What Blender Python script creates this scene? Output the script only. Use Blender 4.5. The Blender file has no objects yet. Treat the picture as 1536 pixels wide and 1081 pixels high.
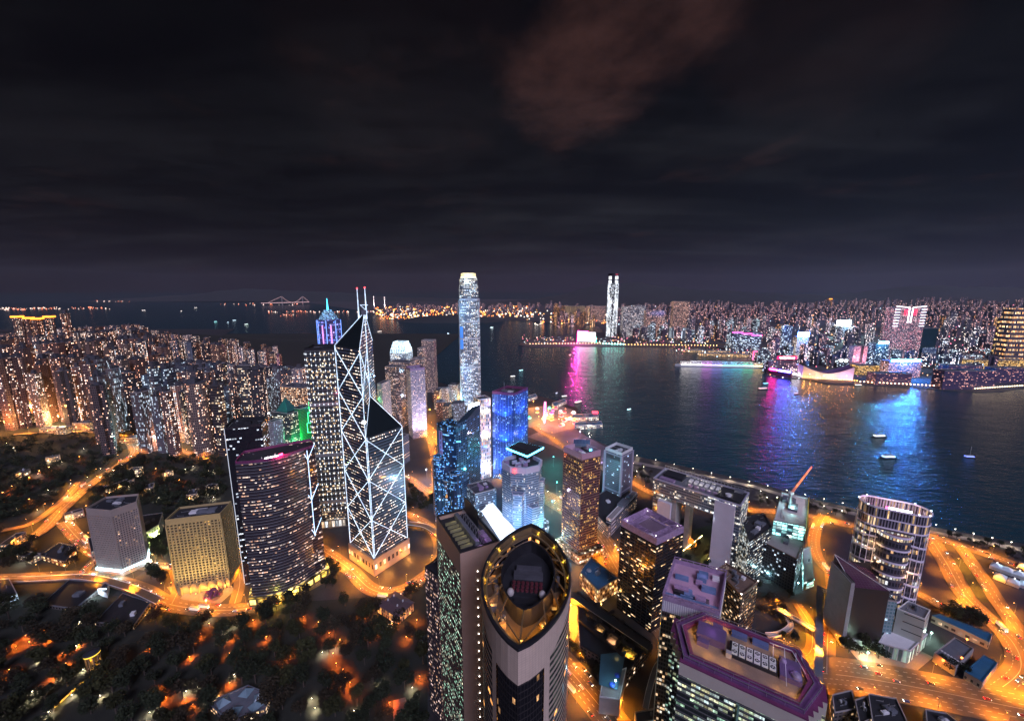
import bpy, math, random
from mathutils import Vector, Matrix, noise as mno
sc = bpy.context.scene
COL = sc.collection
R = math.radians
rnd = random.Random(7)

# ------------------------------------------------------------------ camera
H, PITCH = 360.0, R(10.09)
FPX, PCX, PCY = 593.0, 768.0, 540.5            # the photograph is 1536 px wide
cam = bpy.data.objects.new('camera', bpy.data.cameras.new('camera'))
COL.objects.link(cam)
cam.location = (0, 0, H)
cam.rotation_euler = (R(90) - PITCH, 0, 0)
cam.data.sensor_width = 36
cam.data.lens = 36 * FPX / 1536
cam.data.clip_start, cam.data.clip_end = 1.0, 150000
sc.camera = cam
CP, SP = math.cos(PITCH), math.sin(PITCH)

def ray(px, py):
    u, v = (px - PCX) / FPX, (py - PCY) / FPX
    return Vector((u, CP - v * SP, -SP - v * CP))
def at(px, py, z=0.0):
    """world point seen at a pixel of the photograph, at height z"""
    d = ray(px, py); t = (z - H) / d.z
    return Vector((d.x * t, d.y * t, z))
def pix(p):
    zc = p[1] * CP - (p[2] - H) * SP
    yc = p[1] * SP + (p[2] - H) * CP
    return (PCX + FPX * p[0] / zc, PCY - FPX * yc / zc) if zc > 1 else (-9999, -9999)
def smooth(t):
    t = max(0.0, min(1.0, t)); return t * t * (3 - 2 * t)
def terr(X, Y):
    return 165 * smooth((-430 - X) / 1500) * (1 - smooth((Y - 1800) / 1200))
def ats(px, py):
    """pixel -> point on the hilly ground"""
    p = at(px, py, 0)
    for _ in range(25):
        p = at(px, py, 0.5 * p.z + 0.5 * terr(p.x, p.y))
    return p

# ------------------------------------------------------------------ colour management
sc.render.engine = 'CYCLES'
sc.view_settings.view_transform = 'Standard'
sc.view_settings.look = 'None'
sc.view_settings.exposure = 0.3
sc.view_settings.gamma = 1.0
sc.cycles.use_denoising = True
sc.cycles.max_bounces = 6
sc.cycles.diffuse_bounces = 2
sc.cycles.glossy_bounces = 3
sc.cycles.transparent_max_bounces = 6
sc.cycles.sample_clamp_indirect = 6.0
sc.cycles.sample_clamp_direct = 0.0
sc.cycles.use_light_tree = True

# ------------------------------------------------------------------ node expressions
class S:
    def __init__(s, nt, v): s.nt, s.v = nt, v
    def _m(s, op, *a):
        n = s.nt.nodes.new('ShaderNodeMath'); n.operation = op
        for i, x in enumerate((s,) + a):
            x = x.v if isinstance(x, S) else x
            if isinstance(x, (int, float)): n.inputs[i].default_value = x
            else: s.nt.links.new(x, n.inputs[i])
        return S(s.nt, n.outputs[0])
    def __add__(s, o): return s._m('ADD', o)
    def __sub__(s, o): return s._m('SUBTRACT', o)
    def __mul__(s, o): return s._m('MULTIPLY', o)
    def __truediv__(s, o): return s._m('DIVIDE', o)
    __radd__ = __add__; __rmul__ = __mul__
    def rsub(s, o): return S(s.nt, o)._m('SUBTRACT', s)
    def floor(s): return s._m('FLOOR')
    def fract(s): return s._m('FRACT')
    def abs(s): return s._m('ABSOLUTE')
    def lt(s, o): return s._m('LESS_THAN', o)
    def gt(s, o): return s._m('GREATER_THAN', o)
    def pw(s, o): return s._m('POWER', o)
    def mx(s, o): return s._m('MAXIMUM', o)
    def mn(s, o): return s._m('MINIMUM', o)
    def ss(s, a, b):
        n = s.nt.nodes.new('ShaderNodeMapRange'); n.interpolation_type = 'SMOOTHSTEP'
        s.nt.links.new(s.v, n.inputs[0]); n.inputs[1].default_value = a; n.inputs[2].default_value = b
        return S(s.nt, n.outputs[0])
def vec(nt, x, y, z=0.0):
    n = nt.nodes.new('ShaderNodeCombineXYZ')
    for i, a in enumerate((x, y, z)):
        if isinstance(a, S): nt.links.new(a.v, n.inputs[i])
        else: n.inputs[i].default_value = a
    return n.outputs[0]
def white(nt, v):
    n = nt.nodes.new('ShaderNodeTexWhiteNoise'); n.noise_dimensions = '3D'
    nt.links.new(v, n.inputs['Vector'])
    sp = nt.nodes.new('ShaderNodeSeparateColor'); nt.links.new(n.outputs['Color'], sp.inputs[0])
    return S(nt, n.outputs['Value']), S(nt, sp.outputs[0]), S(nt, sp.outputs[1]), S(nt, sp.outputs[2])
def fbm(nt, v, scale, detail=4, rough=.55):
    n = nt.nodes.new('ShaderNodeTexNoise'); nt.links.new(v, n.inputs['Vector'])
    n.inputs['Scale'].default_value = scale; n.inputs['Detail'].default_value = detail
    n.inputs['Roughness'].default_value = rough
    return S(nt, n.outputs['Fac'])
def ramp(nt, f, stops, const=False):
    n = nt.nodes.new('ShaderNodeValToRGB'); cr = n.color_ramp
    if const: cr.interpolation = 'CONSTANT'
    cr.elements[0].position, cr.elements[0].color = stops[0][0], (*stops[0][1], 1)
    cr.elements[1].position, cr.elements[1].color = stops[-1][0], (*stops[-1][1], 1)
    for p, c in stops[1:-1]:
        e = cr.elements.new(p); e.color = (*c, 1)
    nt.links.new(f.v, n.inputs[0]); return n.outputs[0]
def mixc(nt, f, a, b, mode='MIX'):
    n = nt.nodes.new('ShaderNodeMix'); n.data_type = 'RGBA'; n.blend_type = mode
    for i, x in ((0, f), (6, a), (7, b)):
        x = x.v if isinstance(x, S) else x
        if isinstance(x, (int, float)): n.inputs[i].default_value = x
        elif isinstance(x, tuple): n.inputs[i].default_value = (*x, 1)
        else: nt.links.new(x, n.inputs[i])
    return n.outputs[2]
def geo_pos(nt): return nt.nodes.new('ShaderNodeNewGeometry').outputs['Position']
def sep(nt, v):
    n = nt.nodes.new('ShaderNodeSeparateXYZ'); nt.links.new(v, n.inputs[0])
    return [S(nt, o) for o in n.outputs]

# ------------------------------------------------------------------ night sky
world = bpy.data.worlds.new('World'); sc.world = world; world.use_nodes = True
wn = world.node_tree; wn.nodes.clear()
wout = wn.nodes.new('ShaderNodeOutputWorld'); wbg = wn.nodes.new('ShaderNodeBackground')
wn.links.new(wbg.outputs[0], wout.inputs[0])
gen = wn.nodes.new('ShaderNodeTexCoord').outputs['Generated']
dx, dy, dz = sep(wn, gen)
base = ramp(wn, dz, [(0, (.014, .0105, .020)), (.05, (.0072, .0064, .0115)), (.14, (.0022, .003, .0043)), (.28, (.0009, .0013, .0019)), (.55, (.0009, .001, .0014)), (1, (.0015, .0015, .002))])
side = ramp(wn, dx * .5 + .5, [(.10, (.42, .27, .25)), (.30, (.75, .58, .55)), (.5, (1, .92, .95)), (.75, (.95, 1.08, 1.2)), (.95, (.8, .95, 1.15))])
base = mixc(wn, 1.0, base, side, 'MULTIPLY')
den = dz.mx(0.0) + .07
cv = vec(wn, dx / den, dy / den, 3.1)
n1 = fbm(wn, cv, .55, 7, .6).ss(.44, .74)
n2 = fbm(wn, vec(wn, dx / den * .6, dy / den * 1.8, 9.0), .9, 6, .6).ss(.42, .7)
cl = (n1 * .75 + n2 * .5) * dz.ss(-.01, .05) * dz.ss(.75, .2)
base = mixc(wn, 1.0, base, mixc(wn, cl, (0, 0, 0), (.0085, .0085, .0100)), 'ADD')
def near_dir(px, py, c0, c1):
    d_ = ray(px, py).normalized()
    return (dx * d_.x + dy * d_.y + dz * d_.z).ss(c0, c1)
nb = fbm(wn, vec(wn, dx / den * 1.0 + dy / den * .35, dy / den * .8 - dx / den * .3, 3.1), 2.1, 9, .66)
nb2 = fbm(wn, cv, .9, 4, .55)
body = near_dir(1000, -40, .975, .997).mx(near_dir(935, 30, .982, .998)).mx(near_dir(885, 90, .984, .9985)).mx(near_dir(838, 140, .988, .9992))
blob = (body * .60 + nb2 * .9 + nb * 1.7 - 1.50).ss(-.12, 1.25)
bd3 = ray(1240, -40).normalized()
dot3 = dx * bd3.x + dy * bd3.y + dz * bd3.z
blob3 = (dot3.ss(.955, .99) + nb * 1.3 - .95).ss(.2, 1.0)
bd4 = ray(610, 60).normalized()
dot4 = dx * bd4.x + dy * bd4.y + dz * bd4.z
blob4 = (dot4.ss(.94, .985) + nb * 1.3 - .95).ss(.2, 1.1)
base = mixc(wn, 1.0, base, mixc(wn, blob + blob3 * .10 + blob4 * .04, (0, 0, 0), (.054, .023, .019)), 'ADD')
wn.links.new(base, wbg.inputs[0]); wbg.inputs[1].default_value = 1.0

# ------------------------------------------------------------------ added fill for the ambient city glow (one sun lamp, lilac and soft)
sd = bpy.data.lights.new('fill_sun', 'SUN'); sd.energy = 2.3; sd.angle = R(25); sd.color = (.70, .66, 1.0)
fill_sun = bpy.data.objects.new('fill_sun', sd); COL.objects.link(fill_sun)
fill_sun.rotation_euler = (R(50), R(8), R(14))

# ------------------------------------------------------------------ mesh builder
ORG = {}
def org(p): return ORG.get(p.name, Vector((0, 0, 0))) if p else Vector((0, 0, 0))
class MB:
    def __init__(s): s.v, s.f, s.uv = [], [], []
    def face(s, pts, uvs=None):
        i = len(s.v); s.v += [tuple(p) for p in pts]
        s.f.append(tuple(range(i, i + len(pts))))
        if uvs is None:
            uvs = [(p[0], p[1]) for p in pts]
        s.uv += list(uvs); return s
    def wall(s, a, b, z0, z1, u0=0.0, v0=None):
        L = math.dist(a[:2], b[:2]); v0 = z0 if v0 is None else v0
        s.face([(a[0], a[1], z0), (b[0], b[1], z0), (b[0], b[1], z1), (a[0], a[1], z1)],
               [(u0, z0 - v0), (u0 + L, z0 - v0), (u0 + L, z1 - v0), (u0, z1 - v0)]); return u0 + L
    def pane(s, *a):
        s.wall(*a); return s
    def prism(s, poly, z0, z1, top=True, bot=False, vbase=None, u0=0.0):
        poly = ccw(poly); u = u0
        for i in range(len(poly)):
            u = s.wall(poly[i], poly[(i + 1) % len(poly)], z0, z1, u, vbase)
        if top: s.face([(p[0], p[1], z1) for p in poly])
        if bot: s.face([(p[0], p[1], z0) for p in reversed(poly)])
        return s
    def box(s, c, size, rz=0.0, z0=None):
        """c = centre of the base"""
        hx, hy = size[0] / 2, size[1] / 2; ca, sa = math.cos(rz), math.sin(rz)
        q = [(c[0] + x * ca - y * sa, c[1] + x * sa + y * ca) for x, y in ((-hx, -hy), (hx, -hy), (hx, hy), (-hx, hy))]
        return s.prism(q, c[2], c[2] + size[2], True, True)
    def bar(s, p, q, w, h=None, up=(0, 0, 1)):
        p, q = Vector(p), Vector(q); d = (q - p)
        if d.length < 1e-6: return s
        d.normalize(); upv = Vector(up)
        if abs(d.dot(upv)) > .95: upv = Vector((1, 0, 0))
        a = d.cross(upv).normalized(); b = a.cross(d); h = w if h is None else h
        a, b = a * w / 2, b * h / 2
        P = [p - a - b, p + a - b, p + a + b, p - a + b]; Q = [x + (q - p) for x in P]
        L = (q - p).length
        for i in range(4):
            j = (i + 1) % 4
            s.face([P[i], P[j], Q[j], Q[i]][::-1], [(0, 0), (w, 0), (w, L), (0, L)])
        s.face(P); s.face(Q[::-1]); return s
    def cyl(s, c, r, h, n=12, r2=None, top=True):
        r2 = r if r2 is None else r2
        a = [(c[0] + r * math.cos(2 * math.pi * i / n), c[1] + r * math.sin(2 * math.pi * i / n), c[2]) for i in range(n)]
        b = [(c[0] + r2 * math.cos(2 * math.pi * i / n), c[1] + r2 * math.sin(2 * math.pi * i / n), c[2] + h) for i in range(n)]
        for i in range(n):
            j = (i + 1) % n; u = 2 * math.pi * r * i / n; du = 2 * math.pi * r / n
            s.face([a[i], a[j], b[j], b[i]], [(u, 0), (u + du, 0), (u + du, h), (u, h)])
        if top and r2 > 1e-4: s.face(b)
        return s
    def dome(s, c, r, hz=None, n=12, m=4, full=False):
        hz = r if hz is None else hz
        lo = -math.pi / 2 if full else 0
        ring = lambda k: [(c[0] + r * math.cos(t) * math.cos(2 * math.pi * i / n), c[1] + r * math.cos(t) * math.sin(2 * math.pi * i / n), c[2] + hz * math.sin(t)) for i in range(n) for t in (lo + (math.pi / 2 - lo) * k / m,)]
        for k in range(m):
            a, b = ring(k), ring(k + 1)
            for i in range(n):
                j = (i + 1) % n; s.face([a[i], a[j], b[j], b[i]])
        return s
    def ring(s, outer, inner, z0, z1):
        """a parapet: two loops with the same vertex count"""
        n = len(outer); u = 0
        for i in range(n):
            j = (i + 1) % n
            u = s.wall(outer[i], outer[j], z0, z1, u)
            s.wall(inner[j], inner[i], z0, z1, u)
            s.face([(*outer[i][:2], z1), (*outer[j][:2], z1), (*inner[j][:2], z1), (*inner[i][:2], z1)])
            s.face([(*outer[j][:2], z0), (*outer[i][:2], z0), (*inner[i][:2], z0), (*inner[j][:2], z0)])
        return s
    def build(s, name, mat, parent=None, smooth_=False):
        o0 = org(parent)
        me = bpy.data.meshes.new(name)
        me.from_pydata([(v[0] - o0.x, v[1] - o0.y, v[2] - o0.z) for v in s.v], [], s.f)
        uvl = me.uv_layers.new(name='UVMap')
        uvl.data.foreach_set('uv', [c for t in s.uv for c in t])
        if isinstance(mat, bpy.types.Material): me.materials.append(mat)
        o = bpy.data.objects.new(name, me); COL.objects.link(o)
        if smooth_:
            me.polygons.foreach_set('use_smooth', [True] * len(me.polygons))
        if parent: o.parent = parent; ORG[o.name] = o0
        return o
def ccw(p):
    a = sum(p[i][0] * p[(i + 1) % len(p)][1] - p[(i + 1) % len(p)][0] * p[i][1] for i in range(len(p)))
    return list(p) if a > 0 else list(reversed(p))
def inset(poly, d):
    poly = ccw(poly); n = len(poly); out = []
    for i in range(n):
        a, b, c = (Vector(poly[(i + k) % n][:2]) for k in (-1, 0, 1))
        e1, e2 = (b - a).normalized(), (c - b).normalized()
        n1, n2 = Vector((-e1.y, e1.x)), Vector((-e2.y, e2.x))
        m = (n1 + n2); k = max(.3, 1 + n1.dot(n2))
        out.append(tuple(b + m * (d / k)))
    return out
def rect(c, lx, ly, rz=0.0):
    ca, sa = math.cos(rz), math.sin(rz)
    return [(c[0] + x * ca - y * sa, c[1] + x * sa + y * ca) for x, y in ((-lx / 2, -ly / 2), (lx / 2, -ly / 2), (lx / 2, ly / 2), (-lx / 2, ly / 2))]
def lerp(a, b, t): return tuple(a[i] + (b[i] - a[i]) * t for i in range(len(a)))
def cent(poly): return (sum(p[0] for p in poly) / len(poly), sum(p[1] for p in poly) / len(poly))
def ngon(c, r, n, rz=0.0, ry=None):
    ry = ry or r
    return [(c[0] + r * math.cos(rz + 2 * math.pi * i / n), c[1] + ry * math.sin(rz + 2 * math.pi * i / n)) for i in range(n)]

def grid_trim(poly, z0, z1, dz, du, mat, parent, w=.22, name='floor_line', minl=0):
    P = [Vector(p[:2]) for p in ccw(poly)]; a, b = MB(), MB()
    for i in range(len(P)):
        p, q = P[i], P[(i + 1) % len(P)]; L = (q - p).length
        if L < minl: continue
        for k in range(int((z1 - z0) / dz) + 1): a.bar((*p, z0 + k * dz), (*q, z0 + k * dz), w, w * 1.6)
        if du:
            n = max(1, round(L / du))
            for k in range(n): s = p.lerp(q, k / n); b.bar((*s, z0), (*s, z1), w)
    a.build(name, mat, parent)
    if du: b.build('mullion', mat, parent)
def tag(o, label, cat, group=None, kind=None):
    if kind: o['kind'] = kind
    if label: o['label'] = label
    if cat: o['category'] = cat
    if group: o['group'] = group
    return o
def thing(name, label, cat, loc=(0, 0, 0), rz=0.0, group=None):
    o = bpy.data.objects.new(name, None); COL.objects.link(o)
    o.location = loc; o.rotation_euler.z = rz; o.empty_display_size = 1
    ORG[o.name] = Vector(loc)
    return tag(o, label, cat, group)
def dup(root, loc=None, rz=None, label=None, group=None, sz=None):
    r = root.copy(); COL.objects.link(r)
    if loc is not None: r.location = loc
    if rz is not None: r.rotation_euler.z = rz
    if label: r['label'] = label
    if group: r['group'] = group
    if sz is not None: r.scale = sz
    for ch in root.children:
        c = ch.copy(); COL.objects.link(c); c.parent = r
        for g in ch.children:
            d = g.copy(); COL.objects.link(d); d.parent = c
    return r
def light(kind, loc, power, color, parent=None, size=.6, spot=None, aim=None, name='lamp_light'):
    d = bpy.data.lights.new(name, kind); d.energy = power; d.color = color
    if kind != 'AREA': d.shadow_soft_size = size
    o = bpy.data.objects.new(name, d); COL.objects.link(o)
    o0 = org(parent); o.location = Vector(loc) - o0
    if parent: o.parent = parent
    if kind == 'AREA': d.shape = 'RECTANGLE'; d.size, d.size_y = size
    if kind == 'SPOT': d.spot_size = spot or R(80); d.spot_blend = .6
    if aim is not None:
        o.rotation_euler = (Vector(aim) - Vector(loc)).to_track_quat('-Z', 'Y').to_euler()
    return o

def area_lamp(p, z, pw, col, label, group=None, name='yard_or_fill_lamp', h=9):  # pole and bulb around a point light; serves yard lamps and added fills
    t = thing(name, label, 'lamp', (p[0], p[1], z), 0, group)
    MB().cyl((p[0], p[1], z), .15, h, 6).build('pole', M['grey'], t)
    MB().dome((p[0], p[1], z + h + .3), .8, .6, 8, 4, True).build('bulb', glow('bulb', col, 14, False), t)
    light('POINT', (p[0], p[1], z + h - 1.5), pw, col, t, 1)
    return t
# ------------------------------------------------------------------ materials
def newmat(name):
    m = bpy.data.materials.new(name); m.use_nodes = True
    nt = m.node_tree; b = nt.nodes['Principled BSDF']; return m, nt, b
def lk(nt, x, sock):
    if isinstance(x, S): x = x.v
    if isinstance(x, (int, float)): sock.default_value = x
    elif isinstance(x, tuple): sock.default_value = (*x, 1) if len(x) == 3 else x
    else: nt.links.new(x, sock)
def plain(name, col, rough=.7, var=.25, scale=.12, metal=0.0, spec=.5):
    """a weathered surface: two scales of mottling"""
    m, nt, b = newmat(name); p = geo_pos(nt)
    n = fbm(nt, p, scale, 5, .6) * .7 + fbm(nt, p, scale * 9, 3, .6) * .3
    lo, hi = tuple(c * (1 - var) for c in col), tuple(min(1, c * (1 + var)) for c in col)
    lk(nt, ramp(nt, n, [(.3, lo), (.7, hi)]), b.inputs['Base Color'])
    lk(nt, n * .25 + (rough - .12), b.inputs['Roughness'])
    b.inputs['Metallic'].default_value = metal
    b.inputs['Specular IOR Level'].default_value = spec
    return m
def glow(name, col, e, sample=True):
    m, nt, b = newmat(name)
    b.inputs['Base Color'].default_value = (*[min(.6, c) for c in col], 1)
    b.inputs['Emission Color'].default_value = (*col, 1); b.inputs['Emission Strength'].default_value = e
    m.cycles.emission_sampling = 'AUTO' if sample else 'NONE'
    return m
WARM = [(0, (1, .58, .28)), (.25, (1, .76, .52)), (.6, (1, .92, .84)), (1, (.75, .87, 1))]
HOME = [(0, (1, .38, .2)), (.15, (1, .62, .44)), (.38, (1, .82, .74)), (.7, (1, .92, .97)), (1, (.66, .82, 1))]
COOL = [(0, (.6, .8, 1)), (.5, (.85, .93, 1)), (.8, (1, .92, .75)), (1, (1, .75, .45))]
def facade(name, wall, glass=(.02, .024, .032), cw=3.2, ch=3.5, ww=.75, wh=.6, lit=.35, cols=WARM, e=2.0, blk=0, coh=.0,
           rough=.65, grough=.12, metal=0.0, tint=0.0, spec=.5, vary=1.5, round_=False, seed=0.0, strip=0.0):
    m, nt, b = newmat(name)
    uvn = nt.nodes.new('ShaderNodeUVMap'); u, v, _ = sep(nt, uvn.outputs[0])
    rn = S(nt, nt.nodes.new('ShaderNodeObjectInfo').outputs['Random'])
    a, c = u / cw, v / ch
    ia, ic, fa, fc = a.floor(), c.floor(), a.fract() - .5, c.fract() - .5
    sd_ = rn * 91.7 + seed
    if round_: mask = ((fa * fa) + (fc * fc) * (ch / cw) ** 2).lt((ww / 2) ** 2)
    else: mask = fa.abs().lt(ww / 2) * fc.abs().lt(wh / 2)
    val, r_, g_, b_ = white(nt, vec(nt, ia, ic, sd_))
    p = S(nt, val.v) * 0 + lit
    if blk:
        bv, _, _, _ = white(nt, vec(nt, (ia / blk + ic * .37).floor(), ic, sd_ + 5.5))
        p = bv.lt(.45) * (lit * coh / .45) + lit * (1 - coh)
    if strip:
        cn, _, c2, _ = white(nt, vec(nt, ia, 7.0, sd_))
        p = p * (cn.gt(strip) + c2.gt(.9) * 1.2) * (rn * rn * 1.3 + .35)
    on = val.lt(p)
    sb, s2, _, _ = white(nt, vec(nt, (u * (3.0 / cw)).floor(), (v * (2.0 / ch)).floor(), sd_ + 3.3))
    em = mask * on * (g_.pw(vary) * 1.4 + .25) * (sb * .75 + s2.gt(.85) * .5 + .5)
    wallc = wall
    n = fbm(nt, geo_pos(nt), .05, 4, .6)
    if tint:
        wallc = ramp(nt, rn, [(0, tuple(x * .8 for x in wall)), (.3, (wall[0] * 1.15, wall[1] * .92, wall[2] * .82)), (.6, (wall[0] * 1.02, wall[1], wall[2] * 1.1)), (1, tuple(x * 1.3 for x in wall))])
    wallc = mixc(nt, n * .5, wallc, (0.0, 0.0, 0.0))
    lk(nt, mixc(nt, mask, wallc, glass), b.inputs['Base Color'])
    lk(nt, mask * (grough - rough) + rough, b.inputs['Roughness'])
    if metal: lk(nt, mask * metal, b.inputs['Metallic'])
    b.inputs['Specular IOR Level'].default_value = spec
    lk(nt, ramp(nt, r_, cols), b.inputs['Emission Color'])
    lk(nt, em * (e * .88), b.inputs['Emission Strength'])
    m.cycles.emission_sampling = 'NONE'
    return m

M = {}
M['roof'] = plain('roof felt', (.055, .055, .065), .8, .4)
M['roofdark'] = plain('dark roof', (.017, .018, .022), .7, .4)
M['concrete'] = plain('concrete', (.27, .25, .24), .75, .2)
M['pale'] = plain('pale stone', (.42, .38, .35), .6, .12)
M['white'] = plain('white paint', (.62, .62, .62), .5, .12)
M['grey'] = plain('grey metal', (.12, .13, .15), .45, .25)
M['darkm'] = plain('dark metal', (.018, .018, .021), .4, .3)
M['steel'] = plain('steel', (.4, .41, .43), .35, .15, metal=.7)
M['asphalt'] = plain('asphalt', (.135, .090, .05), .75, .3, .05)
M['ground'] = plain('city ground', (.026, .024, .026), .85, .6, .03)
M['pave'] = plain('paving', (.17, .15, .14), .75, .25, .08)
M['grass'] = plain('lawn', (.022, .032, .014), .9, .4, .15)
M['brown'] = plain('brown stone', (.15, .10, .075), .6, .2)
M['mauve'] = plain('mauve panel', (.27, .19, .30), .55, .35, .3)
M['plum'] = plain('plum painted steel', (.15, .035, .10), .45, .25)
M['blueroof'] = plain('blue roof', (.03, .12, .22), .5, .2)
M['paint'] = plain('road paint', (.42, .38, .30), .6, .1)
M['g_white'] = glow('white light', (1, .97, .92), 9)
M['g_warm'] = glow('warm light', (1, .72, .32), 6)
M['g_orange'] = glow('sodium light', (1, .45, .10), 9, False)
M['g_lamp'] = glow('pale lamp', (1, .86, .62), 18, False)
M['g_head'] = glow('head lamp', (1, .95, .85), 16, False)
M['g_tail'] = glow('tail lamp', (1, .03, .02), 12, False)
M['g_blue'] = glow('blue neon', (.05, .30, 1), 6)
M['g_cyan'] = glow('cyan neon', (.12, .65, 1), 5)
M['g_red'] = glow('red neon', (1, .05, .06), 5)
M['g_pink'] = glow('pink neon', (1, .06, .45), 9)
M['g_green'] = glow('green neon', (.05, .9, .25), 3)
M['g_ice'] = glow('ice white tube', (.58, .78, 1), 1.35)
_nt = M['g_ice'].node_tree; _b = _nt.nodes['Principled BSDF']
lk(_nt, fbm(_nt, geo_pos(_nt), .16, 4, .7).ss(.25, .75) * 1.5 + .35, _b.inputs['Emission Strength'])
M['g_yellow'] = glow('yellow flood', (1, .62, .06), 1.3)
# ================================================================== WATER, LAND, HILLS
def wmat():
    m, nt, b = newmat('harbour water'); p = geo_pos(nt); x, y, z = sep(nt, p)
    b.inputs['Base Color'].default_value = (.006, .040, .056, 1)
    b.inputs['Roughness'].default_value = .19
    b.inputs['IOR'].default_value = 1.33
    n = fbm(nt, vec(nt, x * .05, y * .11), 1.0, 5, .62) * 1.0 + fbm(nt, vec(nt, x * .011 + y * .004, y * .02), 1.0, 3, .5) * 1.2
    bm = nt.nodes.new('ShaderNodeBump'); bm.inputs['Strength'].default_value = 1.0; bm.inputs['Distance'].default_value = 2.3
    nt.links.new(n.v, bm.inputs['Height']); nt.links.new(bm.outputs[0], b.inputs['Normal'])
    return m
w = MB(); w.face([(-60000, -3000, -2.5), (60000, -3000, -2.5), (60000, 70000, -2.5), (-60000, 70000, -2.5)])
tag(w.build('water', wmat()), 'dark teal harbour water with coloured reflections', 'water', kind='structure')

def P2(l, z=0.0): return [tuple(at(x, y, z)[:2]) for x, y in l]
coast = P2([(330, 505), (450, 532), (545, 552), (590, 561), (640, 568), (690, 582), (740, 588), (796, 590), (835, 601), (866, 612), (868, 640), (880, 655), (950, 683), (1130, 722), (1215, 747), (1400, 790), (1536, 815)])
isl = [(-5200, -400), (1500, -400), (1500, 395)] + coast[::-1] + [(-2600, 3700), (-5200, 3700)]
g = MB(); g.prism(isl, -6, 0)
tag(g.build('ground', M['ground']), 'dark paved city ground on the near shore', 'ground', kind='structure')

def hill_mesh(x0, x1, y0, y1, n, m, f, name, mat, label, cat='hill'):
    b = MB(); V = [[(x0 + (x1 - x0) * i / n, y0 + (y1 - y0) * j / m) for i in range(n + 1)] for j in range(m + 1)]
    me = bpy.data.meshes.new(name)
    vs = [(x, y, f(x, y)) for r in V for x, y in r]
    fs = [(j * (n + 1) + i, j * (n + 1) + i + 1, (j + 1) * (n + 1) + i + 1, (j + 1) * (n + 1) + i) for j in range(m) for i in range(n)]
    me.from_pydata(vs, [], fs); me.materials.append(mat); me.polygons.foreach_set('use_smooth', [True] * len(fs))
    o = bpy.data.objects.new(name, me); COL.objects.link(o)
    return tag(o, label, cat, kind='structure')
hill_mesh(-4400, -420, 120, 3300, 100, 80, lambda x, y: terr(x, y) - .6, 'hillside', plain('wooded floor', (.013, .015, .010), .95, .5, .1), 'hillside rising to the left under the apartment towers')

kow = P2([(778, 517), (800, 521), (866, 519), (930, 520), (1012, 521), (1080, 522), (1128, 530), (1150, 556), (1172, 566), (1205, 568), (1240, 575), (1300, 577), (1345, 579), (1400, 583), (1465, 588), (1500, 587), (1536, 581), (1700, 600)])
kow = [tuple(p) for p in kow] + [(9000, 1500), (14000, 16000), (-9000, 16000), (-4200, 9200)] + P2([(545, 466), (566, 474), (600, 482), (640, 484), (700, 481), (760, 480), (830, 483), (898, 489), (906, 498), (870, 501), (800, 508), (782, 512)])
g = MB(); g.prism(kow, -6, 0)
tag(g.build('far_shore', plain('far land', (.055, .050, .055), .8, .5, .01)), 'low reclaimed land across the harbour', 'land', kind='structure')

M['hill'] = plain('forested hill', (.022, .026, .028), .9, .4, .004)
def ridge(x, y, seed, amp, yc, wd, env):
    n = mno.fractal(Vector((x / 2600, y / 2600, seed)), .9, 2.1, 6)
    return amp * env(x) * math.exp(-((y - yc) / wd) ** 2) * (1 + .55 * n) - 8
hill_mesh(-2500, 15000, 9500, 14500, 90, 26, lambda x, y: ridge(x, y, 2.0, 560, 12000, 1500, lambda x: smooth((x + 800) / 4500) * (.75 + .25 * math.sin(x / 2100))), 'mountains', M['hill'], 'dark mountain ridge behind the far city')
hill_mesh(-14000, -1500, 12500, 17500, 70, 20, lambda x, y: ridge(x, y, 7.0, 330, 15000, 1500, lambda x: .6 + .4 * math.sin(x / 1900)), 'far_hills', M['hill'], 'low dark islands on the left horizon')
def mound(cx, cy, rx, ry, h):
    return lambda x, y: h * max(0, 1 - ((x - cx) / rx) ** 2 - ((y - cy) / ry) ** 2) ** .8 * (1 + .25 * mno.noise(Vector((x / 90, y / 90, 1)))) - 3.2
gi = at(660, 483)
hill_mesh(gi.x - 620, gi.x + 820, gi.y - 140, gi.y + 460, 50, 24, mound(gi.x + 100, gi.y + 160, 640, 250, 70), 'headland', M['hill'], 'low wooded headland behind the row of quay lights')
wk = at(800, 512)

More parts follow.
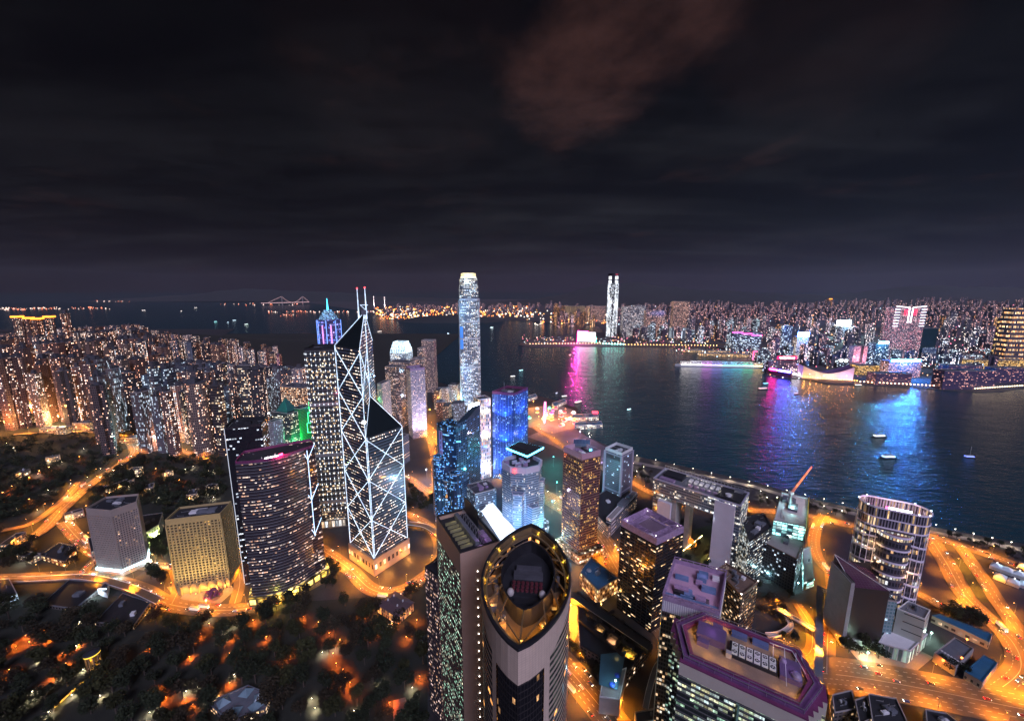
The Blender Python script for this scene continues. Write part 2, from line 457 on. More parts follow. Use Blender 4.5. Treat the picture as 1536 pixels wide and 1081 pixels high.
# ================================================================== ROADS
def crom(pts, per=8):
    out = []
    for i in range(len(pts) - 1):
        p0, p1, p2, p3 = pts[max(0, i - 1)], pts[i], pts[i + 1], pts[min(len(pts) - 1, i + 2)]
        for k in range(per):
            t = k / per
            out.append(tuple(.5 * (2 * p1[a] + (p2[a] - p0[a]) * t + (2 * p0[a] - 5 * p1[a] + 4 * p2[a] - p3[a]) * t * t + (3 * p1[a] - p0[a] - 3 * p2[a] + p3[a]) * t ** 3) for a in (0, 1)))
    out.append(tuple(pts[-1][:2])); return out
ROADS = {}
_rz = [0.0]
def road(key, px, w, lanes=4, label='', mark=True):
    c = crom([tuple(ats(*p)[:2]) for p in px]); _rz[0] += .03; dz = .12 + _rz[0]
    b = MB(); mk = MB(); s = 0; ed = []
    for i in range(len(c)):
        a, e = c[max(0, i - 1)], c[min(len(c) - 1, i + 1)]
        d = Vector((e[0] - a[0], e[1] - a[1])).normalized(); n = Vector((-d.y, d.x))
        ed.append((Vector(c[i]), n, d))
    P = lambda k, o, z: (*(ed[k][0] + ed[k][1] * o), terr(*c[k]) + z)
    for i in range(len(c) - 1):
        L = math.dist(c[i], c[i + 1])
        b.face([P(i, -w / 2, dz), P(i + 1, -w / 2, dz), P(i + 1, w / 2, dz), P(i, w / 2, dz)][::-1])
        for o in (-w / 2, w / 2):       # kerbs
            b.bar(P(i, o, dz + .05), P(i + 1, o, dz + .05), .5, .3)
        if mark:
            for k in range(1, lanes):
                o = -w / 2 + w * k / lanes; solid = (k * 2 == lanes)
                n = max(1, int(L / 6)) if not solid else 1
                for q in range(n):
                    t0, t1 = q / n, (q + (.5 if not solid else 1)) / n
                    A, B = Vector(P(i, o, dz + .02)), Vector(P(i + 1, o, dz + .02))
                    m0, m1 = A.lerp(B, t0), A.lerp(B, t1); nn = ed[i][1].to_3d() * .22
                    mk.face([m0 - nn, m1 - nn, m1 + nn, m0 + nn][::-1])
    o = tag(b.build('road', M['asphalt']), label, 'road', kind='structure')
    if mark: mk.build('lane_marking', M['paint'], o)
    ROADS[key] = (c, w, lanes, dz, ed)
road('hill', [(-60, 838), (0, 822), (60, 798), (95, 762), (140, 722), (180, 695), (202, 676), (190, 655)], 18, 4, 'lit road climbing through the dark trees on the left')
road('hill2', [(-60, 806), (0, 796), (48, 784), (92, 752), (120, 722)], 11, 2, 'slip road beside the hill road')
road('cotton', [(-60, 868), (0, 868), (110, 863), (160, 868), (215, 885), (255, 906), (330, 915), (390, 908), (440, 890), (484, 868)], 18, 4, 'curving road in front of the grey and ochre office towers')
road('jam', [(95, 782), (122, 812), (150, 832), (205, 846), (262, 852)], 16, 4, 'crowded street behind the grey office tower')
road('slip', [(150, 832), (134, 848), (124, 858), (110, 863)], 11, 2, 'short link road by the old hall')
road('murray', [(262, 852), (268, 880), (258, 905)], 12, 2, 'street beside the ochre tower')
road('murray2', [(352, 905), (360, 870), (352, 835), (345, 800)], 12, 2, 'lane behind the ochre tower')
road('boc', [(430, 800), (478, 822), (520, 850), (558, 884), (600, 886), (640, 862), (664, 838)], 18, 4, 'orange lit street around the braced tower')
road('boc2', [(606, 770), (640, 786), (658, 812), (656, 850)], 16, 3, 'curving street right of the braced tower')
road('harcourt', [(1040, 990), (985, 925), (930, 860), (893, 800), (838, 756), (760, 716), (690, 682), (642, 645), (604, 610), (570, 582)], 36, 8, 'wide highway running between the office towers')
road('queens', [(664, 838), (740, 890), (835, 985), (880, 1035), (940, 1110), (1000, 1190)], 28, 6, 'broad avenue at the foot of the oval tower')
road('shore', [(800, 640), (850, 672), (900, 700), (945, 722), (985, 742), (1060, 760), (1140, 766), (1190, 768), (1230, 778)], 15, 4, 'waterfront road behind the arch building')
road('shore2', [(1230, 778), (1290, 790), (1400, 806), (1470, 828), (1536, 852), (1640, 890)], 20, 4, 'waterfront road at right')
road('loop', [(1236, 772), (1222, 800), (1224, 830), (1246, 858), (1290, 872), (1370, 888), (1420, 912), (1455, 902)], 14, 3, 'curving road around the vacant plot')
road('mid', [(1395, 806), (1420, 845), (1445, 890), (1480, 925), (1520, 965), (1530, 1005), (1490, 1040)], 20, 4, 'road between the vacant plots at right')
road('mid2', [(1440, 820), (1475, 868), (1505, 915), (1560, 985)], 15, 3, 'second carriageway beside the grass strip')
road('glou', [(1150, 1010), (1230, 1010), (1300, 1018), (1400, 1036), (1536, 1064), (1700, 1098)], 40, 8, 'wide highway along the lower right')
road('drake', [(1240, 1010), (1242, 950), (1250, 900), (1246, 858)], 13, 2, 'street beside the long footbridge roof')
road('garden', [(1150, 955), (1185, 985), (1215, 978), (1216, 940), (1195, 905)], 10, 2, 'ramp looping round the small garden')
road('midlevel', [(20, 652), (80, 648), (140, 648), (190, 655), (250, 668), (310, 690)], 12, 2, 'street at the foot of the left towers')
road('central', [(548, 640), (570, 690), (618, 720), (650, 745)], 16, 4, 'street between the braced tower and the blue glass tower')
road('central2', [(608, 612), (640, 650), (652, 700), (650, 745)], 14, 4, 'street in front of the round windowed tower')
road('kowroad', [(780, 516), (860, 514), (960, 512), (1060, 514), (1100, 520), (1130, 520), (1170, 522)], 40, 6, 'lit road along the far shore', False)

def sheet(name, px, mat, label, z=.07, kind='structure', cat=None):
    b = MB(); b.face([(p.x, p.y, terr(p.x, p.y) + z) for p in [ats(*q) for q in px]][::1])
    # face up
    f = b.f[0]; a, c, d = (Vector(b.v[i]) for i in f[:3])
    if (c - a).cross(d - a).z < 0: b.f[0] = tuple(reversed(f)); b.uv.reverse()
    return tag(b.build(name, mat), label, cat or name.replace('_', ' '), kind=kind)
M['dirt'] = plain('bare dirt plot', (.030, .023, .034), .9, .35, .12)
sheet('vacant_plot', [(1247, 803), (1285, 801), (1300, 850), (1262, 846), (1248, 838)], M['dirt'], 'dark vacant plot left of the curved glass tower')
sheet('vacant_plot', [(1372, 828), (1394, 822), (1408, 850), (1434, 908), (1375, 888)], M['dirt'], 'dark vacant plot right of the curved glass tower')
sheet('vacant_plot', [(1482, 868), (1560, 860), (1640, 930), (1552, 945), (1518, 920)], M['dirt'], 'dark vacant plot under the white tents at right', z=.06)
sheet('lawn', [(1432, 838), (1449, 836), (1483, 904), (1466, 900)], M['grass'], 'narrow grass strip between two carriageways')
sheet('lawn', [(1188, 958), (1206, 944), (1210, 958), (1196, 970)], M['grass'], 'small green lawn inside the ramp loop', z=.5)
sheet('lawn', [(1020, 800), (1072, 785), (1075, 850), (1020, 870)], M['grass'], 'green park seen through the arch building')
sheet('event_ground', [(790, 655), (850, 630), (872, 650), (945, 690), (940, 705), (870, 690), (830, 668)], plain('event ground', (.10, .085, .11), .85, .3, .04), 'pale open event ground by the piers', z=.05)
sheet('fair_ground', [(792, 612), (835, 606), (864, 616), (868, 640), (830, 650), (792, 640)], M['pave'], 'lit fairground paving beside the wheel', z=.09)
sheet('plaza', [(845, 905), (862, 900), (878, 925), (860, 965), (842, 960)], M['pave'], 'orange lit plaza beside the oval tower', z=.05)
sheet('plaza', [(250, 880), (340, 868), (352, 885), (330, 905), (270, 905)], M['pave'], 'forecourt of the ochre tower', z=.06)
sheet('plaza', [(1275, 975), (1330, 950), (1400, 985), (1370, 1010), (1300, 1005)], M['pave'], 'forecourt of the pale theatre block', z=.06)
sheet('promenade', [(946, 690), (1130, 727), (1215, 752), (1400, 796), (1560, 826), (1560, 832), (1400, 800), (1215, 757), (1130, 731), (946, 694)], M['pave'], 'waterfront promenade', z=.09)
sheet('court', [(900, 1005), (938, 1000), (925, 1060), (897, 1052)], plain('blue court', (.06, .16, .22), .7, .15), 'pale blue rooftop court by the mall', z=18.2)

# ================================================================== STREET LAMPS
def lamp_proto(name, label, emis, power, color, h=11.0, arm=2.2, r=.55):
    t = thing(name, label, 'street lamp')
    MB().cyl((0, 0, 0), .14, h, 6, .08).build('pole', M['grey'], t)
    MB().bar((0, 0, h - .2), (arm, 0, h + .3), .12).build('arm', M['grey'], t)
    hd = MB().box((arm, 0, h + .2), (1.3, .6, .22)).build('lamp_head', M['grey'], t)
    MB().dome((arm, 0, h), r, .32, 8, 4, True).build('bulb', emis, hd)
    light('SPOT', (arm, 0, h - .5), power, color, t, .5, R(158), (arm, 0, 0))
    return t
ORANGE = (1, .32, .016); WARMW = (1, .72, .38)
LP_O = lamp_proto('street_lamp', '', M['g_orange'], 52000, ORANGE, 12, r=.45)
LP_W = lamp_proto('street_lamp', '', M['g_lamp'], 9000, (1, .80, .55), 8, .2, .7)
LP_R = lamp_proto('garden_lamp', '', M['g_orange'], 24000, (1, .15, .012), 5, .2, .5)
_first = {}
def lamp(proto, x, y, rz, label, group, z=None, s=1.0):
    z = terr(x, y) if z is None else z
    if proto.name not in _first:
        _first[proto.name] = 1; o = proto; o.location = (x, y, z); o.rotation_euler.z = rz; o['label'] = label; o['group'] = group
    else: o = dup(proto, (x, y, z), rz, label, group)
    if s != 1.0: o.scale = (s, s, s)
    return o
def lamps_along(key, step, desc, proto=None, off=1.5, t0=0.0, t1=1.0, both=True):
    c, w, lanes, dz, ed = ROADS[key]; s = step * .5; sd = 1
    n = len(c); acc = 0
    for i in range(int(n * t0), int((n - 1) * t1)):
        L = math.dist(c[i], c[i + 1])
        while s <= acc + L:
            t = (s - acc) / L; p = Vector(c[i]).lerp(Vector(c[i + 1]), t)
            q = p + ed[i][1] * sd * (w / 2 + off)
            px = pix((q.x, q.y, 10))
            if -120 < px[0] < 1660 and px[1] < 1200:
                a = math.atan2(ed[i][1].y, ed[i][1].x) + (math.pi if sd > 0 else 0)
                lamp(proto or LP_O, q.x, q.y, a, 'sodium street lamp beside the ' + desc, 'street lamps beside the ' + desc)
            if both: sd = -sd
            s += step
        acc += L
lamps_along('hill', 30, 'hill road through the dark trees')
lamps_along('hill2', 40, 'slip road left of the hill road')
lamps_along('cotton', 30, 'curving road below the office towers')
lamps_along('jam', 34, 'crowded street behind the grey tower')
lamps_along('murray', 34, 'street left of the ochre tower'); lamps_along('murray2', 34, 'lane right of the ochre tower')
lamps_along('boc', 24, 'street around the braced tower')
lamps_along('boc2', 28, 'street right of the braced tower')
lamps_along('harcourt', 24, 'wide highway between the towers')
lamps_along('queens', 26, 'avenue at the foot of the oval tower')
lamps_along('shore', 34, 'waterfront road behind the arch building')
lamps_along('shore2', 30, 'waterfront road at right')
lamps_along('loop', 30, 'road around the vacant plot')
lamps_along('mid', 27, 'road between the vacant plots')
lamps_along('mid2', 30, 'carriageway beside the grass strip')
lamps_along('glou', 24, 'wide highway at lower right')
lamps_along('drake', 30, 'street beside the footbridge roof')
lamps_along('garden', 30, 'garden ramp')
lamps_along('midlevel', 40, 'street at the foot of the left towers')
lamps_along('central', 34, 'street left of the blue glass tower'); lamps_along('central2', 36, 'street before the round windowed tower')
def spots(l, proto, label, group, z=None, s=1.0):
    for x, y in l:
        p = ats(x, y); lamp(proto, p.x, p.y, rnd.uniform(0, 6.3), label, group, z, s)
spots([(955 + i * 28, 688 + i * 6.6) for i in range(21)], LP_W, 'pale globe lamp on the promenade railing', 'promenade lamps')
spots([(850, 925), (857, 945), (868, 912)], LP_O, 'lamp in the orange plaza beside the oval tower', 'plaza lamps')
spots([(1175, 930), (1162, 912), (1205, 925), (1180, 975)], LP_O, 'lamp beside the looping garden ramp', 'garden ramp lamps')
spots([(720, 640), (745, 640), (668, 640), (668, 600), (640, 615), (590, 575)], LP_O, 'lamp on the streets near the tall silver tower', 'central lamps')
spots([(1140, 742), (1165, 752), (1180, 757), (1205, 768), (1150, 752), (1235, 765), (1262, 772), (950, 700), (965, 705), (955, 712), (940, 700), (985, 720)], LP_W, 'pale lamp in the waterfront gardens', 'waterfront garden lamps')
rp = random.Random(77)
spots([(rp.uniform(0, 630), rp.uniform(925, 1075)) for _ in range(34)] + [(rp.uniform(150, 335), rp.uniform(700, 765)) for _ in range(16)] + [(rp.uniform(0, 150), rp.uniform(665, 770)) for _ in range(14)], LP_W, 'small pale path lamp among the dark trees', 'path lamps', None, .55)
# lamps among the trees of the park
spots([(40, 958), (20, 968), (60, 950), (95, 985), (120, 972), (285, 990), (296, 960), (310, 905), (236, 1038), (250, 1050), (330, 1050), (365, 1040), (290, 1062), (505, 1000), (518, 1022), (530, 1040), (494, 955), (510, 965), (455, 930), (478, 938), (560, 950), (588, 940), (625, 935), (630, 1020), (345, 985), (300, 955), (315, 940), (540, 925), (430, 985), (585, 1060), (25, 975), (45, 968), (70, 965), (100, 1000), (80, 1020), (280, 1052), (305, 1045), (345, 1030), (515, 1010), (525, 1030), (500, 985), (400, 960), (380, 935), (345, 960), (610, 960), (15, 1010), (180, 990), (225, 975)],
      LP_R, 'low orange garden lamp glowing among the park trees', 'park lamps', s=1.0)
spots([(20, 735), (45, 722), (60, 712), (75, 706), (5, 745), (45, 755), (150, 662), (245, 712), (235, 708), (120, 690), (130, 765), (165, 745), (270, 725), (150, 745)], LP_R, 'orange lamp glowing on the wooded slope at left', 'hillside lamps', s=1.6)

M['parkfloor'] = plain('park floor', (.014, .016, .010), .95, .5, .12)
sheet('park_ground', [(-60, 884), (60, 884), (110, 880), (214, 904), (260, 918), (330, 926), (400, 920), (450, 902), (560, 895), (640, 872), (642, 1120), (-60, 1120)], M['parkfloor'], 'dark planted park ground', z=.05)
# ================================================================== LANDMARK BUILDINGS
def clutter(poly, z, n, parent, seed=1, mat='grey', hmax=4.0, name='plant_box', smax=.28):
    """rooftop machinery standing on the roof: each box a part"""
    r = random.Random(seed); p = [Vector(q[:2]) for q in inset(ccw(poly), 3)]
    c = sum(p, Vector((0, 0))) / len(p); e = (p[1] - p[0]); L = e.length; a = math.atan2(e.y, e.x)
    for _ in range(n):
        k = r.randrange(len(p)); t = r.random(); q = c.lerp(p[k].lerp(p[(k + 1) % len(p)], t), r.uniform(.05, .72))
        sx, sy, h = r.uniform(.10, smax) * L, r.uniform(.08, smax * .7) * L, r.uniform(1.2, hmax)
        b = MB().box((q.x, q.y, z), (sx, sy, h), a)
        if r.random() < .5:
            b.box((q.x, q.y, z + h), (sx * .6, sy * .6, .5), a)
        b.build(name, M[mat] if r.random() < .7 else M['white'], parent)
    if n > 2:
        pp = MB()
        for _ in range(5):
            k = r.randrange(len(p)); q = c.lerp(p[k], r.uniform(.3, .9)); s = q + e.normalized() * r.choice([-1, 1]) * r.uniform(.15, .4) * L
            s = c + (s - c) * min(1, .8 * (p[k] - c).length / max(.1, (s - c).length)); pp.bar((*q, z + .5), (*s, z + .5), .35); pp.bar((*s, z), (*s, z + 1.4), .3)
        pp.build('pipe', M['steel'], parent)
def tower(name, label, cat, poly, z1, wall, z0=0.0, roof='roof', rim='concrete', par=1.4, n=5, group=None, seed=1, rimw=.7, cmat='grey', hmax=4.0):
    poly = [tuple(p[:2]) for p in ccw(poly)]; c = cent(poly)
    t = thing(name, label, cat, (c[0], c[1], z0), 0, group)
    MB().prism(poly, z0, z1 - par, False, vbase=z0).build('wall', wall, t)
    inn = inset(poly, rimw)
    MB().face([(*p, z1 - par - .3) for p in inn]).build('roof', M[roof], t)
    MB().ring(poly, inn, z1 - par, z1).build('parapet', M[rim], t)
    if n: clutter(inn, z1 - par - .3, n, t, seed, cmat, hmax)
    return t
def par4(a, b, c):
    """fourth corner from three"""
    return [tuple(a[:2]), tuple(b[:2]), tuple(c[:2]), (a[0] + c[0] - b[0], a[1] + c[1] - b[1])]

# ---- 1 braced tower (four triangular shafts) ------------------------------------------------
def braced():
    F_, Rr = Vector((-176, 452)), Vector((-144, 495))
    ex = (Rr - F_); L = 52.5; ex = ex.normalized() * L; ey = Vector((-ex.y, ex.x))
    F, Rc, Lc, B = F_, F_ + ex, F_ + ey, F_ + ex + ey; Cc = (F + B) / 2
    t = thing('braced_tower', 'dark glass tower of stepped triangular shafts outlined in white crossed tubes, twin masts on top', 'skyscraper', (F.x, F.y, 0))
    m = facade('braced glass', (.03, .04, .052), (.22, .30, .40), 1.5, 4.0, .92, .30, .30, [(0, (1, .62, .4)), (.4, (1, .85, .7)), (.7, (.85, .92, 1)), (1, (.4, .75, 1))], 1.8, 7, .9, .25, .06, metal=.55)
    bz = 24.0; mod = 53.0
    zk = [bz + mod * k for k in range(7)]
    zFL, zFR = zk[5] + 4, zk[3] + 2
    apex = zFL + 40; apr = zFR + 42
    sh = MB()
    sh.wall(Lc, F, bz, zFL); sh.wall(F, Rc, bz, zFR)
    sh.wall(Rc, B, bz, zFR + 0); sh.wall(B, Lc, bz, zFL)
    # slanted vertical faces along the diagonals
    z = lambda p, h: (p.x, p.y, h)
    sh.face([z(F, zFR), z(Cc, apr), z(Cc, apex), z(F, zFL)], [(0, zFR), (37, apr), (37, apex), (0, zFL)])
    sh.face([z(Cc, apr), z(B, zFR), z(B, zFL), z(Cc, apex)], [(0, apr), (37, zFR), (37, zFL), (0, apex)])
    sh.build('glass_shaft', m, t)
    rm = facade('sloped glazing', (.012, .018, .02), (.010, .016, .018), 2.4, 2.4, .9, .9, .0, e=0, rough=.2, grough=.08)
    r = MB()
    r.face([z(Lc, zFL), z(F, zFL), z(Cc, apex)]); r.face([z(B, zFL), z(Lc, zFL), z(Cc, apex)])
    r.build('upper_sloped_roof', rm, t)
    r = MB(); r.face([z(F, zFR), z(Rc, zFR), z(Cc, apr)]); r.face([z(Rc, zFR), z(B, zFR), z(Cc, apr)])
    r.build('lower_sloped_roof', rm, t)
    pod = inset([tuple(p) for p in (F, Rc, B, Lc)], -2.2)
    pm = facade('granite podium', (.30, .22, .17), (.03, .025, .03), 6.5, 24, .52, .26, .25, WARM, 1.2, rough=.6)
    MB().prism(pod, 0, bz - .6, True).build('podium', pm, t)
    # lit tubes
    o = .55
    out = {id(p): p + (p - Cc).normalized() * o for p in (F, Rc, Lc, B)}
    F2, R2, L2, B2, C2 = (out[id(p)] for p in (F, Rc, Lc, B)) if False else (out[id(F)], out[id(Rc)], out[id(Lc)], out[id(B)], Cc)
    w = .62
    def face_tubes(A, Bq, kmax, nm):
        mb = MB()
        for k in range(kmax):
            mb.bar(z(A, zk[k]), z(Bq, zk[k + 1]), w); mb.bar(z(Bq, zk[k]), z(A, zk[k + 1]), w)
        mb.build(nm, M['g_ice'], t)
    face_tubes(L2, F2, 5, 'cross_brace'); face_tubes(F2, R2, 3, 'cross_brace')
    for p, q, top in ((F2, F, zFL), (L2, Lc, zFL), (R2, Rc, zFR)):
        mb = MB(); mb.bar(z(p, bz), z(p, top), w * 1.05)
        mb.build('edge_tube', M['g_ice'], t)
    d1 = (R2 - F2).normalized() * 1.7
    mb = MB(); mb.bar(z(F2 + d1, bz), z(F2 + d1, zFR), .5); mb.build('edge_tube', M['g_ice'], t)
    mb = MB()
    for a, b_ in (((L2, zFL), (C2, apex)), ((F2, zFL), (C2, apex)), ((R2, zFR), (C2, apr)), ((F2, zFR), (C2, apr)), ((F2, zFR), (F2, zFL)), ((B2, zFL), (C2, apex))):
        mb.bar(z(a[0], a[1] + .4), z(b_[0], b_[1] + .4), .55)
    mb.bar(z(C2, apr), z(C2, apex + 1), .9)
    # upper bracing on the slanted vertical face
    mid = F2.lerp(C2, .5)
    mb.bar(z(F2, zk[4]), z(C2, zk[5]), .8); mb.bar(z(F2, zk[5]), z(C2, zk[4] + 8), .8)
    mb.build('roof_edge_tube', M['g_ice'], t)
    MB().bar(z(Cc, apex - 3), z(Cc, apex + 3), 6, 6).build('mast_base', M['grey'], t)
    for k, (dx, top) in enumerate(((-4.6, 362), (4.6, 363))):
        q = Cc + ex.normalized() * dx * .5 - ey.normalized() * dx + Vector((-2.5, 0))
        a = MB(); a.cyl((q.x, q.y, apex - 8), 1.0, top - apex + 8, 8, .35); mo = a.build('mast', M['g_ice'], t)
        MB().dome((q.x, q.y, top), 1.1, 1.1, 8, 3, True).build('beacon', M['g_red'], mo)
    a1, a2 = Cc + ex.normalized() * -2.3 + ey.normalized() * 4.6, Cc + ex.normalized() * 2.3 - ey.normalized() * 4.6
    MB().bar(z(a1, apex + 9), z(a2, apex + 9), .7).bar(z(a1, apex + 9), z(a2, apex), .5).build('mast_brace', M['g_ice'], t)
    q = F.lerp(Cc, .1); 
    s = MB().dome((q.x - 1.2, q.y - 2, 204), 2.4, 2.4, 10, 4, True); s.build('searchlight', M['g_white'], t)
    for q, o in ((F.lerp(Rc, .3), 1), (F.lerp(Rc, .75), 1), (F.lerp(Lc, .3), 1), (F.lerp(Lc, .75), 1)):
        o = (q - Cc).normalized() * 13; light('POINT', (*(q + o), 6), 26000, (1, .36, .05), t, .6)  # added orange fill lights, standing in for street glow on the podium
    return t
braced()

# ---- 2 square tower with grid of lights -----------------------------------------------------
def grid_tower():
    a, b = Vector((-294, 553)), Vector((-250, 562)); e = (b - a).normalized() * 46; n = Vector((-e.y, e.x))
    poly = [a, a + e, a + e + n, a + n]
    m = facade('grid steel', (.10, .11, .11), (.022, .026, .03), 2.0, 4.1, .86, .50, .28, [(0, (1, .62, .32)), (.4, (1, .85, .6)), (1, (.9, .95, 1))], 1.25, 5, .6, .4, .1, metal=.3)
    t = tower('grid_tower', 'square silver office tower dotted with a regular grid of white lights', 'skyscraper', poly, 279, m, roof='roofdark', rim='darkm', par=3.5, n=4, cmat='darkm')
    wl = MB(); wn_ = MB(); nf = MB()
    for (p, q) in ((poly[0], poly[1]), (poly[3], poly[0]), (poly[1], poly[2])):
        d = (q - p).normalized(); out = Vector((d.y, -d.x))
        for i in range(8):
            s = p + d * (2.0 + 42 * i / 7) + out * .35
            nf.bar((s.x, s.y, 26), (s.x, s.y, 275), .55)
            for k in range(30):
                zz = 30 + k * 8.3
                wl.dome((s.x + out.x * .4, s.y + out.y * .4, zz), .62, 1.5, 6, 3, True)
        for k in range(3):
            zz = (42, 118, 196)[k]
            wn_.bar((*(p + out * .2), zz), (*(q + out * .2), zz), .8, 5)
    nf.build('vertical_fin', M['steel'], t)
    o = wl.build('point_light', glow('grid dot', (.82, .92, 1), 1.5, False), t); o['kind'] = 'stuff'
    wn_.build('plant_floor_band', M['steel'], t)
    MB().prism(inset([tuple(p) for p in poly], -3), 0, 14).build('lobby', facade('lobby', (.2, .17, .13), (.05, .04, .03), 5, 14, .8, .7, .9, WARM, 1.2), t)
grid_tower()

# ---- 3 curved dark block + tall dark slab ---------------------------------------------------
def curved():
    A_, B_ = Vector((-302, 405)), Vector((-247, 443))
    d = (B_ - A_); L = d.length; d.normalize(); n = Vector((d.y, -d.x))
    arc = [A_ + d * L * i / 12 + n * 11 * math.sin(math.pi * i / 12) for i in range(13)]
    back = [B_ + Vector((8, 10)), B_ + Vector((-7, 30)), A_ + Vector((-10, 30)), A_ + Vector((-6, 12))]
    poly = [tuple(p) for p in arc + back]
    m = facade('curved dark glass', (.05, .042, .05), (.018, .016, .022), 1.9, 3.7, 1.0, .40, .24, [(0, (1, .5, .3)), (.3, (1, .75, .6)), (.6, (1, .88, .9)), (1, (.8, .82, 1))], 1.5, 7, .95, .3, .08)
    t = tower('curved_office_block', 'dark office block with convex banded front and red and white rooftop sign', 'office tower', poly, 176, m, roof='roofdark', rim='plum', par=3, n=5, seed=4, cmat='darkm')
    bands = MB()
    for k in range(46):
        zz = 6 + k * 3.7
        for i in range(12):
            bands.bar((*(arc[i] + n * .22), zz), (*(arc[i + 1] + n * .22), zz), .35, .5)
    o = bands.build('sunshade_band', M['steel'], t)
    c = A_ + d * 30 + n * 9.0
    MB().bar((*(A_ + d * 27 + n * 9.5), 175), (*(A_ + d * 40 + n * 8.8), 175), .6, 3.6).build('sign', glow('white sign', (1, .93, .98), 9), t)
    MB().bar((*(A_ + d * 41 + n * 8.8), 175.4), (*(A_ + d * 45 + n * 8.2), 176), .6, 4.4).build('sign', glow('red sign', (1, .04, .10), 10), t)
    light('POINT', (*(A_ + d * 43 + n * 14), 178), 16000, (1, .08, .25), t, 1.5)
    # zigzag neon on the flat right side
    nz = MB(); p0 = B_ + Vector((3, 6)); out = Vector((.86, -.51)) * .5
    q0, q1 = B_ + out * 1.2, B_ + Vector((8, 10)) + out * 1.2
    zz = [170, 160, 148, 112, 98, 92, 56, 46]
    mid = q0.lerp(q1, .25)
    nz.bar((*mid, 172), (*mid, 60), .55)
    for z_ in (160, 108, 62):
        nz.bar((*q0, z_ + 8), (*mid, z_), .5); nz.bar((*mid, z_), (*q1, z_ + 18), .5)
    nz.build('neon_line', glow('pale blue neon', (.45, .65, 1), 2.0), t)
    MB().prism(inset(poly, -4), 0, 9).build('lobby', facade('yellow lobby', (.16, .12, .05), (.05, .04, .01), 9, 9, .7, .7, .85, [(0, (1, .6, .08)), (1, (1, .8, .25))], 2.4), t)
    # green uplight at the foot
    p = A_ + d * 20 + n * 16
    light('POINT', (p.x, p.y, 6), 14000, (1, .85, .12), t, 1)
    # tall slab behind
    poly2 = [(-331, 432), (-318, 428), (-300, 482), (-313, 487)]
    e = Vector((-318 + 331, 428 - 432)); 
    a, b = Vector((-330, 433)), Vector((-296, 446)); f = (b - a); n2 = Vector((-f.y, f.x)).normalized() * 34
    poly2 = [a, b, b + n2, a + n2]
    m2 = facade('black slab glass', (.016, .016, .022), (.010, .011, .016), 2.6, 4.0, .8, .4, .34, [(0, (.7, .8, 1)), (.6, (.85, .9, 1)), (1, (1, .85, .65))], 1.5, 6, .8, .25, .07)
    t2 = tower('black_slab_tower', 'tall black glass slab tower with rows of bluish lit windows', 'office tower', poly2, 205, m2, roof='roofdark', rim='darkm', par=3, n=3, cmat='darkm')
    MB().bar((*(a + Vector((-.4, -.3))), 4), (*(a + Vector((-.4, -.3))), 204), .5).build('edge_light', glow('pale edge', (.6, .7, .8), .5, False), t2)
curved()

# ---- 4 ochre grid block ---------------------------------------------------------------------
def deep_grid(name, label, poly, z0, z1, nx_list, nz, wm, gm, zs, depth=1.6, fill=.55, roofm='roofdark', par=7, solid=()):
    """a block whose facades are real deep frames with recessed glass"""
    poly = ccw(poly); c = cent(poly)
    t = thing(name, label, 'office tower', (c[0], c[1], z0))
    MB().prism(inset(poly, depth), z0, z1 - par, True, vbase=z0).build('window_glass', gm, t)
    fr = MB(); P = [Vector(p[:2]) for p in poly]
    for k in range(len(P)):
        p, q = P[k], P[(k + 1) % len(P)]; d = (q - p); L = d.length; d.normalize(); inn = Vector((-d.y, d.x)); nx = nx_list[k]
        if nx == 0:
            fr.wall(p, q, z0, z1 - par); continue
        hz = (z1 - par - zs) / nz; wx = L / nx; sw = wx * (1 - fill); sh = hz * (1 - fill) 
        for i in range(nx + 1):
            s = p + d * (wx * i)
            a, b = s - d * sw / 2 + inn * depth / 2, s + d * sw / 2 + inn * depth / 2
            fr.bar((*((a + b) / 2), zs - 1), (*((a + b) / 2), z1 - par + .2), depth, sw, (d.x, d.y, 0)) if False else fr.prism(rect((a + b) / 2, sw, depth, math.atan2(d.y, d.x)), zs, z1 - par, False)
        for j in range(nz + 1):
            zz = zs + hz * j; m_ = (p + q) / 2 + inn * (depth / 2 + .03)
            fr.prism(rect(m_, L, depth - .06, math.atan2(d.y, d.x)), zz - sh / 2, zz + sh / 2, True, True)
        fr.wall(p + inn * .3, q + inn * .3, z0, zs - sh / 2) if zs > z0 + 1 else None
    fr.build('wall', wm, t)
    inn = inset(poly, .8)
    MB().ring(poly, inn, z1 - par - .02, z1).build('parapet', wm, t)
    MB().face([(*p, z1 - 2.5) for p in inn]).build('roof', M[roofm], t)
    clutter(inn, z1 - 2.5, 5, t, 3, 'grey', 3)
    return t
ochre = plain('ochre concrete', (.36, .27, .12), .75, .12)
wg = facade('recessed windows', (.03, .03, .03), (.03, .026, .02), 3.0, 4.0, .9, .8, .12, [(0, (1, .55, .15)), (1, (1, .8, .45))], .8, rough=.4)
mt = deep_grid('ochre_grid_block', 'ochre concrete block with deep square window recesses and arched base', par4((-347, 431), (-401, 417), (-407, 445)), 0, 99, [15, 8, 15, 8], 23, ochre, wg, 12, 1.1, .62)
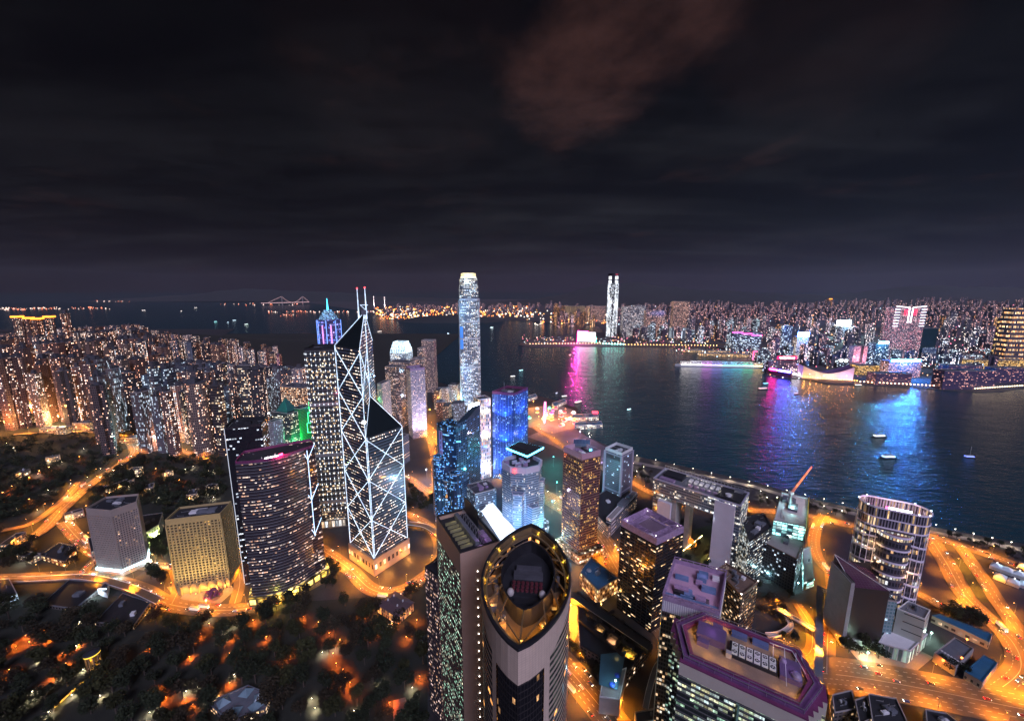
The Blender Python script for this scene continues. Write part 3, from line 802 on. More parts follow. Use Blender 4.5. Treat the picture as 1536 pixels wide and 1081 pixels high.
# lit arcade and bubble canopy at the foot
ap, aq = Vector((-401, 417)), Vector((-347, 431)); ad = (aq - ap).normalized(); an = Vector((ad.y, -ad.x))
for i in range(6):
    q = ap + ad * (5 + i * 9.2) + an * 1.2
    MB().box((q.x, q.y, 0), (1.6, 2.6, 11.4), math.atan2(ad.y, ad.x)).build('arcade_pier', ochre, mt)
    q = ap + ad * (9 + i * 8.6) + an * 3
    light('POINT', (q.x, q.y, 5), 3600, (1, .42, .08), mt, .5)
for i in range(5):      # yellow wash lights on the facade
    q = ap + ad * (2 + i * 12.5) + an * 24
    light('SPOT', (q.x, q.y, 2), 46000, (1, .74, .28), mt, .5, R(95), (*(ap + ad * (2 + i * 12.5)), 85))
bc = ap + ad * 42 + an * 12
bub = thing('bubble_canopy', 'round dark bubbly canopy on the forecourt of the ochre block', 'canopy', (bc.x, bc.y, 0))
for i in range(26):
    r_ = math.sqrt(rnd.random()) * 8.5; a_ = rnd.random() * 6.28
    MB().dome((bc.x + r_ * math.cos(a_), bc.y + r_ * math.sin(a_), 3.5 + 4 * (1 - (r_ / 9) ** 2)), 1.7, 1.7, 8, 4, True).build('bubble', M['plum'], bub)
MB().cyl((bc.x, bc.y, 0), 9.5, 3.4, 24).build('base', M['brown'], bub)

# ---- 5 grey hexagonal block -----------------------------------------------------------------
greyc = plain('warm grey concrete', (.29, .235, .20), .75, .12)
wg2 = facade('grey block windows', (.03, .03, .03), (.022, .024, .028), 2.6, 3.3, .9, .8, .10, WARM, 1.4, rough=.35)
poly = [(-533, 454), (-497, 449), (-484, 470), (-500, 490), (-536, 482)]
t = deep_grid('grey_office_block', 'grey concrete office block with small square windows and glowing white canopy', poly, 0, 92, [16, 10, 10, 16, 10], 24, greyc, wg2, 11, 1.0, .56, par=9)
cb = ccw(poly); cb2 = inset(cb, -1.6)
MB().ring(cb2, inset(cb, .2), 7.2, 9.2).build('canopy_light', glow('ice canopy', (.55, .88, 1), 5), t)
for p in (cb2[0], cb2[1], cb2[2]): light('POINT', (p[0], p[1] - 3, 5.5), 6000, (.5, .85, 1), t, .6)

# ---- 6 oval pointed tower --------------------------------------------------------------------
def lens(f, b, hw, n=28, k=.8, scale=1.0):
    f, b = Vector(f), Vector(b); c = (f + b) / 2; f, b = c + (f - c) * scale, c + (b - c) * scale
    ax = b - f; nn = Vector((ax.y, -ax.x)).normalized(); out = []
    for i in range(n):
        t = i / n; out.append(f + ax * t + nn * hw * scale * (max(0, 1 - (2 * t - 1) ** 2)) ** k)
    for i in range(n):
        t = 1 - i / n; out.append(f + ax * t - nn * hw * scale * (max(0, 1 - (2 * t - 1) ** 2)) ** k)
    return out
def oval():
    Fp, Bp = (2.5, 139.5), (12.5, 229); HW = 23.2; Z = 213.0
    t = thing('oval_tower', 'tall beige oval tower with pointed ends and an open lit rooftop ring', 'skyscraper', (7, 184, 0))
    N = 28; P = lens(Fp, Bp, HW, N)
    n2 = len(P)
    stone = plain('beige stone panels', (.56, .44, .34), .6, .08, .3)
    nt = stone.node_tree; b_ = nt.nodes['Principled BSDF']
    uvn = nt.nodes.new('ShaderNodeUVMap'); u, v, _ = sep(nt, uvn.outputs[0])
    ln = ((u / 1.8).fract() - .5).abs().gt(.47).mx(((v / 1.2).fract() - .5).abs().gt(.46))
    old = b_.inputs['Base Color'].links[0].from_socket
    nt.links.new(mixc(nt, ln * .45, old, (.12, .1, .09)), b_.inputs['Base Color'])
    W = MB(); u0 = 0; seg = []
    for i in range(n2):
        j = (i + 1) % n2; u1 = u0 + (P[j] - P[i]).length
        seg.append((u0, u1)); u0 = u1
    # arc length from the front tip for both sides
    def low(i):   # lower edge of the solid stone crown along the perimeter index
        k = i if i <= N else n2 - i
        s = sum((P[q + 1] - P[q]).length for q in range(k))
        if s < 17: return 196.5
        return 205.5 - 7.5 * max(0, 1 - (s - 17) / 18)
    lo = [low(i) for i in range(n2)]
    stripes = facade('curved window bands', (.56, .44, .34), (.018, .018, .022), 3.0, 3.55, 1.0, .55, .05, [(0, (1, .4, .1)), (1, (1, .55, .2))], 1.6, rough=.6, grough=.12)
    dark = facade('mirror bay', (.04, .035, .035), (.02, .02, .025), 1.7, 3.55, .88, .82, .012, [(0, (1, .5, .2)), (1, (1, .85, .6))], .8, rough=.3, grough=.06, metal=.55)
    WS, BY, PI_ = MB(), [MB(), MB()], MB()
    for i in range(n2):
        j = (i + 1) % n2; a, b = P[i], P[j]
        k = i if i < N else n2 - 1 - i
        s = sum((P[q + 1] - P[q]).length for q in range(k))
        L = (b - a).length
        zl = min(lo[i], lo[j]); d = (b - a) / L; inn = Vector((-d.y, d.x))
        W.face([(*a, lo[i]), (*b, lo[j]), (*b, Z), (*a, Z)], [(seg[i][0], lo[i]), (seg[i][1], lo[j]), (seg[i][1], Z), (seg[i][0], Z)])
        tgt = None
        if s < 13.5: tgt = BY[0 if i < N else 1]; off = .5
        elif s < 17: tgt = PI_; off = 0
        else: tgt = WS; off = .35
        A, B = a + inn * off, b + inn * off
        tgt.face([(*A, 0), (*B, 0), (*B, lo[j]), (*A, lo[i])], [(seg[i][0], 0), (seg[i][1], 0), (seg[i][1], lo[j]), (seg[i][0], lo[i])])
    W.build('stone_crown', stone, t); PI_.build('stone_pier', stone, t)
    WS.build('window_band', stripes, t)
    for b in BY: b.build('glass_bay', dark, t)
    L1 = [tuple(p) for p in lens(Fp, Bp, HW, N, .8, .955)]; L0 = [tuple(p) for p in P]
    L2 = [tuple(p) for p in lens(Fp, Bp, HW, N, .8, .90)]; L3 = [tuple(p) for p in lens(Fp, Bp, HW, N, .8, .865)]
    L4 = [tuple(p) for p in lens((5.6, 164), (11.9, 217), 14.6, N, .72)]; L5 = [tuple(p) for p in lens((5.6, 164), (11.9, 217), 14.6, N, .72, .95)]
    MB().ring(L0, L1, Z, Z + 1.4).build('parapet', M['darkm'], t)
    br = plain('bronze walkway', (.15, .105, .055), .5, .3)
    MB().ring(L1, L2, Z - 5, Z - 4.2).build('gallery', br, t)
    MB().ring(L1, [tuple(p) for p in lens(Fp, Bp, HW, N, .8, .945)], Z - 4.2, Z - .1).build('gallery_wall', br, t)
    MB().ring(L2, L3, Z - 3.2, Z - 2.0).build('ring_beam', br, t)
    MB().ring(L4, L5, Z - 12, Z - 2.6).build('inner_ring', M['darkm'], t)
    MB().face([(*p, Z - 12) for p in L1]).build('roof_deck', plain('roof deck', (.09, .065, .04), .7, .3), t)
    MB().face([(*p, Z - 9.5) for p in L5]).build('plant_deck', M['roofdark'], t)
    # radial beams
    for i in range(0, n2, 4):
        a, b = Vector(L3[i]), Vector(L4[i])
        MB().bar((*a, Z - 2.6), (*b, Z - 2.6), .55, .8).build('radial_beam', br, t)
    for i in range(1, n2, 3):       # fine rails on the gallery
        a, b = Vector(L1[i]), Vector(L2[i])
        MB().bar((*a, Z - 3.9), (*b, Z - 3.9), .35, .5).build('strut', M['darkm'], t)
    rq = random.Random(3)
    for i in range(0, n2, 2):       # small plant between the gallery and the inner ring
        a, b = Vector(L3[i]), Vector(L4[i]); q = a.lerp(b, rq.uniform(.25, .7))
        if rq.random() < .7: MB().box((*q, Z - 12), (rq.uniform(1.2, 3), rq.uniform(1, 2.4), rq.uniform(1.5, 6)), rq.random()).build('plant_box', br if i % 4 else M['grey'], t)
    # yellow flood boxes round the rim
    k2 = 0
    for i in range(3, n2, 4):
        if abs(i - N) < 2 or True:
            a = Vector(L1[i]).lerp(Vector(L2[i]), .4)
            bx = MB().box((a.x, a.y, Z - 4.1), (1.5, 1.5, 2.0), i).build('flood_box', plain('yellow housing', (.45, .30, .04), .5, .1), t)
            if N - 14 < i < N + 10: MB().box((a.x, a.y, Z - 2.05), (.6, .6, .3), i).build('lens', M['g_yellow'], bx)
            light('POINT', (a.x, a.y, Z - 1.0), 130, (1, .65, .12), t, .3)  # added weak fill at every box, though most boxes are unlit
    # red fan grid, two tanks, ducts
    ax = (Vector(Bp) - Vector(Fp)).normalized(); nn = Vector((ax.y, -ax.x)); c = Vector((8.0, 184.5))
    rot = math.atan2(nn.y, nn.x)
    tr = MB().box((c.x, c.y, Z - 9.5), (17.5, 8.6, 2.0), rot).build('fan_tray', M['darkm'], t)
    redf = plain('red fan housing', (.10, .022, .03), .5, .3)
    for i in range(7):
        for j in range(3):
            q = c + nn * (i - 3) * 2.4 + ax * (j - 1) * 2.7
            b = MB().cyl((q.x, q.y, Z - 7.5), .95, .9, 10); b.box((q.x, q.y, Z - 6.6), (1.7, .2, .1), rot).box((q.x, q.y, Z - 6.6), (.2, 1.7, .1), rot)
            b.build('fan', redf, t)
    for s in (-1, 1):
        q = c + nn * s * 8.2 - ax * 5.5
        MB().dome((q.x, q.y, Z - 6.3), 1.9, 2.2, 14, 6, True).build('tank', M['pale'], t)
    for y, hh, ln_ in ((9.5, 3.0, 16), (14.5, 2.6, 14), (-9.5, 2.2, 12), (-14, 2.4, 9)):
        q = c + ax * y
        MB().box((q.x, q.y, Z - 9.5), (ln_, 3.4, hh), rot).build('duct', M['roof' if y > 0 else 'darkm'], t)
    # warm lit front terrace
    for q, p_ in (((4.2, 151), 4200), ((-3, 160), 3400), ((13, 159), 3400), ((-11, 173), 2800), ((22, 172), 1600), ((-10, 196), 500), ((21, 210), 150)):
        light('POINT', (*q, Z - 6.5), p_, (1, .42, .07), t, .6)
    for q, s_ in (((4, 151), 5), ((-5, 163), 4), ((15, 163), 4), ((-12, 178), 4), ((24, 182), 4), ((-11, 194), 4), ((24, 198), 4)):
        MB().box((*q, Z - 12), (s_, s_ * .55, 3.2), rot + .5).build('cabin', plain('terrace cabin', (.22, .15, .08), .6, .2), t)
    MB().bar((4.0, 146, Z - 12), (4.0, 146, Z - 2), .4).bar((4.0, 146, Z - 2.4), (-6, 163, Z - 2.4), .4).bar((4.0, 146, Z - 2.4), (15, 161, Z - 2.4), .4).build('terrace_frame', br, t)
oval()

# ---- 7 pale slab tower beside it --------------------------------------------------------------
def pale_slab():
    z1 = 190.0
    a, b, c = Vector((-58, 276)), Vector((-34, 233)), Vector((-9, 246))
    poly = par4(a, b, c)
    t = thing('pale_slab_tower', 'pale brown slab tower with slanting rows of greenish windows and black roof machinery', 'skyscraper', (b.x, b.y, 0))
    st = plain('brown stone panels', (.40, .27, .20), .6, .1)
    P = [Vector(p) for p in ccw(poly)]
    fm = facade('green lit windows', (.085, .07, .062), (.02, .022, .022), 1.5, 3.4, .82, .34, .5, [(0, (.45, .95, .65)), (.45, (.7, 1, .82)), (.75, (1, .9, .6)), (1, (.8, .95, 1))], 1.15, 4, .6, .55, .15)
    wm = MB(); sm = MB()
    for i in range(4):
        p, q = P[i], P[(i + 1) % 4]; d = (q - p).normalized(); L = (q - p).length
        if L > 40 and abs((p - a).length) + abs((q - b).length) < 2 or abs((p - b).length) + abs((q - a).length) < 2 or L > 40:
            wm.wall(p + d * 1.2, q - d * 1.2, 0, z1 - 17, 0, 0)
            for (s0, s1) in ((p, p + d * 1.2), (q - d * 1.2, q)): sm.wall(s0, s1, 0, z1 - 17)
            sm.wall(p, q, z1 - 17, z1)
        else: sm.wall(p, q, 0, z1)
    wm.build('window_wall', fm, t); sm.build('stone_wall', st, t)
    grid_trim(inset(poly, -.06), 4, z1 - 18, 3.4, 3.0, M['brown'], t, .28, minl=40)
    inn = inset(poly, 1.2)
    MB().ring(ccw(poly), inn, z1, z1 + 1.0).build('parapet', M['darkm'], t)
    MB().face([(*p, z1 - 3) for p in inn]).build('roof', M['roofdark'], t)
    # small lights down the blank end wall
    d = (c - b).normalized(); o = Vector((d.y, -d.x)) * .3; dots = MB()
    k = 0
    for z_ in range(12, 176, 7):
        p = b + d * 12 + o; dots.dome((p.x, p.y, z_), .32, .32, 6, 3, True)
    x = dots.build('wall_light', M['g_white'], t)
    # yellow lit skylight strips
    e = (a - b).normalized(); f = d
    for i in range(7):
        p = b + e * (9 + i * 5.0) + f * 8
        MB().box((p.x, p.y, z1 - 3), (8.5, 1.7, 1.6), math.atan2(f.y, f.x)).build('skylight', plain('olive skylight', (.20, .19, .10), .4, .3), t)
        if i % 2 == 0: light('POINT', (p.x + 1, p.y + 2.5, z1 + .6), 130, (1, .85, .35), t, .4)
    p = b + e * 25 + f * 14.5
    MB().box((p.x, p.y, z1 - 3), (40, 3.0, 4.2), math.atan2(e.y, e.x)).build('duct', M['grey'], t)
    for i in range(9):
        p = b + e * (6 + i * 4.6) + f * 19.5
        tr = MB(); tr.bar((p.x, p.y, z1 - 3), (p.x, p.y, z1 + 3.4), .35); tr.bar((*(p - f * 3), z1 - 3), (p.x, p.y, z1 + 3.2), .3); tr.bar((*(p + f * 3), z1 - 3), (p.x, p.y, z1 + 3.2), .3)
        tr.build('truss', M['steel'], t)
    p0, p1 = b + e * 4 + f * 19.5, b + e * 44 + f * 19.5
    MB().bar((*p0, z1 + 3.3), (*p1, z1 + 3.3), .35).build('truss_rail', M['steel'], t)
    for i in range(3):
        p = b + e * (3.5 + i * 5) + f * 21.5
        MB().box((p.x, p.y, z1 - 3), (4, 4, 4.5), math.atan2(e.y, e.x)).build('plant_box', M['mauve'], t)
    light('POINT', (*(b + e * 6 + f * 17), z1 + 4), 500, (.75, .4, 1), t, .5)
    light('POINT', (*(b + e * 26 + f * 23), z1 + 4), 500, (.6, .7, 1), t, .5)
    # dark billboard back and lit white face
    s0, s1 = b + e * 22 + f * 22.5, b + e * 47 + f * 22.5
    MB().bar((*s0, z1 + 6), (*s1, z1 + 6), .5, 12).build('billboard_back', M['darkm'], t)
    return t
pale_slab()
def low_annex():
    q = [at(637, 848, 140), at(656, 862, 140)]; a, b = Vector(q[0][:2]), Vector(q[1][:2])
    poly = par4(a, b, b + Vector((14, 18)))
    m = facade('annex windows', (.13, .10, .10), (.04, .035, .04), 1.6, 3.3, .7, .5, .4, [(0, (1, .55, .3)), (.4, (1, .75, .75)), (1, (.9, .85, 1))], .8)
    tower('brown_annex_tower', 'narrow brown tower with pinkish windows left of the pale slab tower', 'office tower', poly, 140, m, roof='roofdark', rim='darkm', n=2)
low_annex()

# ---- 8 white lit slope behind the slab (luminous roof screen) ---------------------------------
def wedge_sign():
    a, b, c, d = at(733, 757, 62), at(762, 795, 40), at(748, 822, 22), at(700, 775, 40)
    poly = P2([(700, 790), (735, 757), (775, 800), (742, 840)], 28)
    t = thing('lit_wedge_hall', 'low hall with one brilliant white luminous sloping roof', 'hall', (*cent(poly), 0))
    p = [Vector(q) for q in ccw(poly)]
    A, B, C_, D = [Vector((*q, 0)) for q in P2([(722, 772), (737, 756), (788, 806), (768, 830)], 30)]
    for v, h in ((A, 36), (B, 36), (C_, 24), (D, 24)): v.z = h
    b_ = MB(); b_.face([A, D, C_, B] if (D - A).cross(C_ - A).z > 0 else [A, B, C_, D])
    b_.build('luminous_roof', glow('roof screen', (.72, .80, 1), .85), t)
    q = [tuple(v[:2]) for v in (A, B, C_, D)]
    MB().prism(q, 0, 23.5, True).build('wall', M['grey'], t)
    light('POINT', ((A.x + C_.x) / 2, (A.y + C_.y) / 2, 45), 20000, (.45, .65, 1), t, 2)
wedge_sign()
# ---- 9 stepped purple-roofed tower (lower right foreground) ------------------------------------
def purple_roof():
    Z = 130.0
    o = Vector((106, 213)); ex = Vector((54, -34)).normalized(); ey = Vector((-ex.y, ex.x))
    L = lambda u, v: o + ex * u + ey * v
    def stair(u0, v0, u1, v1, n):
        out = []
        for i in range(n):
            a, b = i / n, (i + 1) / n
            out.append((u0 + (u1 - u0) * a, v0 + (v1 - v0) * a)); out.append((u0 + (u1 - u0) * b, v0 + (v1 - v0) * a))
        return out
    pl = [(0, 0), (66, 0)] + stair(66, 4, 76, 22, 4) + [(76, 26)] + stair(76, 29, 66, 46, 4)[0:] + [(66, 50), (6, 50)] + stair(6, 46, -9, 30, 4) + [(-9, 24)] + stair(-9, 21, 0, 4, 4)
    poly = [tuple(L(*p)) for p in pl]
    t = thing('purple_roofed_tower', 'large stepped office tower with purple double-rail roof edge, lit roof wells and cream top band', 'office tower', (*L(33, 25), 0))
    fm = facade('green glass office', (.05, .055, .05), (.02, .028, .028), 2.6, 3.7, .94, .5, .5, [(0, (.5, 1, .75)), (.3, (1, .92, .5)), (.6, (.9, 1, .85)), (1, (.7, .95, 1))], .6, 5, .75, .4, .09, vary=1.4)
    MB().prism(poly, 0, Z - 10.5, False, vbase=0).build('window_wall', fm, t)
    cream = plain('cream band', (.46, .42, .36), .6, .08)
    MB().prism(poly, Z - 10.5, Z - 1.6, False).build('cream_band', cream, t)
    bars = MB(); W = [Vector(p) for p in ccw(poly)]
    for k in range(33):
        zz = 3.7 * k + .2
        for i in range(len(W)):
            p, q = W[i], W[(i + 1) % len(W)]
            if (q - p).length > 1: bars.bar((*p, zz), (*q, zz), .3, .35)
    bars.build('floor_line', M['steel'], t)
    a_ = MB(); p = L(33, -.5); a_.bar((*p, 0), (*p, Z - 11), 2.2, 1.2); a_.build('glass_bay', plain('green bay', (.10, .2, .15), .2, .2), t)
    for v in (-1.0, 26): 
        pass
    rail = M['plum']
    out = [(2, 2), (64, 2), (74, 24), (64, 48), (8, 48), (-7, 27)]
    mid = [(5, 5), (62, 5), (70, 24), (62, 45), (10, 45), (-3, 26)]
    inn = [(7, 7), (61, 7), (67, 24), (61, 43), (11, 43), (0, 26)]
    LL = lambda l: [tuple(L(*p)) for p in l]
    MB().prism(poly, Z - 1.6, Z - .6, True).build('roof_edge', rail, t)
    MB().ring(ccw(LL(out)), ccw(LL(mid)), Z - .55, Z + .9).build('outer_rail', plain('deep violet rail', (.14, .06, .16), .5, .3), t)
    MB().ring(ccw(LL(mid)), ccw(LL(inn)), Z - .5, Z + 2.2).build('inner_rail', rail, t)
    r2 = MB()
    for l in (out, mid):
        q = LL(l)
        for i in range(6):
            r2.bar((*q[i], Z + 2.6), (*q[(i + 1) % 6], Z + 2.6), .3)
            n = 7
            for k in range(n):
                s = lerp(q[i], q[(i + 1) % 6], k / n); r2.bar((*s, Z), (*s, Z + 2.6), .16)
    r2.build('hand_rail', M['steel'], t)
    # the roof well: raised dark floor inside
    MB().face([(*p, Z + .2) for p in ccw(LL(inn))]).build('roof_deck', plain('warm roof deck', (.24, .17, .12), .75, .25), t)
    B = lambda u, v, su, sv, h, nm, mat, z=Z + .2: MB().box((*L(u, v), z), (su, sv, h), math.atan2(ex.y, ex.x)).build(nm, mat, t)
    purp = plain('violet plant housing', (.13, .085, .17), .55, .2)
    B(15, 28, 17, 12, 5.0, 'plant_room', purp); B(11, 21, 7, 7, 3.0, 'plant_room', purp); B(18, 34.5, 6, 3, 6.2, 'vent', purp)
    B(39, 25, 26, 12, 2.0, 'fan_tray', M['darkm']); B(58.5, 26, 11, 15, 3.2, 'plant_room', purp)
    B(31, 39, 9, 4, 2.4, 'blue_plant', plain('blue plant', (.10, .14, .27), .5, .2)); B(43, 39, 9, 4, 2.4, 'blue_plant', plain('blue plant2', (.10, .14, .27), .5, .2))
    B(26, 19, 3.2, 3.2, 3.2, 'frame_box', M['pale'])
    fanm = plain('fan blade', (.72, .74, .64), .45, .1)
    for i in range(6):
        for j in range(2):
            for q in ((0,),):
                u, v = 29 + i * 4.1, 22.2 + j * 5.4
                c = L(u, v)
                bx = B(u, v, 3.3, 4.4, .8, 'fan_unit', fanm, Z + 2.2)
                mb = MB().cyl((c.x, c.y, Z + 3.02), 1.35, .12, 14); mb.build('fan', M['darkm'], bx)
                mb = MB(); mb.box((c.x, c.y, Z + 3.16), (2.5, .25, .06), i + .4).box((c.x, c.y, Z + 3.16), (2.5, .25, .06), i + 1.97); mb.build('blade', fanm, bx)
    for u, v, r_ in ((55.0, 30, 1.9), (61, 22, 3.0)):
        c = L(u, v); MB().dome((c.x, c.y, Z + 3.4), r_, r_ * .9, 16, 6, True).build('dome', plain('violet dome', (.24, .19, .28), .5, .1), t)
    fr = MB()
    for u in (50, 56, 62, 65): fr.bar((*L(u, 33), Z + .2), (*L(u, 41), Z + 3.4), .3)
    fr.bar((*L(48, 41), Z + 3.4), (*L(60, 41.5), Z + 3.4), .35).bar((*L(60, 41.5), Z + 3.4), (*L(66, 27), Z + 3.4), .35).bar((*L(56, 41), Z + 3.4), (*L(56, 12), Z + 3.4), .3)
    fr.build('white_frame', M['white'], t)
    for u, v, pw in ((3, 26, 300), (13, 40, 420), (22, 41, 300), (6, 16, 300), (15, 12, 420), (24, 12, 300), (31, 12, 200), (52, 11, 260), (60, 11, 300), (65, 30, 300), (52, 38, 300), (36, 33, 160)):
        p = L(u, v); light('POINT', (*p, Z + 3.4), pw * 1.5, (1, .52, .12), t, .3)
    for u, v, pw in ((40, 25, 260), (15, 28, 300), (58, 26, 260), (34, 48, 150), (-4, 36, 150), (72, 14, 150), (34, 2, 150)):
        p = L(u, v); light('POINT', (*p, Z + 9), pw, (.62, .30, 1), t, .8)
    return t
purple_roof()

# ---- 10 second purple tower with white screen --------------------------------------------------
def purple2():
    Z = 132.0
    q = [at(994, 892, Z), at(1012, 837, Z), at(1090, 858, Z), at(1080, 918, Z)]
    A, B, C_, D = [Vector(p[:2]) for p in q]
    poly = [A, D, C_, B]; c = cent(poly)
    t = thing('violet_crowned_tower', 'office tower with blue and pink lit open roof deck behind a white louvred screen', 'office tower', (*c, 0))
    fm = facade('bronze glass', (.10, .075, .07), (.03, .024, .024), 2.0, 3.7, .8, .6, .45, [(0, (1, .55, .25)), (.5, (1, .8, .55)), (1, (.85, .9, 1))], .8, 4, .5, .4, .1)
    MB().prism([tuple(p) for p in poly], 0, Z - 13, False, vbase=0).build('window_wall', fm, t)
    P = [Vector(p) for p in ccw([tuple(p) for p in poly])]
    MB().prism([tuple(p) for p in P], Z - 13, Z - 4, True).build('white_screen', plain('white louvre', (.42, .38, .46), .5, .12), t)
    lv = MB()
    for i in range(4):
        p, q_ = P[i], P[(i + 1) % 4]; n = 26
        for k in range(n + 1):
            s = p.lerp(q_, k / n); lv.bar((*s, Z - 13), (*s, Z - 4), .35)
    lv.build('louvre', M['white'], t)
    inn = inset([tuple(p) for p in P], 1.3)
    MB().ring([tuple(p) for p in P], inn, Z - 4, Z).build('parapet', M['mauve'], t)
    r = MB()
    for i in range(4):
        p, q_ = P[i], P[(i + 1) % 4]; r.bar((*p, Z + 1.6), (*q_, Z + 1.6), .5)
        for k in range(8): s = p.lerp(q_, k / 8); r.bar((*s, Z), (*s, Z + 1.6), .3)
    r.build('roof_rail', M['mauve'], t)
    e = (D - A).normalized(); f = (B - A).normalized(); W_, Hh = (D - A).length, (B - A).length
    bl = plain('blue tank', (.10, .17, .30), .45, .2); pk = plain('pink deck', (.40, .26, .34), .6, .15)
    MB().face([(*p, Z - 3.4) for p in inn]).build('roof_deck', pk, t)
    rr = random.Random(5); ang = math.atan2(e.y, e.x)
    for i in range(14):
        p = A + e * rr.uniform(5, W_ - 5) + f * rr.uniform(6, Hh - 5)
        s = rr.choice([(7, 5), (10, 4), (5, 5), (4, 8)])
        MB().box((*p, Z - 3.4), (s[0], s[1], rr.uniform(2, 4.5)), ang).build('plant_box', rr.choice([bl, bl, M['mauve'], M['white'], M['darkm']]), t)
    for k in range(6):
        p = A + e * (W_ * (.1 + .16 * k)) + f * 3.5
        MB().box((*p, Z - 3.4), (6.5, 3.6, 3), ang).build('blue_tank', bl, t)
    for a, b in ((.2, .2), (.5, .3), (.8, .25), (.3, .65), (.65, .7)):
        p = A + e * W_ * a + f * Hh * b; light('POINT', (*p, Z + 5), 420, (.95, .55, .95), t, .6)
    # tall bronze edge ribs down the left corner
    rb = MB()
    for k in range(5):
        s = A + (B - A) * (.10 * k); rb.bar((*s, 0), (*s, Z - 12), .55)
        s = A + (D - A) * (.24 * k); rb.bar((*s, 0), (*s, Z - 12), .5)
    rb.build('rib', M['steel'], t)
purple2()

poly = [tuple(at(x, y, 92)[:2]) for x, y in [(1075, 853), (1089, 843), (1137, 872), (1112, 892)]]
m = facade('dark bronze glass', (.05, .04, .04), (.02, .018, .02), 2.0, 3.6, .85, .45, .22, WARM, 1.2, 5, .6, .35, .08)
t = tower('dark_bronze_tower', 'small dark bronze tower with white lamps along its roof edge', 'office tower', poly, 92, m, roof='brown', rim='brown', n=6, seed=8)
for p in ccw(poly):
    MB().dome((p[0], p[1], 93), .55, .55, 8, 3, True).build('roof_lamp', M['g_white'], t); light('POINT', (p[0], p[1], 94), 350, (1, .85, .7), t, .3)

# ---- 11 dark glass cube ------------------------------------------------------------------------
Z = 111
poly = [tuple(at(x, y, Z)[:2]) for x, y in [(932, 779), (970, 761), (1026, 789), (985.5, 807.5)]]
m = facade('dark cube glass', (.022, .022, .026), (.012, .013, .017), 3.2, 3.9, .96, .36, .2, [(0, (1, .62, .3)), (.4, (1, .82, .6)), (.7, (.8, 1, .95)), (1, (.65, .9, 1))], 1.3, 3, .8, .2, .05, metal=.35)
t = tower('dark_glass_cube_tower', 'dark mirror glass office tower with mauve gridded roof and central plant room', 'office tower', poly, Z, m, roof='mauve', rim='mauve', par=7.5, n=6, seed=11, cmat='mauve', hmax=2.5)
grid_trim(inset(poly, -.08), 3, Z - 9, 3.9, 6.4, M['darkm'], t, .3)
inn = inset(poly, 12); MB().prism(inn, Z - 7.8, Z - 3.6, True).build('plant_room', plain('plum plant', (.16, .11, .15), .6, .2), t)
MB().ring(ccw(inset(poly, 10.6)), inset(poly, 11.2), Z - 7.8, Z - 2.9).build('plant_screen', M['mauve'], t)
P = ccw(poly)
for i in range(4):
    for k in range(4):
        s = lerp(P[i], P[(i + 1) % 4], (k + .5) / 4); e = lerp(inset(poly, 11)[i], inset(poly, 11)[(i + 1) % 4], (k + .5) / 4)
        MB().bar((*s, Z - 1), (*e, Z - 3.4), .4, .5).build('roof_beam', M['mauve'], t)
for k in range(4):
    p = lerp(P[k], cent(P), .2); light('POINT', (*p, Z + 2.5), 700, (.85, .65, 1), t, .5)
    MB().dome((*p, Z - .4), .4, .4, 8, 3, True).build('roof_lamp', M['g_white'], t)

# ---- 12 bronze mirror tower ---------------------------------------------------------------------
Z = 153
A, B, C_ = Vector((70, 506)), Vector((90, 478)), Vector((117, 492))
poly = par4(A, B, C_)
m = facade('bronze mirror', (.20, .09, .10), (.19, .10, .10), 1.6, 3.6, .9, .58, .2, [(0, (1, .5, .1)), (.5, (1, .7, .25)), (1, (1, .85, .5))], .95, 7, .92, .35, .07, metal=.7)
t = tower('bronze_mirror_tower', 'tall bronze mirror glass tower with pink top band reflecting the orange streets', 'office tower', poly, Z, m, roof='roofdark', rim='mauve', par=8, n=7, seed=3, cmat='mauve')
grid_trim(inset(poly, -.08), 3, Z - 9, 3.6, 4.8, M['brown'], t, .25)
pk = plain('pink stone band', (.42, .27, .33), .55, .08)
for ch in t.children:
    if ch.name.startswith('parapet'): ch.data.materials[0] = pk
e1 = (Vector(poly[1]) - Vector(poly[0])).normalized()
for i in range(7):
    p = Vector(cent(poly)) + Vector((-4, 10)) + Vector((1.6, -.2)) * i
    MB().bar((p.x - 6, p.y + 4, Z - 6), (p.x + 2, p.y + 8, Z + 6), .5).build('sign_truss', M['steel'], t)
MB().bar((cent(poly)[0] - 9, cent(poly)[1] + 15, Z + 1), (cent(poly)[0] + 13, cent(poly)[1] + 13, Z + 1), .5, 10).build('sign_frame', facade('lattice', (.1, .14, .2), (.05, .08, .14), 2, 2, .8, .8, .0, e=0), t)
p = Vector(cent(poly)); light('POINT', (p.x + 8, p.y + 2, Z + 3), 1600, (.5, .75, 1), t, .6); light('POINT', (p.x - 12, p.y, Z + 5), 900, (1, .6, .9), t, .6)
MB().bar((p.x + 11, p.y + 4, Z - 5), (p.x + 20, p.y + 8, Z - 5), 1, 2).build('sign', M['g_cyan'], t)
for q in ccw(inset(poly, -16)): light('POINT', (*q, 10), 34000, (1, .34, .04), t, 1)  # added orange fill on the lower walls, in place of reflected street light
MB().prism(inset(poly, -6), 0, 13).build('podium', facade('orange podium', (.22, .14, .08), (.06, .04, .02), 4, 6, .7, .5, .6, WARM, 1.2), t)

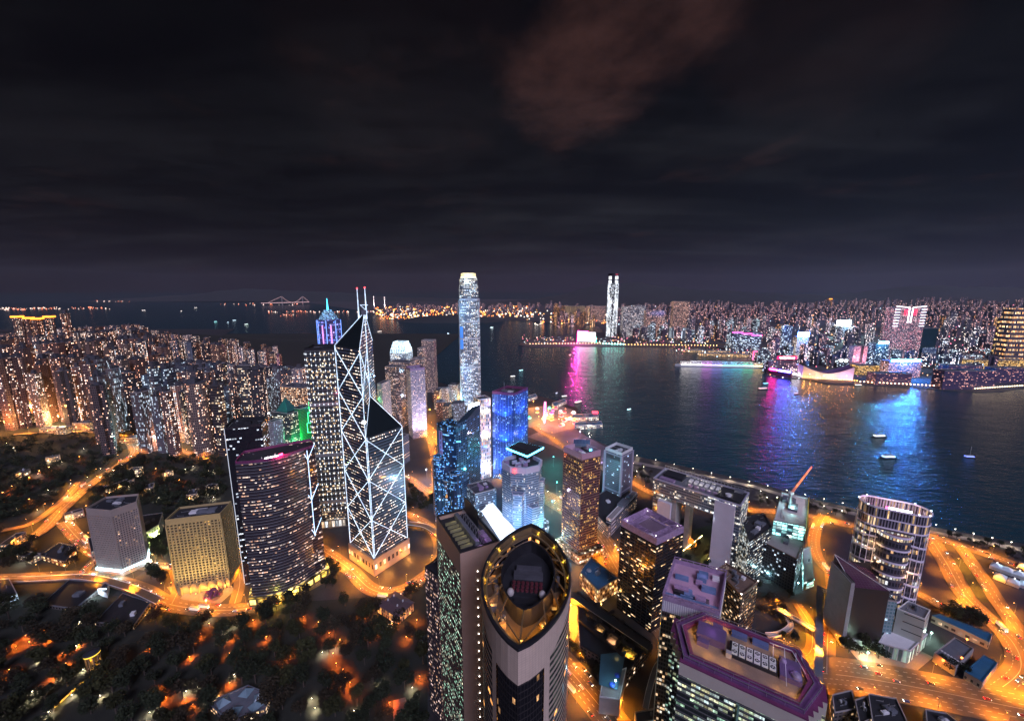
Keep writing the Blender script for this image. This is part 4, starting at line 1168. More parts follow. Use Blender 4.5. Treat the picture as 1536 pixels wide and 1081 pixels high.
# ---- 13 grey police-style slab on podium ---------------------------------------------------------
Z = 96
A = at(930, 741, 22); Rr = at(947, 730, 22)
B = Vector((A.x, A.y)); nrt = (Vector((Rr.x, Rr.y)) - B).normalized() * 34; lft = Vector((-nrt.y, nrt.x)).normalized() * 32
poly = [tuple(B + lft), tuple(B), tuple(B + nrt), tuple(B + nrt + lft)]
m = facade('slate grid', (.22, .21, .27), (.075, .08, .11), 2.4, 3.3, .86, .72, .045, [(0, (.55, .75, 1)), (1, (1, .95, .9))], 1.6, rough=.5, grough=.3)
t = tower('slate_grey_tower', 'slate grey square tower with pale corner frames and teal plant roof', 'office tower', poly, Z, m, roof='roofdark', rim='white', par=5, n=6, seed=21)
P = [Vector(p) for p in ccw(poly)]
fr = MB()
for p in P: fr.prism(rect(p, 3.4, 3.4, math.atan2(nrt.y, nrt.x)), 0, Z - 5, False)
for i in range(4): fr.bar((*P[i], Z - 8), (*P[(i + 1) % 4], Z - 8), 1, 1.2); fr.bar((*P[i], 24), (*P[(i + 1) % 4], 24), 1, 2)
fr.build('corner_frame', plain('lilac frame', (.34, .32, .40), .55, .1), t)
vs = MB()
for k in range(12):
    s = P[0].lerp(P[1], .1 + .07 * k); vs.bar((*s, Z - 17), (*s, Z - 10), .8)
vs.build('slot', M['darkm'], t)
light('POINT', (*cent(poly), Z + 3), 900, (.3, .7, 1), t, .6)
# its podium and long white wing
pod = P2([(895, 742), (930, 722), (955, 745), (912, 790), (893, 770)], 20)
t = tower('dark_podium_block', 'low dark roofed podium block below the slate grey tower', 'podium', pod, 20, facade('podium wall', (.2, .19, .22), (.03, .03, .04), 3, 4, .6, .4, .2, WARM, 1.2), roof='roofdark', rim='grey', n=2, seed=5)
a, b = at(909, 783, 18), at(948, 742, 18); d = Vector((b.x - a.x, b.y - a.y)).normalized(); n_ = Vector((d.y, -d.x))
wing = [(a.x, a.y), (b.x, b.y), tuple(Vector(b[:2]) + n_ * 9), tuple(Vector(a[:2]) + n_ * 9)]
tower('white_wing', 'long low white wing with ribbon windows beside the dark podium', 'building', wing, 26, facade('white wing wall', (.5, .48, .52), (.04, .04, .05), 60, 6, .98, .35, 0, e=0), roof='concrete', rim='white', n=2, par=1)

# ---- 14 arch shaped complex -----------------------------------------------------------------------
def arch():
    Z = 98.0
    A, B, C_, D = [Vector(at(x, y, Z)[:2]) for x, y in ((980, 716), (1004, 690), (1131, 722), (1112, 758))]
    e = (D - A); Lx = e.length; e.normalize(); f = Vector((-e.y, e.x)); dep = 44.0
    P = lambda u, v: A + e * u + f * v
    t = thing('arch_building', 'huge pale arch shaped government block with open gateway and lit roof terrace', 'office complex', (*P(Lx / 2, dep / 2), 0))
    gl = facade('pale blue glass', (.20, .23, .27), (.06, .08, .10), 2.2, 3.9, .86, .55, .3, [(0, (1, .85, .6)), (.5, (.9, .95, 1)), (1, (.75, .9, 1))], 1.1, 8, .85, .4, .12)
    wh = plain('white cladding', (.52, .49, .55), .55, .06)
    u1, u2, u3, u4 = 0, Lx * .10, Lx * .30, Lx * .735
    zl = 74
    def blk(a, b, v0, v1, z0, z1, nm, m, top=True): MB().prism([tuple(P(a, v0)), tuple(P(b, v0)), tuple(P(b, v1)), tuple(P(a, v1))], z0, z1, top, True, vbase=0).build(nm, m, t)
    blk(0, u2 + 6, 4, dep, 0, zl, 'west_leg', gl); blk(u4 + 4, Lx, 1, dep, 0, zl, 'east_leg', gl)
    blk(0, Lx, 0, dep, zl, Z - 2, 'lintel', gl, False)
    blk(u2 - 2, u3 - 6, -2.5, 10, 0, zl - 6, 'white_pier', wh); blk(u4, Lx - 6, -2.5, 12, 0, Z - 3, 'white_pier', wh)
    blk(u3 - 6, u3, 2, 26, 0, zl - .4, 'core_wall', M['concrete']); blk(u3 + 8, u3 + 14, 16, 34, 0, zl - .4, 'core_wall', M['concrete'])
    pl = [tuple(P(0, 0)), tuple(P(Lx, 0)), tuple(P(Lx, dep)), tuple(P(0, dep))]
    inn = inset(pl, 1.6)
    MB().face([(*p, Z - 3) for p in ccw(inn)]).build('roof', M['grey'], t)
    MB().ring(ccw(pl), inn, Z - 2, Z).build('parapet', plain('lilac parapet', (.36, .35, .42), .5, .1), t)
    bx = lambda u, v, su, sv, h, nm, m: MB().box((*P(u, v), Z - 3), (su, sv, h), math.atan2(e.y, e.x)).build(nm, m, t)
    bx(20, 29, 26, 18, 4, 'plant_room', M['roofdark']); bx(Lx - 17, 22, 26, 30, 3.6, 'plant_room', M['roofdark']); bx(Lx - 10, 35, 10, 10, 6, 'vent', M['grey'])
    bx(16, 10, 20, 8, 3, 'plant_room', M['mauve']); 
    for i in range(9): bx(42 + i * 7, 30, 4.2, 9, 2.2, 'skylight', M['white'])
    for i in range(6): bx(46 + i * 8, 14, 5, 4, 2.6, 'plant_box', M['mauve'])
    MB().cyl((*P(Lx - 18, 14), Z - 2.9 + 3.6), 3.6, 2.4, 16).build('tank', M['white'], t)
    for i in range(5): light('POINT', (*P(42 + i * 13, 22), Z + 2), 700, (1, .9, .75), t, .5)
    light('POINT', (*P(48, 10), Z + 2), 500, (1, .6, .3), t, .5)
    rl = MB()
    for i in range(26): rl.bar((*P(Lx * i / 26, dep - .5), Z), (*P(Lx * i / 26, dep - .5), Z + 3.6), .3)
    rl.bar((*P(0, dep - .5), Z + 3.6), (*P(Lx, dep - .5), Z + 3.6), .5); rl.build('roof_pergola', M['steel'], t)
    for i in range(5): light('POINT', (*P(u3 + 10 + i * 9, -4), 70), 700, (.7, .85, 1), t, .5)
    # warm strips inside the gateway
    s = MB(); s.bar((*P(u3 + 13, 6), 2), (*P(u3 + 22, 60), 2), .8); s.bar((*P(u4 - 4, 2), 2), (*P(u4 - 2, 60), 2), .6); s.build('light_strip', M['g_warm'], t)
    for k in range(6): light('POINT', (*P(u4 - 7, 8 + k * 9), 4), 1500, (1, .7, .2), t, .4)
    light('POINT', (*P(u3 + 16, 30), 8), 4500, (1, .4, .08), t, 1)
    MB().dome((*P(u3 + 17, 24), 9), 4, 4, 12, 6, True).build('orange_feature', glow('orange feature', (1, .22, .02), 1.2), t)
    cr = MB(); 
    for k in range(14):
        a = k / 14 * 2.4; a2 = (k + 1) / 14 * 2.4
        cr.bar((*P(u3 + 14 + 9 * math.sin(a), 10 + 26 * a / 2.4), 3), (*P(u3 + 14 + 9 * math.sin(a2), 10 + 26 * a2 / 2.4), 3), .9)
    cr.build('curved_light_strip', glow('orange curve', (1, .30, .03), 1.3), t)
    # lower wing right of the arch
    m2 = facade('wing glass', (.035, .04, .05), (.015, .018, .022), 2.0, 3.9, .85, .42, .5, [(0, (1, .85, .6)), (.4, (.9, .97, 1)), (1, (.7, .92, 1))], 1.2, 3, .6, .3, .1)
    wp = P2([(1112, 775), (1146, 768), (1158, 790), (1124, 812)], 62)
    tower('dark_wing_block', 'dark glass wing with slanting rows of white windows right of the arch building', 'office block', wp, 62, m2, roof='roofdark', rim='darkm', n=4, seed=31)
arch()

# ---- 15 curved glass tower at right with dark wedge ------------------------------------------------
def curved_right():
    A_, B_ = Vector((333, 346)), Vector((408, 352))      # ends of the stadium axis (ground)
    Z = 138.0
    C0, C1 = Vector((350, 352)), Vector((374, 326))
    Lft, Rgt = Vector(at(1290, 747, Z)[:2]), Vector(at(1398, 768, Z)[:2])
    ax = (Rgt - Lft); Ln = ax.length; ax.normalize(); nb = Vector((-ax.y, ax.x))
    W_ = 27.0; r = W_ / 2
    def stadium(grow=0.0, n=9):
        out = []; rr = r + grow
        a0, a1 = Lft + ax * r, Rgt - ax * r
        for k in range(n + 1):
            a = -math.pi / 2 + math.pi * k / n; out.append(a1 + ax * rr * math.cos(a) + nb * rr * math.sin(a))
        for k in range(n + 1):
            a = math.pi / 2 + math.pi * k / n; out.append(a0 + ax * rr * math.cos(a) + nb * rr * math.sin(a))
        return [tuple(p) for p in out]
    S0 = stadium()
    t = thing('curved_glass_tower', 'rounded glass tower with sweeping white bands, open crown and glowing pink and white sign', 'office tower', (*cent(S0), 0))
    gl = facade('lit curved glass', (.11, .10, .13), (.035, .035, .045), 2.6, 7.2, .72, .60, .5, [(0, (1, .5, .2)), (.35, (1, .75, .45)), (.7, (1, .92, .82)), (1, (.8, .88, 1))], .95, 6, .8, .35, .1, vary=2.0)
    MB().prism(S0, 0, Z - 22, True, vbase=0).build('glass_wall', gl, t)
    wb = plain('white band', (.78, .70, .80), .45, .08)
    # open crown: glazed screen standing above the roof terrace
    cg = facade('crown screen', (.30, .27, .33), (.03, .028, .035), 2.4, 11, .55, .92, .35, [(0, (1, .6, .25)), (1, (1, .85, .7))], .7, rough=.4, grough=.15)
    MB().ring(stadium(.05), stadium(-.7), Z - 22, Z - 1.4).build('crown_screen', cg, t)
    for zz, h in ((Z - 1.5, 1.6), (Z - 12, 1.1), (Z - 22, 1.4)):
        MB().ring(stadium(.55), stadium(-.3), zz, zz + h).build('white_band', wb, t)
    # sweeping bands down the body: dip toward the right along the perimeter
    n = len(S0); P = [Vector(p) for p in stadium(.45)]
    cum = [0]
    for i in range(n): cum.append(cum[-1] + (P[(i + 1) % n] - P[i]).length)
    for k in range(8):
        mb = MB()
        for i in range(n):
            j = (i + 1) % n
            zf = lambda s: Z - 38 - k * 14.5 + 5.5 * math.cos(2 * math.pi * (s / cum[-1]) + .9)
            mb.bar((*P[i], zf(cum[i])), (*P[j], zf(cum[i + 1])), .8, 1.7)
        mb.build('sweeping_band', wb, t)
    # projecting round bay on the camera side, lower than the crown
    bc = Lft + ax * (Ln * .50) - nb * (r - 2)
    bay = [tuple(bc + ax * 13.5 * math.cos(a) + nb * 11.5 * math.sin(a)) for a in [math.pi + math.pi * k / 12 for k in range(13)]]
    bay += [tuple(bc + ax * 13.5 + nb * 4), tuple(bc - ax * 13.5 + nb * 4)]
    MB().prism(bay, 40, Z - 24, False, vbase=0).build('round_bay', gl, t)
    b_in = inset(bay, .8)
    MB().face([(*p, Z - 26) for p in b_in]).build('terrace', plain('rose terrace', (.20, .10, .10), .7, .25), t)
    for k in range(6): MB().ring(ccw(inset(bay, -.35)), ccw(inset(bay, .4)), Z - 25.5 - k * 14.5, Z - 23.7 - k * 14.5).build('white_band', wb, t)
    fin = MB()
    for k in range(0, n): fin.bar((*P[k], 10), (*P[k], Z - 22), .45)
    fin.build('vertical_fin', wb, t)
    # sign bar on the crown
    s0, s1 = Lft + ax * 30 - nb * (r + .5), Lft + ax * 50 - nb * (r + .5)
    MB().bar((*(Lft + ax * (Ln * .40) - nb * 4), Z - 4), (*(Lft + ax * (Ln * .72) - nb * 4), Z - 4), .8, 4.4).build('sign', glow('sign white', (1, .95, 1), 8), t)
    MB().bar((*(Lft + ax * (Ln * .36) - nb * 4), Z - 4), (*(Lft + ax * (Ln * .40) - nb * 4), Z - 4), .8, 4.4).build('sign', glow('sign magenta', (1, .05, .25), 8), t)
    light('POINT', (*(Lft + ax * (Ln * .45) - nb * 9), Z - 8), 8000, (1, .25, .55), t, 1)
    light('POINT', (*(Lft + ax * (Ln * .6) + nb * 2), Z - 14), 4500, (1, .7, .8), t, 1)
    clutter(S0, Z - 22, 6, t, 12, 'mauve', 5)
    for k in range(7):
        p = P[int(k * n / 7)]
        MB().dome((*p, Z + .5), .5, .5, 8, 3, True).build('roof_lamp', M['g_white'], t)
    for (u, zz, pw) in ((.2, 96, 2000), (.3, 80, 2000), (.8, 72, 2600)):
        p = Lft + ax * (Ln * u) - nb * (r + 5); light('POINT', (*p, zz), pw, (1, .6, .25), t, .6)
    # ---- dark sloping wedge in front
    q = [Vector(at(*p, 0)[:2]) for p in ((1266, 966), (1322, 972), (1330, 930), (1275, 925))]
    zt = 92
    base = [Vector(at(1266, 968)[:2]), Vector(at(1318, 975)[:2])]
    d = (base[1] - base[0]).normalized(); nn = Vector((-d.y, d.x)); W2 = (base[1] - base[0]).length
    b0, b1 = base; b2, b3 = b1 + nn * 34 + d * 4, b0 + nn * 34
    t2 = thing('dark_wedge_block', 'dark ribbed wedge block with sloping plum glass top before the curved glass tower', 'building', (*cent([b0, b1, b2, b3]), 0))
    ht = lambda p, px, py: p
    zt0, zt1 = 78, 66       # front edge and its right drop
    ribs = facade('ribbed dark cladding', (.055, .042, .034), (.035, .027, .022), 40, 1.2, 1.0, .5, 0, e=0, rough=.5, grough=.3)
    w_ = MB(); zf = 68
    w_.wall(b0, b1, 10, zf, 0, 0); w_.wall(b1, b2, 10, zf - 2, 0, 0); w_.wall(b3, b0, 10, 74, 0, 0); w_.wall(b2, b3, 10, 74)
    w_.build('ribbed_wall', ribs, t2)
    sl = facade('plum glass slope', (.10, .04, .07), (.08, .035, .06), 3, 3, .92, .92, 0, e=0, rough=.3, grough=.12)
    z = lambda p, h: (p.x, p.y, h)
    s = MB(); s.face([z(b0, zf), z(b1, zf), z(b3, 80)], [(0, 0), (W2, 0), (0, 40)]); s.face([z(b1, zf), z(b2, 66), z(b3, 80)], [(W2, 0), (W2, 30), (0, 40)]); s.face([z(b0, zf), z(b3, 80), z(b3, 74)])
    s.face([z(b2, 66), z(b3, 74), z(b3, 80)])
    s.build('glass_slope', sl, t2)
    MB().bar(z(b1, zf + .2), z(b3, 80.2), .5).bar(z(b0, zf), z(b3, 80), .5).bar(z(b0, 6), z(b0, zf), .6).build('edge_trim', M['white'], t2)
    MB().prism([tuple(p) for p in (b0 - nn * 2 - d * 2, b1 - nn * 2 + d * 3, b2 + d * 3, b3 - d * 2)], 0, 10.2).build('base', M['concrete'], t2)
    # slim grey fin slab at its left
    f0 = b0 - d * 9; 
    tower('grey_fin_slab', 'narrow pale grey slab clasped to the left of the dark wedge', 'building', [tuple(f0 + d * 5.5 - nn * 1), tuple(f0 + d * 8.7 - nn * 1), tuple(f0 + d * 8.7 + nn * 32), tuple(f0 + d * 5.5 + nn * 32)], 73, M['concrete'], n=0)
    # teal lit strip block at its right
    g0 = b1 + d * 6 + nn * 8
    m = facade('teal lit', (.22, .34, .36), (.10, .2, .22), 3, 4, .7, .6, .1, COOL, .8)
    tower('teal_side_slab', 'slim teal lit slab at the right of the dark wedge', 'building', [tuple(g0), tuple(g0 + d * 8), tuple(g0 + d * 8 + nn * 22), tuple(g0 + nn * 22)], 52, m, n=1)
    area_lamp(g0 + d * 14 - nn * 2, 0, 6000, (.45, .95, 1), 'icy white lamp between the dark wedge block and the pale theatre block')
curved_right()
# ---- 16 octagonal pale blue tower with blue neon slab -------------------------------------------
def octagon():
    Z = 116.0
    c = Vector((20, 478)); 
    c = Vector(at(783, 691, Z)[:2])
    r = 29
    poly = ngon(c, r, 8, R(10), r * .8)
    gl = facade('pale blue glass tower', (.26, .36, .50), (.10, .19, .30), 2.0, 3.6, .86, .55, .15, [(0, (1, .8, .5)), (.35, (.45, .8, 1)), (1, (.8, .95, 1))], 1.1, 6, .7, .35, .08, metal=.45)
    t = thing('octagonal_tower', 'pale blue octagonal tower with stepped bays and a neon blue edged roof slab', 'office tower', (*c, 0))
    MB().prism(poly, 0, Z - 9, True, vbase=0).build('glass_wall', gl, t)
    grid_trim(inset(poly, -.08), 3, Z - 10, 3.6, 4.0, M['grey'], t, .22)
    band = plain('lilac band', (.40, .37, .47), .55, .08)
    o2 = [tuple(p) for p in inset(poly, -1.2)]
    MB().ring(ccw(o2), inset(poly, 1.5), Z - 9, Z).build('top_band', band, t)
    MB().face([(*p, Z - 5) for p in inset(poly, 1)]).build('roof', M['roofdark'], t)
    # stepped bays stuck to the faces
    for k, (h0, h1, g) in enumerate(((0, 78, 8), (0, 58, 10), (0, 90, 6.5), (0, 64, 9))):
        i = (5 + k) % 8; a, b = Vector(poly[i]), Vector(poly[(i + 1) % 8]); d = (b - a).normalized(); nn = Vector((d.y, -d.x)); L = (b - a).length
        q = [tuple(a + d * 2), tuple(b - d * 2), tuple(b - d * 5 + nn * g), tuple(a + d * 5 + nn * g)]
        MB().prism(q, h0, h1, True, vbase=0).build('bay', gl, t)
        mb = MB(); P = ccw(q)
        for z_ in (h1, h1 - 18):
            for m_ in range(4): mb.bar((*P[m_], z_), (*P[(m_ + 1) % 4], z_), .6, 1.0)
        mb.build('bay_band', band, t)
    rr = random.Random(9)
    for i in range(12):
        a = rr.uniform(0, 6.28); q = c + Vector((math.cos(a) * rr.uniform(4, 24), math.sin(a) * rr.uniform(4, 18)))
        MB().box((q.x, q.y, Z - 5), (rr.uniform(4, 8), rr.uniform(3, 6), rr.uniform(3, 6.5)), .4).build('plant_box', M['mauve'] if i % 2 else band, t)
    sl = Vector(at(785, 662, Z + 14)[:2]); q = [Vector(at(x, y + 1, Z + 10)[:2]) for x, y in ((760, 670), (779, 661), (815, 669), (791, 682))]
    P = ccw([tuple(p) for p in q])
    MB().prism(P, Z + 7, Z + 10, True, True).build('roof_slab', M['roofdark'], t)
    MB().ring(ccw([tuple(p) for p in inset(P, -.5)]), inset(P, .2), Z + 7.2, Z + 9.8).build('neon_edge', M['g_cyan'], t)
    MB().prism(inset(P, 6), Z - 5, Z + 7, False).build('slab_core', M['darkm'], t)
    MB().prism(inset(P, 9), Z + 10, Z + 12).build('plant_room', M['roofdark'], t)
    for p in P: light('POINT', (p[0], p[1] - 2, Z + 9), 1260, (.25, .6, 1), t, .6)
    a, b = Vector(P[0]), Vector(P[1])
    q = c + Vector((-7, -r * .8 - .8)); MB().cyl((q.x - 4, q.y + 1, Z - 7.2), 2.2, 4.4, 16).build('logo_disc', M['g_red'], t)
    light('POINT', (c.x - 44, c.y - 34, 16), 198000, (.3, .65, 1), t, 1); light('POINT', (c.x + 44, c.y - 30, 14), 144000, (.25, .8, .9), t, 1)
    light('POINT', (c.x - 4, c.y - 62, 40), 162000, (.35, .62, 1), t, 1)
    MB().prism(inset(poly, -12), 0, 16).build('podium', facade('podium glass', (.2, .25, .3), (.05, .1, .14), 4, 5, .8, .7, .4, COOL, 1.2), t)
octagon()

# ---- 17 stepped blue glass tower ------------------------------------------------------------------
def blue_glass():
    a, b, d_ = Vector((-101, 497)), Vector((-58, 503)), Vector((-104, 540))
    Z = 166.0
    lf, mid_, rt = Vector(at(655, 632, 160)[:2]), Vector(at(682, 640, 160)[:2]), Vector(at(707, 618, 168)[:2])
    t = thing('blue_glass_tower', 'tall dark blue tower of curved glass shafts with a slanted top and blue lit floors', 'office tower', (*mid_, 0))
    gl = facade('deep blue glass', (.015, .03, .06), (.012, .035, .075), 1.8, 3.7, .9, .6, .3, [(0, (.1, .35, 1)), (.5, (.25, .6, 1)), (.8, (.7, .9, 1)), (1, (.9, .6, 1))], 1.2, 4, .7, .2, .06, metal=.3)
    gr = facade('striped blue glass', (.05, .08, .13), (.01, .03, .07), 4.8, 3.7, .6, .6, .16, [(0, (.2, .5, 1)), (1, (.8, .95, 1))], .9, rough=.3, grough=.06)
    # left rounded shaft and right slab
    ax = (mid_ - lf); L = ax.length; ax.normalize(); bk = Vector((-ax.y, ax.x))
    fr = [lf + ax * L * k / 8 - bk * 7 * math.sin(math.pi * k / 8) for k in range(9)]
    p1 = [tuple(p) for p in fr] + [tuple(mid_ + bk * 26), tuple(lf + bk * 26)]
    MB().prism(p1, 0, 158, True, vbase=0).build('glass_shaft', gl, t)
    p2 = [tuple(mid_ + ax * .6 + bk * 2), tuple(rt), tuple(rt + bk * 20), tuple(mid_ + ax * .6 + bk * 24)]
    MB().prism(p2, 0, 164, False, vbase=0).build('glass_shaft', gr, t)
    P = ccw(p2); mb = MB(); P3 = [(*p, 164 + (12 if (Vector(p) - rt).length < 24 else 0)) for p in P]
    for i in range(4):
        j = (i + 1) % 4; mb.face([(*P[i], 164), (*P[j], 164), P3[j], P3[i]])
    mb.face(P3); mb.build('slanted_crown', plain('dark crown', (.02, .035, .05), .3, .2), t)
    pk = MB()
    q0, q1 = fr[2] - bk * .4, fr[4] - bk * .4
    pk.wall(q0, q1, 112, 150, 0); pk.build('lilac_panel', plain('lilac glass', (.35, .25, .48), .3, .1), t)
    MB().pane(fr[0] - bk * .4, fr[2] - bk * .4, 112, 154).build('teal_panel', plain('teal glass', (.08, .26, .33), .2, .1), t)
    # lower rounded shafts
    for (u, r, h) in ((.25, 9, 108), (.72, 8.5, 76), (1.15, 9, 92)):
        c = lf + ax * L * u - bk * 6
        MB().cyl((c.x, c.y, 0), r, h, 20).build('round_shaft', gl, t)
        MB().ring(ngon(c, r + .5, 20), ngon(c, r - .5, 20), h - 1, h + .6).build('shaft_rim', M['grey'], t)
    for k, (z_, c) in enumerate(((126, (.15, .45, 1)), (92, (.12, .4, 1)), (60, (.4, .8, 1)), (34, (.7, .9, 1)))):
        q = lf + ax * L * .6 - bk * 22; light('POINT', (q.x, q.y, z_), 9360, c, t, .8)
    q = mid_ + ax * 14 - bk * 9; MB().bar((*(mid_ + ax * 4 - bk * .5), 138), (*(mid_ + ax * 12 + bk * 0), 140), .5, 1.6).build('blue_sign', glow('blue lines', (.08, .45, 1), 4), t)
    light('POINT', (q.x, q.y, 136), 6480, (.08, .4, 1), t, .8)
    pw = [(lf + ax * -12 - bk * 2), lf + ax * -2 - bk * 2, lf + ax * -2 + bk * 20, lf + ax * -12 + bk * 20]
    tower('striped_white_block', 'white block with dark slanting window slots left of the blue glass tower', 'building', [tuple(p) for p in pw], 96, facade('white slots', (.5, .48, .55), (.03, .03, .05), 60, 3.4, .96, .5, .0, e=0), n=2, rim='white')
    # small lower mirrored block at right foot
    cc = Vector(at(722, 745, 40)[:2])
    tower('grey_mirror_block', 'lower grey mirrored block with white rooftop lights right of the blue glass tower', 'office block', rect(cc, 36, 34, .5), 58, facade('mirror grey', (.14, .16, .2), (.06, .08, .11), 2.2, 3.6, .85, .6, .22, COOL, 1.0, 3, .5, .3, .08, metal=.4), n=8, seed=6, cmat='mauve')
    area_lamp((cc.x + 4, cc.y - 24), 0, 6000, (.85, .9, 1), 'white lamp at the foot of the grey mirrored block')
blue_glass()

# ---- 18 blue lit tower ------------------------------------------------------------------------------
q = [Vector(at(x, y, 172)[:2]) for x, y in ((738, 588), (771, 591), (792, 582))]
poly = par4(q[0], q[1], q[2])
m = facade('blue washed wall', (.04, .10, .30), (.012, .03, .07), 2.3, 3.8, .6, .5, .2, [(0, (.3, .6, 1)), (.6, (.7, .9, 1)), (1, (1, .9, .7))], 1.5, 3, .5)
t = tower('blue_lit_tower', 'tall tower washed in deep blue floodlight with a flat dark top', 'office tower', poly, 174, m, roof='roofdark', rim='plum', par=5, n=4, seed=2)
P = [Vector(p) for p in ccw(poly)]; fn = MB()
for i in range(4):
    for k in range(9): s = P[i].lerp(P[(i + 1) % 4], k / 8); fn.bar((*s, 0), (*s, 168), .7)
fn.build('pilaster', plain('blue pilaster', (.10, .18, .42), .5, .1), t)
for p, q_ in ((P[0], P[1]), (P[1], P[2]), (P[3], P[0])):
    d = (q_ - p).normalized(); o = Vector((d.y, -d.x)); s = p.lerp(q_, .5) + o * 16
    for z_ in (20, 75, 125): light('SPOT', (*s, z_), 162000, (.03, .16, 1), t, .8, R(120), (*p.lerp(q_, .5), z_ + 35))
c = cent(poly); MB().cyl((c[0] - 12, c[1] + 6, 170), .4, 16, 6, .15).build('mast', M['steel'], t)
light('POINT', (c[0] + 4, c[1] - 48, 40), 39600, (.1, .3, 1), t, 1)

# ---- 19 white gridded tower + bright sign block --------------------------------------------------------
q = [Vector(at(x, y, 160)[:2]) for x, y in ((719, 599), (738, 596))]
e = (q[1] - q[0]).normalized() * 24; n_ = Vector((-e.y, e.x))
poly = [tuple(q[0]), tuple(q[0] + e), tuple(q[0] + e + n_), tuple(q[0] + n_)]
m = facade('white lattice', (.50, .46, .42), (.03, .03, .04), 3.4, 7.6, .58, .72, .55, [(0, (1, .25, .15)), (.25, (1, .6, .25)), (.6, (1, .85, .6)), (1, (.9, .9, 1))], 1.3, rough=.5)
t = tower('white_lattice_tower', 'slim tower of white upright lattice with warm windows', 'office tower', poly, 160, m, n=3, rim='white')
s = (q[0] + q[1]) / 2 - n_.normalized() * 18
for z_ in (16, 80, 130): light('SPOT', (*s, z_), 90000, (1, .82, .62), t, .6, R(110), (*((q[0] + q[1]) / 2), z_ + 20))
q2 = [Vector(at(x, y, 150)[:2]) for x, y in ((700, 612), (720, 608))]
poly = [tuple(q2[0] + Vector((0, 4))), tuple(q2[1] + Vector((-1, 3))), tuple(q2[1] + Vector((8, 24))), tuple(q2[0] + Vector((6, 28)))]
m = facade('lilac windows', (.22, .19, .30), (.05, .05, .08), 2.2, 3.6, .75, .5, .6, [(0, (1, .5, .2)), (.4, (1, .8, .5)), (.7, (.8, .7, 1)), (1, (.6, .75, 1))], 1.2, 5, .5)
t = tower('sign_topped_tower', 'lilac windowed tower carrying a blazing white sign and a pink sign', 'office tower', poly, 152, m, n=2)
a, b = Vector(poly[0]), Vector(poly[1]); o = Vector((.12, -1)) * .8
MB().bar((*(a.lerp(b, .15) + o), 151), (*(a.lerp(b, .95) + o), 151), .6, 10).build('sign', glow('white blue sign', (.8, .92, 1), 8), t)
MB().bar((*(a.lerp(b, .5) + o), 106), (*(a.lerp(b, .95) + o), 106), .6, 5).build('sign', glow('pink sign', (1, .08, .4), 6), t)
light('POINT', (*(a.lerp(b, .5) + o * 12), 148), 16200, (.6, .8, 1), t, 1); light('POINT', (*(a.lerp(b, .8) + o * 8), 104), 9000, (1, .15, .5), t, 1)

# ---- 20 tall silver tower -------------------------------------------------------------------------------
def silver():
    c = Vector(at(705, 606)[:2]); c = Vector((c.x, c.y + 20))
    t = thing('tall_silver_tower', 'tallest silver tower on the near shore with a glowing yellow and white crown', 'skyscraper', (*c, 0))
    gl = facade('silver glass', (.20, .24, .30), (.035, .055, .08), 2.2, 4.2, .8, .55, .42, [(0, (1, .8, .5)), (.25, (.9, .95, 1)), (.7, (.65, .85, 1)), (1, (.3, .55, 1))], 1.7, 7, .7, .3, .1, metal=.4)
    half = 30.5
    def plan(h, ch=9):
        pts = []
        for k in range(4):
            a = R(45 + 12) + k * math.pi / 2
            ux = Vector((math.cos(a - math.pi / 4), math.sin(a - math.pi / 4))); uy = Vector((-ux.y, ux.x))
            pts += [c + ux * h + uy * (h - ch) * -1 + ux * 0, c + ux * h + uy * (h - ch)]
        return [tuple(p) for p in pts]
    z0 = 0
    for z1, h in ((255, half), (330, half - 1.2), (372, half - 2.6), (396, half - 5)):
        MB().prism(plan(h), z0, z1, True, vbase=0).build('glass_wall', gl, t); z0 = z1
    P = [Vector(p) for p in plan(half + .4)]
    fn = MB()
    for i in range(8):
        n = 7 if (P[(i + 1) % 8] - P[i]).length > 20 else 2
        for k in range(n): s = P[i].lerp(P[(i + 1) % 8], k / n); fn.bar((*s, 0), (*s, 330), .7)
    fn.build('vertical_fin', plain('silver fin', (.35, .42, .5), .4, .1), t)
    for z_ in (120, 210, 262, 330):
        MB().ring(ccw(plan(half + .9)), ccw(plan(half - 3)), z_, z_ + 4).build('plant_floor_band', plain('pale band', (.4, .46, .52), .45, .1), t)
    cr = MB()
    for lv, (h, z_, hh) in enumerate(((half - 5, 389, 12), (half - 10, 399, 12))):
        P = [Vector(p) for p in plan(h)]
        for i in range(8):
            L = (P[(i + 1) % 8] - P[i]).length; n = max(2, int(L / 3.4))
            for k in range(n):
                s = P[i].lerp(P[(i + 1) % 8], (k + .5) / n); e = s.lerp(c, .18)
                cr.bar((*s, z_), (*e, z_ + hh), 1.0, 1.0)
    cr.build('crown_claw', glow('crown light', (1, .90, .55), 1.5, False), t)
    MB().prism(plan(half - 9), 396, 410).build('crown_core', glow('crown core', (1, .80, .38), .8), t)
    light('POINT', (c.x, c.y, 424), 108000, (1, .9, .6), t, 3); light('POINT', (c.x - 2, c.y - 34, 386), 43200, (1, .95, .8), t, 2)
    for k in range(3):
        z_ = (30, 110, 300)[k]; light('POINT', (c.x - 20, c.y - 60, z_), 108000, (.35, .65, 1), t, 1.5)
    MB().pane(Vector(plan(half + .6)[5]), Vector(plan(half + .6)[6]), 180, 250).build('blue_panel', glow('blue panel', (.05, .25, .9), .5), t)
    light('POINT', (c.x - 34, c.y - 30, 14), 90000, (.1, .8, .9), t, 1)
silver()

